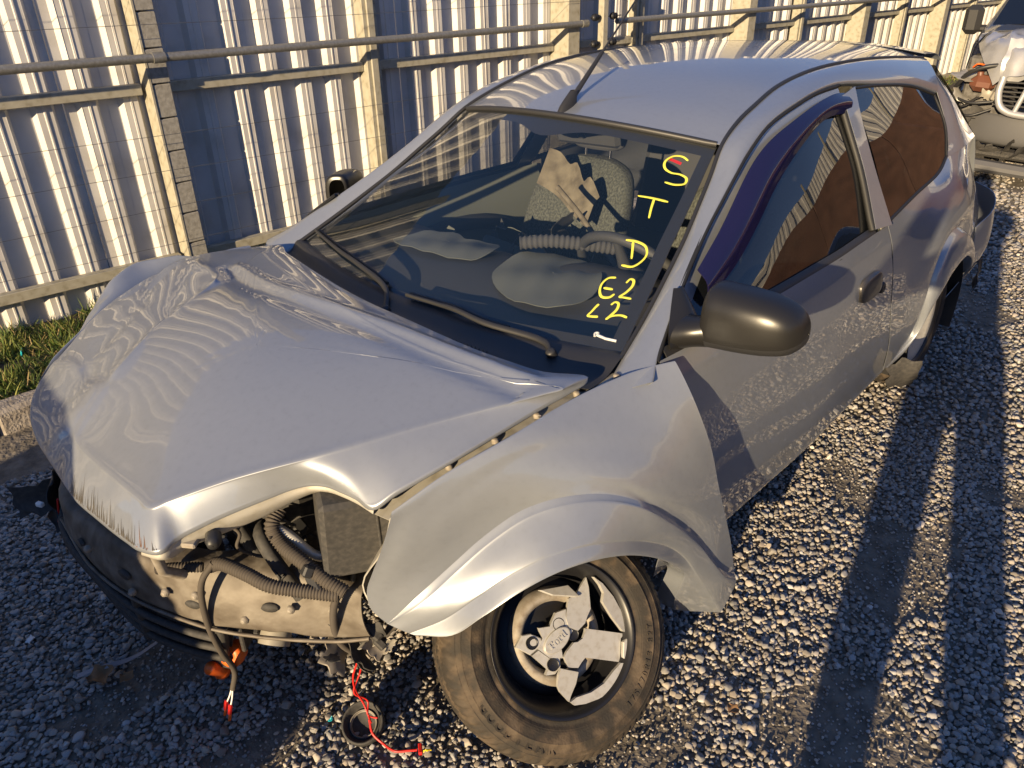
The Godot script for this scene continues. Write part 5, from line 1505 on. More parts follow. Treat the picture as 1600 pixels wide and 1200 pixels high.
	put(car, "wing_bolts", scr.mesh(), M["rusty steel"])
	# wiring
	put(car, "corrugated_hose", corrugated(pv([-.56, .605, .185, -.549, .622, .215, -.528, .62, .284, -.51, .61, .339, -.477, .60, .38, -.419, .59, .454]), 0.0155, 0.0065), M["dusty hose"])
	put(car, "corrugated_hose", corrugated(pv([-.42, .72, .27, -.449, .70, .28, -.449, .665, .306, -.438, .64, .368, -.425, .615, .424, -.408, .595, .462]), 0.0165, 0.0065), M["dusty hose"])
	put(car, "corrugated_hose", corrugated(pv([-.64, .60, .10, -.61, .605, .135, -.57, .60, .17]), 0.012, 0.006), M["dusty hose"])
	put(car, "hanging_cable", cable(pv([-.56, .625, .205, -.588, .585, .192, -.592, .45, .165, -.575, .33, .145, -.544, .2, .108, -.556, .14, .097]), 0.0075), M["dusty hose"])
	for k in 2:
		var z := 0.006 * (k * 2 - 1)
		put(car, "wire_end", cable(PackedVector3Array([Vector3(-.556, .145, .097 + z * 0.3), Vector3(-.565, .115, .094 + z), Vector3(-.572, .092, .088 + z * 1.5)]), 0.0022), M["white plastic"])
		var cn := Mb.new()
		cn.box(at(Vector3(-.576, .082, .087 + z * 1.7), Basis(Vector3.FORWARD, 0.3)), Vector3(0.009, 0.030, 0.009), 0.002)
		put(car, "red_connector", cn.mesh(), M["red plastic"])
		var ct := Mb.new()
		ct.box(at(Vector3(-.582, .058, .086 + z * 1.9), Basis(Vector3.FORWARD, 0.3)), Vector3(0.008, 0.022, 0.006), 0.002)
		put(car, "orange_connector", ct.mesh(), M["orange plastic"])
	put(car, "corrugated_hose", corrugated(pv([-.405, .60, .455, -.420, .57, .440, -.420, .48, .412, -.395, .38, .382, -.35, .29, .355]), 0.0085, 0.0045), M["dusty hose"])
	put(car, "side_cable", cable(pv([-.335, .64, .42, -.345, .60, .412, -.355, .55, .410, -.362, .48, .418, -.35, .45, .43]), 0.007), M["black plastic"])
	var pl := Mb.new()
	pl.box(at(Vector3(-.352, .43, .452), Basis(Vector3(1, 0.2, 0.4).normalized(), 0.7)), Vector3(0.022, 0.03, 0.05), 0.004)
	pl.box(at(Vector3(-.35, .405, .472), Basis(Vector3(1, 0.2, 0.4).normalized(), 0.7)), Vector3(0.017, 0.022, 0.03), 0.003)
	put(car, "lamp_plug", pl.mesh(), M["dusty black plastic"])
	put(car, "plug_cap", shard(Vector3(-.335, .40, .49), 0.016, 5), M["lamp plastic"])
	for k in 2:
		put(car, "yellow_wire", cable(PackedVector3Array([Vector3(-.35, .295, .355), Vector3(-.345, .26, .352 + 0.008 * k), Vector3(-.338 + 0.01 * k, .235, .350 + 0.014 * k)]), 0.0018), M["yellow plastic"])
	# red leads to the horn on the ground
	for k in 2:
		put(car, "red_lead", cable(PackedVector3Array([Vector3(-.340 + 0.016 * k, .25, .350), Vector3(-.352 + 0.022 * k, .19, .335), Vector3(-.348 - 0.006 * k, .13, .330), Vector3(-.341 + 0.012 * k, .09, .345), Vector3(-.345, .066, .365), Vector3(-.352 + 0.02 * k, .06, .384)]), 0.0026), M["red plastic"])
	put(car, "red_lead", cable(PackedVector3Array([Vector3(-.350, .062, .375), Vector3(-.362, .045, .40), Vector3(-.357, .03, .43), Vector3(-.350, .028, .47), Vector3(-.328, .03, .495), Vector3(-.312, .03, .51)]), 0.0032), M["red plastic"])
	var rc := Mb.new()
	rc.box(at(Vector3(-.306, .033, .516), Basis(Vector3.UP, 0.9)), Vector3(0.03, 0.010, 0.010), 0.002)
	put(car, "red_connector", rc.mesh(), M["red plastic"])
	var tw := RandomNumberGenerator.new()
	tw.seed = 12
	for k in 16:
		var p0 := Vector3(tw.randf_range(-.50, -.36), tw.randf_range(.60, .68), tw.randf_range(.08, .27))
		var pts := PackedVector3Array([p0])
		for j in 4: pts.append(pts[j] + Vector3(tw.randf_range(-.02, .03), tw.randf_range(-.04, .02), tw.randf_range(-.03, .045)))
		put(car, "loom_wire", cable(pts, tw.randf_range(0.0018, 0.0045)), M[["black plastic", "dusty hose", "dusty black plastic"][k % 3]])
	for k in 6:
		var fb := Mb.new()
		fb.box(at(Vector3(tw.randf_range(-.46, -.34), tw.randf_range(.57, .64), tw.randf_range(.16, .42)), Basis.from_euler(Vector3(tw.randf(), tw.randf() * 3.0, tw.randf()))), Vector3(tw.randf_range(.02, .05), tw.randf_range(.012, .03), tw.randf_range(.02, .045)), 0.004)
		put(car, "loom_clip", fb.mesh(), M["black plastic"])
	var rad := Mb.new()
	for k in 26: rad.box(at(Vector3(-.50, .56, -.46 + .022 * k)), Vector3(0.03, 0.26, 0.004), 0.001)
	rad.box(at(Vector3(-.50, .70, -.18)), Vector3(0.05, 0.03, 0.62), 0.008)
	put(car, "radiator", rad.mesh(), M["dusty black plastic"])
	for k in 5:
		put(car, "torn_bracket", shard(Vector3(tw.randf_range(-.46, -.33), tw.randf_range(.36, .44), tw.randf_range(.20, .46)), tw.randf_range(.02, .038), 200 + k), M[["rusty steel", "dusty black plastic", "silver inner paint"][k % 3]])
	# brackets and lamp sockets below the beam
	var lg := Mb.new()
	lg.lathe(at(Vector3(-.533, .235, .085), axes(Vector3(-0.75, 0.35, 0.45))), [Vector2(0.012, 0.01), Vector2(0.018, 0.012), Vector2(0.026, 0.010), Vector2(0.033, 0.004), Vector2(0.033, -0.012), Vector2(0.028, -0.016), Vector2(0.028, -0.030)], 24)
	put(car, "orange_lamp_ring", lg.mesh(), M["orange plastic"])
	lg = Mb.new()
	lg.lathe(at(Vector3(-.556, .168, .045), axes(Vector3(-0.5, 0.75, 0.2))), [Vector2(0.001, 0.045), Vector2(0.017, 0.045), Vector2(0.017, 0.0), Vector2(0.021, -0.002), Vector2(0.021, -0.016), Vector2(0.001, -0.018)], 18)
	put(car, "orange_lamp_socket", lg.mesh(), M["orange plastic"])
	lg = Mb.new()
	lg.lathe(at(Vector3(-.475, .365, .235), axes(Vector3(-0.6, -0.7, 0.35))), [Vector2(0.001, 0.0), Vector2(0.026, 0.005), Vector2(0.034, 0.022), Vector2(0.037, 0.022), Vector2(0.035, -0.02)], 24)
	put(car, "fog_lamp_cup", lg.mesh(), M["lamp plastic"])
	var bk := Mb.new()
	bk.box(at(Vector3(-.553, .32, .06), Basis(Vector3.UP, 0.5)), Vector3(0.006, 0.26, 0.05), 0.002)
	bk.box(at(Vector3(-.535, .24, .035), Basis(Vector3.UP, 0.5)), Vector3(0.03, 0.20, 0.03), 0.006)
	bk.box(at(Vector3(-.505, .335, .14), Basis(Vector3(0.3, 1, 0.2).normalized(), 0.6)), Vector3(0.05, 0.11, 0.012), 0.003)
	bk.box(at(Vector3(-.485, .345, .175), Basis(Vector3(0.5, 1, 0.6).normalized(), 0.9)), Vector3(0.04, 0.09, 0.012), 0.003)
	put(car, "lower_bracket", bk.mesh(), M["dusty black plastic"])
	put(car, "torn_bracket", shard(Vector3(-.375, .30, .33), 0.055, 3), M["dusty beam scrap" if M.has("dusty beam scrap") else "rusty steel"])
	put(car, "torn_bracket", shard(Vector3(-.345, .34, .40), 0.060, 8), M["dusty black plastic"])
	put(car, "torn_bracket", shard(Vector3(-.39, .36, .30), 0.045, 12), M["rusty steel"])
	put(car, "torn_bracket", shard(Vector3(-.33, .23, .345), 0.045, 15), M["dusty black plastic"])
	put(car, "torn_bracket", shard(Vector3(-.31, .42, .47), 0.05, 19), M["rusty steel"])
	# broken liner pieces at the right front corner
	put(car, "broken_liner", shard(Vector3(-.655, .42, -.665), 0.075, 21), M["dusty black plastic"])
	put(car, "broken_liner", shard(Vector3(-.63, .46, -.57), 0.085, 24), M["black plastic"])
	put(car, "broken_liner", shard(Vector3(-.62, .38, -.60), 0.06, 29), M["black plastic"])
	put(car, "red_lead", cable(pv([-.655, .49, -.51, -.66, .44, -.53, -.665, .40, -.545]), 0.003), M["red plastic"])
	var wc := Mb.new()
	wc.box(at(Vector3(-.69, .47, -.555), Basis(Vector3.UP, 0.4)), Vector3(0.014, 0.014, 0.022), 0.003)
	put(car, "white_plug", wc.mesh(), M["white plastic"])
	# floor of the car, rear bumper remains
	var fl := Mb.new()
	fl.box(at(Vector3(1.55, 0.30, 0)), Vector3(2.7, 0.05, 1.36), 0.01)
	fl.box(at(Vector3(2.9, 0.42, 0)), Vector3(0.16, 0.30, 1.2), 0.02)
	put(car, "floor_pan", fl.mesh(), M["bay steel"])
	var rb0 := []
	for a in [[2.78, .62, .79], [2.98, .66, .80], [3.10, .70, .76], [3.18, .72, .66]]:
		var r := PackedVector3Array()
		for k in 6: r.append(Vector3(a[0] + 0.05 * sin(k * 0.6) - 0.02 * k, a[1] - 0.065 * k + (0.04 if k == 0 else 0.0), a[2] + 0.03 * sin(k * 0.7) - 0.008 * k))
		rb0.append(r)
	put(car, "rear_bumper_remnant", sheet(rb0, 4, 4, 0.003), M["silver paint"], "torn remnant of the rear bumper")
	var ln := []
	for k in 9:
		var w := lerpf(-0.15, 1.12, k / 8.0) * PI
		var r := PackedVector3Array()
		for j in 4: r.append(Vector3(2.45 - cos(w) * 0.335, 0.30 + sin(w) * 0.315, 0.80 - 0.10 * j))
		ln.append(r)
	put(car, "rear_wheel_liner", sheet(ln, 3, 3, 0.003), M["black plastic"])
	put(car, "hanging_trim", shard(Vector3(2.06, .22, .80), 0.10, 33), M["dusty black plastic"])
	put(car, "hanging_trim", shard(Vector3(2.92, .40, .83), 0.09, 38), M["black plastic"])

func shard(c: Vector3, size: float, seed_: int) -> ArrayMesh:  # a torn, bent scrap of sheet
	var rr := RandomNumberGenerator.new()
	rr.seed = seed_ * 7919
	var b0 := Basis.from_euler(Vector3(rr.randf() * TAU, rr.randf() * TAU, rr.randf() * TAU))
	var rows := []
	var n := 9
	for j in 5:
		var row := PackedVector3Array()
		for i in n:
			var u := i / float(n - 1) - 0.5
			var v := j / 4.0 - 0.5
			var edge := 1.0
			if j == 0 or j == 4: edge = rr.randf_range(0.65, 1.15)
			if i == 0 or i == n - 1: edge *= rr.randf_range(0.75, 1.1)
			row.append(c + b0 * Vector3(u * 2.0 * edge, 0.5 * sin(u * 3.5 + seed_) * 0.5 + 0.25 * absf(v), v * 1.3 * edge) * size)
		rows.append(row)
	return sheet(rows, 2, 2, 0.0025)

func cabin(car: Node3D) -> void:
	var c := Node3D.new()
	c.name = "interior"
	car.add_child(c, true)
	# dashboard
	var prof := [[.205, .895], [.33, .915], [.47, .93], [.60, .925], [.70, .90], [.735, .86], [.72, .77], [.66, .70], [.62, .56], [.60, .40]]
	var rows := []
	for p in prof:
		var r := PackedVector3Array()
		for k in 25:
			var z := -0.70 + 1.40 * k / 24.0
			var bulge := exp(-pow((z - 0.34) / 0.19, 4.0)) * smoothstep(0.45, 0.62, p[0]) * smoothstep(0.65, 0.85, p[1])
			var mid := exp(-pow(z / 0.16, 4.0))
			var ex := 0.09 * pow(absf(z) / 0.7, 2.0)
			r.append(Vector3(p[0] + ex + 0.02 * bulge + 0.03 * mid * smoothstep(0.9, 0.7, p[1]), p[1] + 0.045 * bulge + 0.01 * mid - 0.02 * pow(absf(z) / 0.7, 3.0), z))
		rows.append(r)
	put(c, "dashboard", sheet(rows, 2, 3), M["interior plastic"])
	# sheets of the burst airbags lying on the dashboard, and the instrument hood
	for q in [[pv([.47, .945, .06, .60, .965, .05, .69, .95, .14, .70, .945, .24, .62, .965, .34, .50, .955, .40, .40, .94, .36, .38, .935, .20]), Vector3(.55, .962, .22)], [pv([.48, .945, -.40, .58, .955, -.36, .64, .95, -.26, .62, .955, -.20, .66, .945, -.10, .58, .955, -.04, .50, .95, -.06, .47, .945, -.20]), Vector3(.56, .958, -.22)]]:
		var outline := spl(q[0], 5, true)
		var ring := []
		for j in 7:
			var t := 1.0 - j / 6.0 * 0.98
			var r := PackedVector3Array()
			for i in outline.size():
				var p: Vector3 = q[1].lerp(outline[i], t)
				p.y = lerpf(q[1].y, outline[i].y + 0.003, t * t) + 0.005 * sin(p.x * 31.0 + p.z * 22.0) * sin(p.z * 38.0)
				r.append(p)
			ring.append(r)
		put(c, "airbag_cloth", sheet(ring, 1, 2, 0.002, true), M["interior grey trim"])
	var vents := Mb.new()
	for z in [-.58, .60]:
		for k in 5: vents.box(at(Vector3(.735, .80 + .018 * k, z)), Vector3(0.02, 0.005, 0.13), 0.001)
	put(c, "air_vents", vents.mesh(), M["black plastic"])
	var bel := corrugated(pv([.60, 1.00, .05, .66, 1.005, .12, .74, .99, .20, .80, .975, .26]), 0.021, 0.015)
	put(c, "ribbed_shroud", bel, M["dark cloth"])
	# steering wheel
	var sw := Mb.new()
	var ax := Vector3(0.80, 0.58, 0.0).normalized()
	var bs := axes(ax, Vector3.BACK)
	var o := Vector3(0.79, 0.905, 0.34)
	var pts := PackedVector3Array()
	for i in 49:
		var w := TAU * i / 48
		pts.append(o + bs * Vector3(cos(w) * 0.185, 0, sin(w) * 0.185))
	sw.tube(pts, 0.0155, 10, false)
	for w in [0.0, PI, PI * 0.5]:
		sw.tube(PackedVector3Array([o + bs * Vector3(cos(w) * 0.18, 0, sin(w) * 0.18), o + bs * Vector3(cos(w) * 0.05, -0.02, sin(w) * 0.05)]), [0.012, 0.022], 8)
	sw.lathe(at(o, bs), [Vector2(0.06, -0.05), Vector2(0.075, -0.02), Vector2(0.06, 0.01), Vector2(0.001, 0.016)], 22)
	put(c, "steering_wheel", sw.mesh(), M["interior plastic"])
	# seats
	for s in [1, -1]:
		var z0: float = 0.345 * s
		var back := []
		for a in [[1.30, .48, .20, .09], [1.33, .56, .235, .10], [1.37, .72, .245, .085], [1.44, .90, .235, .075], [1.49, 1.00, .19, .06], [1.505, 1.035, .12, .035], [1.507, 1.042, .01, .005]]:
			var r := PackedVector3Array()
			for i in 24:
				var w := TAU * i / 24
				var cx := signf(cos(w)) * pow(absf(cos(w)), 0.7)
				var sz := signf(sin(w)) * pow(absf(sin(w)), 0.7)
				r.append(Vector3(a[0] + cx * a[3] + 0.035 * absf(sz) * absf(sz) * -1.0, a[1], z0 + sz * a[2]))
			back.append(r)
		put(c, "seat_back", sheet(back, 2, 4, 0.0, true), M["grey cloth"])
		var cu := []
		for a in [[.86, .40, .20, .03], [.88, .45, .23, .05], [1.05, .49, .245, .06], [1.25, .46, .24, .06], [1.36, .44, .2, .05]]:
			var r := PackedVector3Array()
			for i in 20:
				var w := TAU * i / 20
				r.append(Vector3(a[0], a[1] + sin(w) * a[3] * (1.0 if sin(w) > 0 else 1.6), z0 + cos(w) * a[2]))
			cu.append(r)
		put(c, "seat_cushion", sheet(cu, 2, 4, 0.0, true), M["grey cloth"])
		var hr := []
		for a in [[1.50, 1.075, .10, .035], [1.505, 1.09, .125, .05], [1.515, 1.15, .13, .055], [1.525, 1.20, .11, .045], [1.53, 1.215, .02, .01]]:
			var r := PackedVector3Array()
			for i in 20:
				var w := TAU * i / 20
				r.append(Vector3(a[0] + cos(w) * a[3], a[1], z0 + sin(w) * a[2]))
			hr.append(r)
		put(c, "headrest", sheet(hr, 2, 4, 0.0, true), M["dark cloth"])
		var ps := Mb.new()
		for k in [-1, 1]: ps.tube(PackedVector3Array([Vector3(1.50, 1.0, z0 + 0.06 * k), Vector3(1.51, 1.10, z0 + 0.06 * k)]), 0.006, 8)
		put(c, "headrest_posts", ps.mesh(), M["chrome"])
		# door linings
		var t0 := PackedVector3Array()
		var t1 := PackedVector3Array()
		var t2 := PackedVector3Array()
		for i in 9:
			var x := lerpf(0.40, 1.60, i / 8.0)
			t0.append(Vector3(x, .938, (body_z(x, .93) - 0.03) * s)); t1.append(Vector3(x, .80, (body_z(x, .93) - 0.075) * s)); t2.append(Vector3(x, .36, (body_z(x, .93) - 0.06) * s))
		put(c, "door_lining", sheet([t0, t1, t2], 2, 5, 0.004), M["door lining"])
		var ar := Mb.new()
		var arch := PackedVector3Array()
		for i in 21:
			var w := PI * i / 20.0
			var x := 0.98 - cos(w) * 0.47
			arch.append(Vector3(x, 0.60 + sin(w) * 0.20, (body_z(x, .93) - 0.082) * s))
		ar.tube(arch, 0.032, 8)
		ar.box(at(Vector3(1.0, 0.60, (body_z(1.0, .93) - 0.09) * s)), Vector3(0.85, 0.16, 0.03), 0.012)
		put(c, "armrest", ar.mesh(), M["interior plastic"])
		var sv := Mb.new()
		sv.box(at(Vector3(1.02, 1.285, 0.27 * s), Basis(Vector3.BACK, 0.25)), Vector3(0.15, 0.012, 0.34), 0.005)
		put(c, "sun_visor", sv.mesh(), M["interior grey trim"])
	# torn boards behind the seats
	var bd := []
	for j in 4:
		var r := PackedVector3Array()
		for i in 7:
			var u := i / 6.0
			r.append(Vector3(1.24 + 0.08 * j / 3.0 + 0.02 * sin(u * 5.0), lerpf(0.97, 1.09, j / 3.0) - 0.12 * u + (0.025 * sin(u * 17.0) if j == 3 else 0.0), -0.44 + 0.26 * u))
		bd.append(r)
	put(c, "torn_board", sheet(bd, 3, 3, 0.004), M["torn beige board"])
	var bx := Mb.new()
	bx.box(at(Vector3(0.86, 0.80, -0.30), Basis.from_euler(Vector3(0.3, 0.5, 0.25))), Vector3(0.20, 0.03, 0.16), 0.008)
	bx.box(at(Vector3(0.92, 0.84, -0.16), Basis.from_euler(Vector3(-0.2, 1.0, 0.4))), Vector3(0.14, 0.04, 0.05), 0.008)
	put(c, "broken_trim", bx.mesh(), M["interior grey trim"])
	var cl := RandomNumberGenerator.new()
	cl.seed = 99
	for k in 12:
		put(c, "loose_trim", shard(Vector3(cl.randf_range(.74, 1.15), cl.randf_range(.72, .92), cl.randf_range(-.52, .10)), cl.randf_range(.04, .09), 300 + k), M[["interior plastic", "interior grey trim", "dark cloth"][k % 3]])
	var pp := Mb.new()
	pp.box(at(Vector3(0.85, 0.822, -0.33), Basis.from_euler(Vector3(0.3, 0.9, 0.25))), Vector3(0.09, 0.006, 0.07), 0.002)
	put(c, "pale_card", pp.mesh(), M["white plastic"])
	put(c, "trim_strip", cable(pv([1.10, 1.02, -.22, 1.06, .95, -.08, 1.02, .88, .04, 1.0, .80, .16]), 0.010), M["torn beige board"])
	# mirror, roof lining, rear bench
	var im := Mb.new()
	im.box(at(Vector3(0.985, 1.245, 0.0), Basis(Vector3.UP, 0.12) * Basis(Vector3.BACK, 0.25)), Vector3(0.030, 0.066, 0.235), 0.014)
	im.tube(PackedVector3Array([Vector3(0.95, 1.25, 0), Vector3(0.895, 1.315, 0)]), 0.012, 8)
	put(c, "rear_view_mirror", im.mesh(), M["interior plastic"])
	var rl := []
	for i in range(6, 14):
		var e := side_up[i]
		var r := PackedVector3Array()
		for k in 9:
			var u := -1.0 + k * 0.25
			var w := 1 - u * u
			r.append(Vector3(e.x + (0.02 - 0.08 * w * pow(1 - (e.x - 0.93) / 1.79, 4.0)), e.y + 0.03 * w - 0.034, e.z * u * 0.99))
		rl.append(r)
	put(c, "roof_lining", sheet(rl, 2, 2, 0.006), M["interior grey trim"])
	var rs := Mb.new()
	rs.box(at(Vector3(2.15, 0.80, 0), Basis(Vector3.BACK, -0.28)), Vector3(0.12, 0.55, 1.10), 0.05)
	rs.box(at(Vector3(1.95, 0.52, 0)), Vector3(0.45, 0.14, 1.10), 0.05)
	put(c, "rear_bench", rs.mesh(), M["dark cloth"])
	var fl := Mb.new()
	fl.box(at(Vector3(1.3, 0.335, 0)), Vector3(1.9, 0.02, 1.3), 0.004)
	put(c, "floor_mat", fl.mesh(), M["dark cloth"])

# ---------------------------------------------------------------- wheels
func tyre_mesh(segs: int, carved: bool) -> ArrayMesh:
	var prof := [[.176, -.004], [.183, .001], [.190, -.001], [.196, .000], [.2005, .0045], [.202, .0035], [.2035, .005], [.208, .0065], [.2095, .0060], [.211, .0075], [.2285, .0095], [.2300, .0110], [.2320, .0110], [.2335, .0085], [.250, .002], [.2515, .0032], [.2535, .0025], [.255, -.001], [.262, -.007], [.2635, -.0060], [.2655, -.0070], [.268, -.012], [.278, -.020], [.284, -.030], [.287, -.040], [.2885, -.056], [.284, -.058], [.284, -.064], [.289, -.066], [.2895, -.088], [.2845, -.090], [.2845, -.096], [.289, -.098], [.2885, -.120], [.284, -.122], [.284, -.128], [.287, -.130], [.284, -.150], [.276, -.162], [.262, -.174], [.225, -.188], [.195, -.184], [.176, -.176]]
	var b := Mb.new()
	var rows := []
	for p in prof:
		var ring := PackedVector3Array()
		for k in segs:
			var r: float = p[0]
			var h: float = p[1]
			if carved and r > 0.272:
				var ph := fposmod(k / 4.0 + absf(h + 0.09) * 22.0, 1.0)
				if ph < 0.26: r -= 0.0055
			var w := TAU * k / segs
			ring.append(Vector3(r * cos(w), h, r * sin(w)))
		rows.append(ring)
	b.grid(rows, true)
	return b.mesh()

func rim_mesh() -> ArrayMesh:
	var b := Mb.new()
	b.lathe(Transform3D(), [Vector2(.178, -.175), Vector2(.182, -.178), Vector2(.170, -.168), Vector2(.150, -.15), Vector2(.148, -.09), Vector2(.155, -.055), Vector2(.163, -.022), Vector2(.166, -.010), Vector2(.176, -.003), Vector2(.1835, .003), Vector2(.181, .006), Vector2(.1745, .001), Vector2(.168, -.006), Vector2(.163, -.016), Vector2(.155, -.035), Vector2(.148, -.065), Vector2(.14, -.075)], 96)
	return b.mesh()

func ring_text(b: SurfaceTool, t: String, r: float, mid: float, size: float, h: float, outward_up: bool) -> void:  # raised letters round the flank, mid is the angle from e1 in radians
	var step := size * 0.80 / r
	var a0 := mid + step * (t.length() - 1) * 0.5
	for i in t.length():
		if t[i] == " ": continue
		var a := a0 - step * i if outward_up else mid - step * (t.length() - 1) * 0.5 + step * i
		var m := text_mesh(t[i], size, 0.0045)
		var c := Vector3(cos(a), 0, -sin(a)) * r + Vector3(0, h, 0)
		var up := Vector3(cos(a), 0, -sin(a)) * (1.0 if outward_up else -1.0)
		var nn := Vector3.UP
		var bs := Basis(up.cross(nn), up, nn)
		b.append_from(m, 0, Transform3D(bs, c))

func front_wheel(car: Node3D) -> void:
	var w := Node3D.new()
	w.name = "front_wheel"
	car.add_child(w, true)
	w.set_meta("label", "front wheel bent outwards at the bottom with a broken cover")
	var ax := Vector3(-0.30326, 0.62620, 0.71827)
	var e1 := Vector3(0.92125, 0.0, 0.38896)
	w.transform = Transform3D(Basis(e1, ax, e1.cross(ax)), Vector3(-0.016, 0.339, 0.733))
	put(w, "tyre", tyre_mesh(312, true), M["tyre rubber"])
	put(w, "rim", rim_mesh(), M["black steel rim"])
	var st := SurfaceTool.new()
	st.begin(Mesh.PRIMITIVE_TRIANGLES)
	ring_text(st, "GOODYEAR", 0.243, deg_to_rad(222), 0.034, 0.0035, false)
	ring_text(st, "175/70R13 82T", 0.222, deg_to_rad(-36), 0.020, 0.0085, false)
	put(w, "tyre_lettering", st.commit(), M["tyre rubber"])
	var sd := Mb.new()
	sd.lathe(Transform3D(), [Vector2(.118, -.070), Vector2(.117, -.060), Vector2(.110, -.045), Vector2(.098, -.039), Vector2(.088, -.045), Vector2(.082, -.060)], 64)
	put(w, "steel_ring", sd.mesh(), M["rusty steel"])
	sd = Mb.new()
	sd.lathe(Transform3D(), [Vector2(.150, -.092), Vector2(.118, -.075), Vector2(.082, -.070), Vector2(.070, -.072), Vector2(.055, -.060), Vector2(.036, -.060), Vector2(.033, -.045), Vector2(.028, -.036), Vector2(.001, -.034)], 64)
	put(w, "steel_disc", sd.mesh(), M["black steel rim"])
	var bo := Mb.new()
	for q in [[-.079, .009], [-.037, -.051], [.038, -.008], [.004, .030]]:
		bo.lathe(at(Vector3(q[0] * 0.8, -0.066, -q[1] * 0.8)), [Vector2(.0105, 0), Vector2(.0105, .018), Vector2(.007, .022), Vector2(.0005, .022)], 6)
	put(w, "wheel_bolts", bo.mesh(), M["rusty steel"])
	# what is left of the cover
	var flat := Transform3D(Basis(Vector3.RIGHT, Vector3.FORWARD, Vector3.UP), Vector3.ZERO)  # x along e1, y up the face, z outwards
	var piece := func(called: String, xy: Array, h0: float, depth: float, tilt := Basis()) -> void:
		var poly := PackedVector2Array()
		var mid := Vector2.ZERO
		for i in range(0, xy.size(), 2):
			poly.append(Vector2(xy[i], xy[i + 1])); mid += poly[-1]
		mid /= poly.size()
		for i in poly.size(): poly[i] -= mid
		var b := Mb.new()
		b.prism(flat * Transform3D(tilt, Vector3(mid.x, mid.y, h0)), poly, depth, 0.0018)
		put(w, called, b.mesh(), M["wheel cover silver"])
	piece.call("cover_spoke", [.065, .0, .161, -.045, .148, -.052, .132, -.092, .141, -.109, .123, -.101, .044, -.063, .03, -.071, .019, -.079, -.005, -.07, -.008, -.044, .003, -.034, .026, -.021, .036, -.023, .052, -.019, .061, -.008], -0.026, 0.010, Basis(Vector3(0.4, 0.9, 0).normalized(), 0.04))
	piece.call("cover_rim_tip", [.157, -.055, .176, -.054, .161, -.091, .145, -.11, .134, -.093, .147, -.06], -0.020, 0.014)
	piece.call("cover_rim", [.145, -.11, .133, -.126, .104, -.145, .077, -.156, .044, -.16, .009, -.159, -.018, -.153, -.025, -.143, -.008, -.138, .031, -.14, .069, -.132, .103, -.113, .125, -.103], -0.018, 0.012)
	piece.call("cover_rim", [.115, .111, .134, .089, .154, .05, .165, .01, .168, -.03, .167, -.045, .154, -.036, .135, .006, .121, .048, .131, .066, .126, .088], -0.018, 0.012, Basis(Vector3(0.3, 1, 0).normalized(), 0.15))
	piece.call("cover_spoke", [.109, .111, .107, .086, .094, .037, .08, .024, .068, .01, .045, .0, .026, .014, .025, .035, .032, .05, .048, .077, .072, .083], -0.032, 0.012, Basis(Vector3(1, -0.3, 0).normalized(), -0.10))
	piece.call("cover_flap", [-.022, .12, .057, .109, .073, .074, .062, .076, .007, .097], -0.022, 0.005, Basis(Vector3(1, -0.3, 0).normalized(), -0.4))
	piece.call("cover_hub", [.005, .057, .032, .057, .025, .035, .034, .004, .01, -.012, -.006, -.024, -.009, -.047, -.04, -.036, -.062, -.008, -.044, .013, -.046, .037, -.019, .032], -0.034, 0.014)
	piece.call("cover_arm", [-.09, .034, -.068, .031, -.047, .014, -.046, -.001, -.064, -.008, -.083, -.015, -.113, .013], -0.036, 0.014, Basis(Vector3(0, 1, 0), -0.05))
	piece.call("cover_arm", [-.081, -.016, -.062, -.010, -.04, -.037, -.014, -.038, -.02, -.064, -.037, -.075, -.06, -.07, -.051, -.06], -0.037, 0.014, Basis(Vector3(1, 0, 0), 0.06))
	piece.call("cover_spoke", [-.026, -.063, .015, -.086, .002, -.109, -.019, -.132, -.026, -.143, -.042, -.114, -.045, -.099, -.036, -.075], -0.020, 0.010, Basis(Vector3(1, 0.4, 0).normalized(), 0.12))
	var pit := Mb.new()
	for q in [[-.073, .010], [-.037, -.053], [.032, -.004], [.004, .030]]:
		pit.lathe(Transform3D(Basis(Vector3(1, 0, 0), Vector3(0, 1, 0), Vector3(0, 0, 1)).rotated(Vector3.UP, -0.5), Vector3(q[0], -0.0215, -q[1])), [Vector2(0.0005, -0.001), Vector2(0.012, 0.0), Vector2(0.0138, 0.0022), Vector2(0.0150, 0.0022), Vector2(0.0152, -0.008)], 20)
	put(w, "bolt_holes", pit.mesh(), M["black steel rim"])
	var ov := Mb.new()
	ov.lathe(Transform3D(Basis(Vector3.UP, 0.42) * Basis.from_scale(Vector3(1.0, 1, 0.56)), Vector3(-0.012, -0.019, 0.003)), [Vector2(.040, -.004), Vector2(.040, .004), Vector2(.037, .006), Vector2(.034, .0045), Vector2(.0005, .0055)], 36)
	put(w, "badge", ov.mesh(), M["wheel cover silver"])
	var em := text_mesh("Ford", 0.022, 0.0016, "Droid Serif", true)
	var eo := put(w, "badge_script", em, M["wheel cover silver"])
	eo.transform = flat * Transform3D(Basis(Vector3.BACK, 0.42), Vector3(-0.012, -0.003, -0.0128))

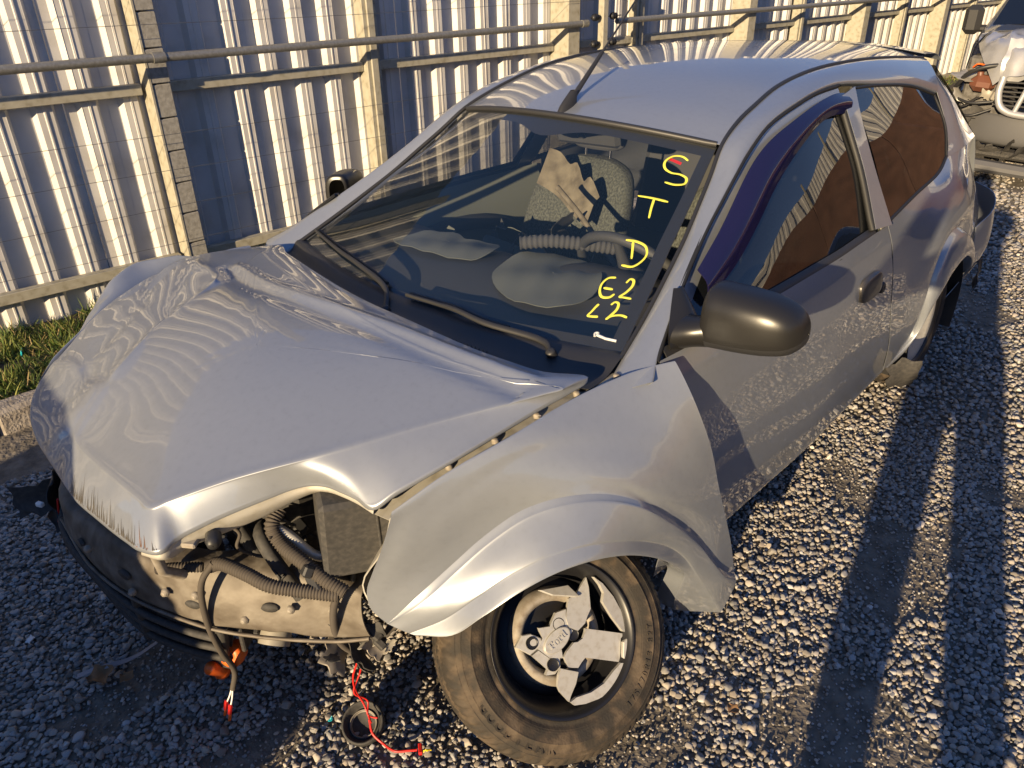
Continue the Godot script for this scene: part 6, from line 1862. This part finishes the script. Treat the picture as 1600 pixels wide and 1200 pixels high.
func other_wheels(car: Node3D) -> void:
	var ty := tyre_mesh(120, false)
	var rm := rim_mesh()
	for q in [[2.45, .287, .76, 1, 0.0], [2.45, .287, -.76, -1, 0.0], [-.02, .287, -.74, -1, 0.25]]:
		var w := Node3D.new()
		w.name = "rear_wheel" if q[0] > 1.0 else "front_wheel"
		car.add_child(w, true)
		w.transform = Transform3D(axes(Vector3(q[4] * 0.5, 0, q[3]), Vector3.RIGHT), Vector3(q[0], q[1], q[2]))
		put(w, "tyre", ty, M["tyre rubber"])
		put(w, "rim", rm, M["black steel rim"])
		var cv := Mb.new()
		cv.lathe(Transform3D(), [Vector2(.172, -.012), Vector2(.160, -.006), Vector2(.14, -.012), Vector2(.10, -.030), Vector2(.06, -.026), Vector2(.035, -.014), Vector2(.001, -.012)], 40)
		put(w, "cover", cv.mesh(), M["wheel cover silver"])

# ---------------------------------------------------------------- other cars, walls across the yard
func section(x: float, pts: Array) -> PackedVector3Array:  # half outline (y, z) from the floor over the top, mirrored
	var r := PackedVector3Array()
	for p in pts: r.append(Vector3(x, p[0], p[1]))
	for i in range(pts.size() - 2, -1, -1): r.append(Vector3(x, pts[i][0], -pts[i][1]))
	return r

func parked_car(label: String, where: Vector3, turn: float, paint: Material, tall := 1.0) -> Node3D:  # nose towards -x
	var c := thing("parked_car", label, "car", where, turn, "")
	var rows := []
	# x, floor, waist height, waist half width, roof height, roof half width
	for a in [[-2.0, .35, .62, .60, .64, .45], [-1.93, .28, .72, .74, .76, .55], [-1.6, .24, .82, .82, .88, .60], [-1.05, .22, .90, .85, .97, .62], [-.85, .22, .92, .86, 1.02, .64], [-.25, .22, .94, .87, 1.40, .60], [.3, .22, .95, .87, 1.48, .60], [1.0, .22, .96, .86, 1.46, .59], [1.5, .24, .97, .84, 1.38, .57], [1.85, .28, .97, .80, 1.05, .62], [1.95, .34, .90, .76, .96, .60], [2.0, .42, .66, .70, .70, .50]]:
		rows.append(section(a[0], [[a[1], 0.0], [a[1], a[3] * 0.9], [a[1] + 0.1, a[3] * 0.98], [a[2] - 0.2, a[3] * 1.02], [a[2], a[3]], [lerpf(a[2], a[4], 0.5) * 1.0, lerpf(a[3], a[5], 0.48)], [a[4] - 0.02, a[5]], [a[4] + 0.02 * tall, a[5] * 0.8], [a[4] + 0.035, 0.0]]))
	put(c, "body", sheet(rows, 2, 4), paint)
	for s in [1, -1]:
		var g := []
		for a in [[-.62, .97, -.18, 1.36], [.1, .98, .12, 1.40], [.16, .98, .18, 1.40], [1.0, 1.0, .98, 1.38], [1.38, 1.02, 1.28, 1.32]]:
			g.append(PackedVector3Array([Vector3(a[0], a[1], .875 * s), Vector3(a[2], a[3], .645 * s)]))
		put(c, "side_window", sheet(g, 3, 1, 0.004), M["tinted glass"])
		var mb := Mb.new()
		mb.lathe(Transform3D(Basis.from_scale(Vector3(0.6, 1, 1)), Vector3(-.52, 0.98, .84 * s)) * Transform3D(axes(Vector3(0, 0.05, s)), Vector3.ZERO), [Vector2(.001, 0.0), Vector2(.06, 0.02), Vector2(.085, .07), Vector2(.085, .16), Vector2(.05, .20), Vector2(.001, .21)], 18)
		put(c, "door_mirror", mb.mesh(), M["black plastic"])
		for x in [-1.25, 1.22]:
			var w := Node3D.new()
			w.name = "wheel"
			c.add_child(w, true)
			w.transform = Transform3D(axes(Vector3(0, 0, s), Vector3.RIGHT), Vector3(x, .288, .84 * s))
			put(w, "tyre", tyre_mesh(48, false), M["tyre rubber"])
			var cv := Mb.new()
			cv.lathe(Transform3D(), [Vector2(.178, -.006), Vector2(.15, -.004), Vector2(.10, -.03), Vector2(.04, -.02), Vector2(.001, -.012)], 24)
			put(w, "cover", cv.mesh(), M["wheel cover silver"])
	var ws_ := []
	for a in [[-.86, .985, .74], [-.30, 1.375, .58]]:
		ws_.append(PackedVector3Array([Vector3(a[0], a[1], -a[2]), Vector3(a[0] - 0.07, a[1] + 0.04, 0), Vector3(a[0], a[1], a[2])]))
	put(c, "windscreen", sheet(ws_, 4, 3, 0.004), M["tinted glass"])
	return c

func yard_beyond() -> void:
	# across the yard, seen mirrored in the side windows
	var wall := thing("boundary_wall", "red brown wall at the end of the yard, mirrored in the car's side windows", "wall", Vector3(16.0, 0, 2.0), -2.28)
	for k in 10:
		var wb := Mb.new()
		wb.box(at(Vector3(1.5 + 3.0 * k, 1.65, 0.02 * (k % 2))), Vector3(2.99, 3.3, 0.3), 0.02)
		put(wall, "wall_bay", wb.mesh(), M["red earth wall"])
	var top := thing("sheet_fence", "pale corrugated sheets standing on top of the red brown wall", "fence", Vector3(16.0, 3.3, 2.0), -2.28)
	var prof := Mb.new()
	for i in 15:
		var x := i * 0.2
		for q in [[0.0, 0.0, 0.08, 0.0], [0.08, 0.0, 0.1, 0.03], [0.1, 0.03, 0.18, 0.03], [0.18, 0.03, 0.2, 0.0]]:
			prof.face([Vector3(x + q[0], 0, q[1]), Vector3(x + q[2], 0, q[3]), Vector3(x + q[2], 0.75, q[3]), Vector3(x + q[0], 0.75, q[1])])
	prof.shell(0.0015)
	var pm := prof.mesh()
	for k in 10: put(top, "corrugated_sheet", pm, M["white fence steel"]).position = Vector3(3.0 * k, 0, 0)
	for k in 16:
		var pb := Mb.new()
		pb.box(at(Vector3(2.0 * k, 0.5, 0.08)), Vector3(0.06, 1.2, 0.06), 0.004)
		put(top, "fence_post", pb.mesh(), M["cream fence steel"])
	parked_car("dark blue hatchback parked nearest the tail of the silver car, across the yard", Vector3(6.6, 0, 4.4), 0.3, M["dark blue paint"])
	parked_car("dark grey hatchback parked before the red brown wall, farther along the yard", Vector3(10.0, 0, 6.2), 0.5, M["grey paint"])
	parked_car("dark grey hatchback parked ahead of the silver car, shading the gravel before its nose", Vector3(-4.05, 0, -0.03), 0.227, M["grey paint"]).scale = Vector3(1, 0.88, 1)

func van() -> void:
	var v := thing("crashed_van", "dark grey van with torn open front and crumpled white bonnet behind the silver car", "van", Vector3(6.55, 0, 0.42))
	var s := Mb.new()
	# body behind the bonnet: windscreen frame, roof, flanks
	var rows := []
	for a in [[.42, .30, 1.0, .86, 1.10, .80], [.75, .25, 1.08, .90, 1.18, .80], [1.0, .25, 1.10, .91, 1.50, .74], [1.45, .25, 1.12, .92, 1.88, .68], [2.2, .25, 1.12, .92, 1.95, .70], [3.9, .25, 1.12, .92, 1.95, .72], [4.1, .30, 1.1, .90, 1.85, .70]]:
		rows.append(section(a[0], [[a[1], 0.0], [a[1], a[3] * 0.96], [0.6, a[3] * 1.01], [a[2], a[3]], [lerpf(a[2], a[4], 0.5), lerpf(a[3], a[5], 0.42)], [a[4] - 0.03, a[5]], [a[4] + 0.02, a[5] * 0.85], [a[4] + 0.035, 0.0]]))
	put(v, "body", sheet(rows, 2, 3, 0.004), M["grey paint"])
	var ws_ := []
	for a in [[.66, 1.145, .80], [1.0, 1.52, .72], [1.38, 1.86, .63]]:
		ws_.append(PackedVector3Array([Vector3(a[0] - 0.005, a[1], -a[2]), Vector3(a[0] - 0.11, a[1] + 0.02, -a[2] * 0.5), Vector3(a[0] - 0.14, a[1] + 0.03, 0), Vector3(a[0] - 0.11, a[1] + 0.02, a[2] * 0.5), Vector3(a[0] - 0.005, a[1], a[2])]))
	put(v, "windscreen", sheet(ws_, 4, 4, 0.004), M["tinted glass"])
	# bonnet, shoved up and folded
	var b := Mb.new()
	var hr := []
	for a in [[-.10, .80, .52], [-.06, .93, .60], [.05, 1.03, .70], [.25, 1.11, .80], [.48, 1.15, .84], [.64, 1.13, .86]]:
		var r := PackedVector3Array()
		for k in 13:
			var u := -1.0 + k / 6.0
			r.append(Vector3(a[0] + 0.10 * u * u, a[1] - 0.07 * u * u + 0.05 * sin(u * 7.0) * (0.64 - a[0]), a[2] * u))
		hr.append(r)
	b.grid(loft(hr, 4, 4))
	crush(b, 3.0, 0.05, func(p: Vector3) -> float: return smoothstep(0.65, 0.3, p.x))
	b.shell(0.003)
	put(v, "bonnet", b.mesh(), M["white van paint"], "crumpled white bonnet of the van")
	b = Mb.new()
	var fr := []
	for a in [[1.08, .06], [.98, .0], [.86, -.03], [.80, -.02]]:
		var r := PackedVector3Array()
		for k in 9: r.append(Vector3(a[1] + 0.015 * sin(k * 1.9), a[0] - 0.02 * sin(k * 1.3), -.50 + 0.12 * k))
		fr.append(r)
	b.grid(loft(fr, 3, 4))
	crush(b, 5.0, 0.04, func(p: Vector3) -> float: return 1.0)
	b.shell(0.004)
	put(v, "grille_panel", b.mesh(), M["white van paint"])
	# grille hoop and slats
	b = Mb.new()
	b.tube(spl(PackedVector3Array([Vector3(-.04, .82, -.46), Vector3(-.055, .70, -.465), Vector3(-.06, .60, -.43), Vector3(-.065, .555, -.35), Vector3(-.07, .545, 0), Vector3(-.065, .555, .38), Vector3(-.06, .60, .48), Vector3(-.055, .70, .525), Vector3(-.04, .82, .52)]), 6), 0.027, 10)
	put(v, "grille_hoop", b.mesh(), M["white van paint"])
	b = Mb.new()
	b.tube(PackedVector3Array([Vector3(-.05, .80, -.26), Vector3(-.065, .56, -.32)]), 0.02, 8)
	put(v, "grille_strut", b.mesh(), M["white van paint"])
	b = Mb.new()
	for k in 6: b.box(at(Vector3(-.02, .78 - .035 * k, 0)), Vector3(0.03, 0.012, 0.98), 0.002)
	put(v, "grille_slats", b.mesh(), M["black plastic"])
	var br := []
	for a in [[.52, .0], [.50, -.02], [.40, -.035], [.30, -.02], [.27, .03]]:
		var r := PackedVector3Array()
		for k in 11:
			var u := k / 5.0 - 1.0
			r.append(Vector3(a[1] + 0.16 * pow(absf(u), 3.0), a[0], u * .66))
		br.append(r)
	put(v, "bumper", sheet(br, 3, 4, 0.004), M["van bumper plastic"])
	b = Mb.new()
	b.box(at(Vector3(-.03, .22, 0), Basis(Vector3.RIGHT, 0.03)), Vector3(0.16, 0.06, 1.35), 0.02)
	put(v, "lower_bumper", b.mesh(), M["dusty black plastic"])
	for k in 5: put(v, "torn_plastic", shard(Vector3(-.08, .22 + 0.015 * k, -.62 + 0.11 * k), 0.10, 90 + k), M["dusty black plastic"])
	b = Mb.new()
	b.box(at(Vector3(-.13, .12, 0.02), Basis(Vector3.RIGHT, 0.04)), Vector3(0.13, 0.09, 1.36), 0.03)
	put(v, "splitter", b.mesh(), M["van bumper plastic"])
	# torn lamp corner on the fence side
	b = Mb.new()
	b.box(at(Vector3(.34, .66, -.62)), Vector3(0.30, 0.56, 0.36), 0.02)
	put(v, "engine_bay", b.mesh(), M["bay steel"])
	var wing := []
	for a in [[1.07, -.80], [1.0, -.85], [.86, -.875], [.70, -.88], [.62, -.875]]:
		var r := PackedVector3Array()
		for k in 8:
			var x := lerpf(.16 + 0.10 * sin(a[0] * 9.0), .95, k / 7.0)
			r.append(Vector3(x, a[0] + 0.05 * k / 7.0, a[1] + 0.06 * pow(1.0 - k / 7.0, 2.0)))
		wing.append(r)
	put(v, "front_wing", sheet(wing, 3, 3, 0.003), M["grey paint"])
	put(v, "inner_wing", shard(Vector3(.16, .78, -.78), 0.16, 51), M["silver inner paint"])
	put(v, "inner_wing", shard(Vector3(.12, .62, -.80), 0.13, 52), M["silver inner paint"])
	put(v, "lamp_frame", shard(Vector3(.06, .84, -.66), 0.10, 53), M["rusty steel"])
	put(v, "lamp_frame", shard(Vector3(.04, .60, -.70), 0.09, 57), M["dusty black plastic"])
	put(v, "lamp_frame", shard(Vector3(.04, .66, -.56), 0.06, 58), M["lamp plastic"])
	put(v, "lamp_frame", shard(Vector3(.05, .46, -.74), 0.10, 61), M["torn beige board"])
	put(v, "lamp_frame", shard(Vector3(.04, .34, -.72), 0.10, 62), M["rusty steel"])
	put(v, "lamp_frame", shard(Vector3(.02, .52, -.64), 0.08, 66), M["dusty black plastic"])
	b = Mb.new()
	b.box(at(Vector3(.08, .745, -.63), Basis.from_euler(Vector3(0.1, 0.3, 0.1))), Vector3(0.12, 0.13, 0.19), 0.045)
	b.lathe(at(Vector3(.07, .80, -.66)), [Vector2(.026, 0), Vector2(.026, .03), Vector2(.020, .036), Vector2(.001, .036)], 16)
	put(v, "reservoir", b.mesh(), M["brown plastic"])
	b = Mb.new()
	b.tube(spl(PackedVector3Array([Vector3(.12, .70, -.84), Vector3(.02, .82, -.74), Vector3(.0, .88, -.62), Vector3(.06, .90, -.46)]), 6), 0.018, 8)
	b.tube(spl(PackedVector3Array([Vector3(.05, .62, -.80), Vector3(-.02, .60, -.66), Vector3(.0, .62, -.50)]), 6), 0.012, 8)
	b.tube(spl(PackedVector3Array([Vector3(.05, .55, -.80), Vector3(-.04, .50, -.66), Vector3(.0, .56, -.50)]), 6), 0.010, 8)
	put(v, "hoses", b.mesh(), M["black plastic"])
	b = Mb.new()
	b.box(at(Vector3(.02, .66, -.50), Basis.from_euler(Vector3(0.3, 0.6, 0.0))), Vector3(0.05, 0.07, 0.06), 0.008)
	put(v, "relay", b.mesh(), M["lamp plastic"])
	b = Mb.new()
	b.tube(spl(PackedVector3Array([Vector3(.12, .86, -.74), Vector3(.09, .89, -.70), Vector3(.12, .88, -.66)]), 5), 0.007, 8)
	put(v, "orange_hose", b.mesh(), M["orange plastic"])
	# left wing edge and mirrors, wheels
	for k in [1, -1]:
		b = Mb.new()
		b.box(at(Vector3(.80, 1.17, 1.0 * k)), Vector3(0.10, 0.24, 0.15), 0.04)
		b.box(at(Vector3(.82, 1.10, .92 * k)), Vector3(0.06, 0.06, 0.10), 0.02)
		put(v, "door_mirror", b.mesh(), M["black plastic"])
		for x in [.55, 3.2]:
			var w := Node3D.new()
			w.name = "wheel"
			v.add_child(w, true)
			w.transform = Transform3D(axes(Vector3(0, 0, k), Vector3.RIGHT), Vector3(x, .288, .90 * k))
			put(w, "tyre", tyre_mesh(60, false), M["tyre rubber"])
			put(w, "rim", rim_mesh(), M["rusty steel"])

# ---------------------------------------------------------------- things lying about
func small_things() -> void:
	var h := thing("horn", "round black rubber rimmed horn lying on the gravel under red wires", "horn", Vector3(-.355, 0.018, .352))
	var t := Transform3D(axes(Vector3(-0.30, 0.86, 0.25)), Vector3(0, 0.014, 0))
	var b := Mb.new()
	b.lathe(t, [Vector2(.001, -.026), Vector2(.036, -.026), Vector2(.050, -.016), Vector2(.0545, .0), Vector2(.0545, .014), Vector2(.052, .019), Vector2(.047, .017), Vector2(.042, .004), Vector2(.036, -.006), Vector2(.0345, .002), Vector2(.032, .002), Vector2(.030, -.012), Vector2(.001, -.014)], 48)
	put(h, "rubber_cup", b.mesh(), M["dusty black plastic"])
	b = Mb.new()
	b.lathe(t, [Vector2(.030, -.004), Vector2(.033, .0035), Vector2(.035, .0035), Vector2(.036, -.004)], 40)
	put(h, "metal_ring", b.mesh(), M["rusty steel"])
	# tape and a dry leaf before the nose
	var p0 := PackedVector3Array()
	var p1 := PackedVector3Array()
	for i in 13:
		var u := i / 12.0
		var c := Vector3(lerpf(-.79, -.585, u), 0.034 + 0.006 * sin(u * 7.0), lerpf(-.36, -.30, u) + 0.012 * sin(u * 4.0))
		p0.append(c + Vector3(-.003, 0, .007)); p1.append(c + Vector3(.003, 0.003 * sin(u * 5.0), -.007))
	solid("tape_strip", sheet([p0, p1], 2, 3, 0.0012), M["silver tape"], "thin grey strip of tape lying on the shaded gravel", "tape")
	var leaves := [[Vector3(-.745, .036, -.31), .034, "brown curled leaf lying beside the grey tape strip"], [Vector3(-.70, .036, -.25), .020, "small brown leaf between the tape and the hanging bumper carrier"], [Vector3(-.93, .034, -.02), .028, "brown leaf on the shaded gravel nearest the lower left corner"], [Vector3(.31, .034, 1.035), .016, "small tan chip of stone beside the bent front wheel"]]
	for q in leaves:
		var rows := []
		for j in 5:
			var v := j / 4.0 - 0.5
			var r := PackedVector3Array()
			for i in 7:
				var u := i / 6.0 - 0.5
				r.append(Vector3(u * 2.0, 0.5 * u * u + 0.5 * absf(v) + 0.15 * sin(u * 9.0 + v * 4.0), v * 1.7 * (0.15 + cos(u * 2.9) * (1.0 + 0.25 * sin(i * 2.4)))) * q[1])
			rows.append(r)
		var o := solid("dry_leaf", sheet(rows, 2, 2, 0.0006), M["dry leaf"], q[2], "leaf", q[0])
		o.rotation.y = q[1] * 90.0
	solid("blue_scrap", shard(Vector3.ZERO, 0.008, 71), M["blue plastic"], "small turquoise plastic scrap on the gravel left of the horn", "scrap", Vector3(-.405, .036, .28))
	solid("yellow_scrap", shard(Vector3.ZERO, 0.009, 73), M["yellow plastic"], "small yellow plastic scrap on the gravel beside the front tyre", "scrap", Vector3(-.30, .038, .535))
	solid("white_chip", shard(Vector3.ZERO, 0.012, 77), M["white plastic"], "pale splinter on the gravel at the far left of the bonnet nose", "scrap", Vector3(-.83, .036, -.60))
	solid("turquoise_wrapper", shard(Vector3.ZERO, 0.03, 79), M["blue plastic"], "turquoise wrapper caught in the grass at the fence foot", "litter", Vector3(-.20, .10, -2.52))

# ---------------------------------------------------------------- the person who holds the camera, known from the long shadow
func people() -> void:
	var o := thing("person", "standing person in dark jacket and trousers holding up a phone, seen as a long shadow", "person", Vector3(-1.38, 0, 1.84), 0.0)
	var fw := Vector3(0.73, 0, -0.68).normalized()
	var rt := Vector3(-fw.z, 0, fw.x)
	var J := func(r: float, y: float, f: float) -> Vector3: return rt * r + Vector3(0, y, 0) + fw * f
	var bones := []
	var add := func(a: Vector3, b_: Vector3, ra: float, rb: float) -> void: bones.append([a, b_, ra, rb])
	for s in [-1.0, 1.0]:
		add.call(J.call(.105 * s, .97, 0), J.call(.165 * s, .53, .02), .105, .078)
		add.call(J.call(.165 * s, .53, .02), J.call(.19 * s, .09, -.02), .078, .058)
		add.call(J.call(.19 * s, .05, -.05), J.call(.205 * s, .04, .14), .05, .04)
		add.call(J.call(.19 * s, 1.50, 0), J.call(.25 * s, 1.42, .22), .075, .06)
		add.call(J.call(.25 * s, 1.42, .22), J.call(.10 * s, 1.66, .33), .06, .042)
		add.call(J.call(.10 * s, 1.66, .33), J.call(.075 * s, 1.72, .345), .04, .034)
		for k in 4: add.call(J.call(.072 * s, 1.70 + .018 * k, .35), J.call(.047 * s, 1.71 + .02 * k, .375 - .004 * k), .010, .008)
		add.call(J.call(.060 * s, 1.69, .34), J.call(.037 * s, 1.715, .345), .011, .009)
	add.call(J.call(0, 1.0, 0), J.call(0, 1.18, .0), .165, .15)
	add.call(J.call(0, 1.18, 0), J.call(0, 1.45, -.01), .16, .165)
	add.call(J.call(-.14, 1.50, -.01), J.call(.14, 1.50, -.01), .095, .095)
	add.call(J.call(0, 1.53, -.01), J.call(0, 1.64, .02), .065, .06)
	add.call(J.call(0, 1.71, .03), J.call(0, 1.785, .02), .078, .095)
	add.call(J.call(0, 1.68, .09), J.call(0, 1.73, .115), .02, .012)
	var field := func(p: Vector3) -> float:
		var d := 9.0
		for q in bones:
			var a: Vector3 = q[0]
			var ab: Vector3 = q[1] - a
			var t := clampf((p - a).dot(ab) / ab.length_squared(), 0, 1)
			var e := p.distance_to(a + ab * t) - lerpf(q[2], q[3], t)
			var hh := maxf(0.025 - absf(d - e), 0.0) / 0.025
			d = minf(d, e) - hh * hh * 0.025 * 0.25
		return d
	var cell := 0.022
	var lo := Vector3(-.55, 0.0, -.55)
	var n := Vector3i(50, 88, 50)
	var val := PackedFloat32Array()
	val.resize(n.x * n.y * n.z)
	val.fill(1.0)
	for q in bones:   # only near the bones
		var mn: Vector3 = q[0].min(q[1]) - Vector3.ONE * (maxf(q[2], q[3]) + cell * 2.5)
		var mx: Vector3 = q[0].max(q[1]) + Vector3.ONE * (maxf(q[2], q[3]) + cell * 2.5)
		var i0 := Vector3i(((mn - lo) / cell).floor()).clamp(Vector3i.ZERO, n - Vector3i.ONE)
		var i1 := Vector3i(((mx - lo) / cell).ceil()).clamp(Vector3i.ZERO, n - Vector3i.ONE)
		for x in range(i0.x, i1.x + 1):
			for y in range(i0.y, i1.y + 1):
				for z in range(i0.z, i1.z + 1):
					var k := (x * n.y + y) * n.z + z
					if val[k] == 1.0: val[k] = field.call(lo + Vector3(x, y, z) * cell)
	var b := Mb.new()
	var ids := {}
	var corner := func(x: int, y: int, z: int) -> float: return val[(x * n.y + y) * n.z + z]
	for x in n.x - 1:
		for y in n.y - 1:
			for z in n.z - 1:
				var mask := 0
				var sum := Vector3.ZERO
				var cnt := 0
				var v := PackedFloat32Array()
				for k in 8: v.append(val[((x + (k & 1)) * n.y + y + ((k >> 1) & 1)) * n.z + z + (k >> 2)])
				for k in 8: if v[k] < 0: mask |= 1 << k
				if mask == 0 or mask == 255: continue
				for e in [[0, 1], [2, 3], [4, 5], [6, 7], [0, 2], [1, 3], [4, 6], [5, 7], [0, 4], [1, 5], [2, 6], [3, 7]]:
					var va := v[e[0]]
					var vb := v[e[1]]
					if (va < 0) != (vb < 0):
						var t := va / (va - vb)
						var pa := Vector3(e[0] & 1, (e[0] >> 1) & 1, e[0] >> 2)
						var pb := Vector3(e[1] & 1, (e[1] >> 1) & 1, e[1] >> 2)
						sum += pa.lerp(pb, t); cnt += 1
				var p := lo + (Vector3(x, y, z) + sum / cnt) * cell
				ids[Vector3i(x, y, z)] = b.vert(p)
				var c := Color(0.02, 0.022, 0.03) if p.y < 0.97 else Color(0.03, 0.035, 0.03)
				if p.y < 0.10: c = Color(0.02, 0.015, 0.012)
				if p.y > 1.59 and (Vector2(p.x, p.z).dot(Vector2(fw.x, fw.z)) > 0.30 or p.y > 1.60 and Vector2(p.x, p.z).length() < 0.2): c = Color(0.45, 0.27, 0.19)
				if p.y > 1.78 and Vector2(p.x, p.z).length() < 0.2 or p.y > 1.69 and Vector2(p.x, p.z).dot(Vector2(fw.x, fw.z)) < 0.0 and Vector2(p.x, p.z).length() < 0.14: c = Color(0.02, 0.014, 0.01)
				b.col.append(c)
	for key in ids:
		var x: int = key.x
		var y: int = key.y
		var z: int = key.z
		if x < 1 or y < 1 or z < 1: continue
		for ax in 3:
			var d := [Vector3i(1, 0, 0), Vector3i(0, 1, 0), Vector3i(0, 0, 1)][ax] as Vector3i
			var u := [Vector3i(0, 1, 0), Vector3i(0, 0, 1), Vector3i(1, 0, 0)][ax] as Vector3i
			var w := [Vector3i(0, 0, 1), Vector3i(1, 0, 0), Vector3i(0, 1, 0)][ax] as Vector3i
			var a0: float = corner.call(x, y, z)
			var a1: float = corner.call(x + d.x, y + d.y, z + d.z)
			if (a0 < 0) == (a1 < 0): continue
			var q := [key, key - u, key - u - w, key - w]
			var ok := true
			for c in q: if not ids.has(c): ok = false
			if not ok: continue
			if a0 < 0: b.quad(ids[q[0]], ids[q[3]], ids[q[2]], ids[q[1]])
			else: b.quad(ids[q[0]], ids[q[1]], ids[q[2]], ids[q[3]])
	put(o, "body", b.mesh(), M["clothes"])
	var face := Mb.new()
	for s in [-1.0, 1.0]: face.lathe(at(J.call(.032 * s, 1.755, .097), axes(fw)), [Vector2(.014, 0.0), Vector2(.011, .006), Vector2(.001, .009)], 12)
	put(o, "eyes", face.mesh(), M["white plastic"])
	var ph := solid("phone", null, M["black plastic"], "black phone held up before the person's face", "phone", Vector3(-1.38, 0, 1.84) + J.call(0.0, 1.735, .362))
	var pb := Mb.new()
	pb.box(Transform3D(), Vector3(0.155, 0.074, 0.008), 0.003)
	ph.mesh = pb.mesh()
	ph.basis = Basis(rt, Vector3.UP, -fw)
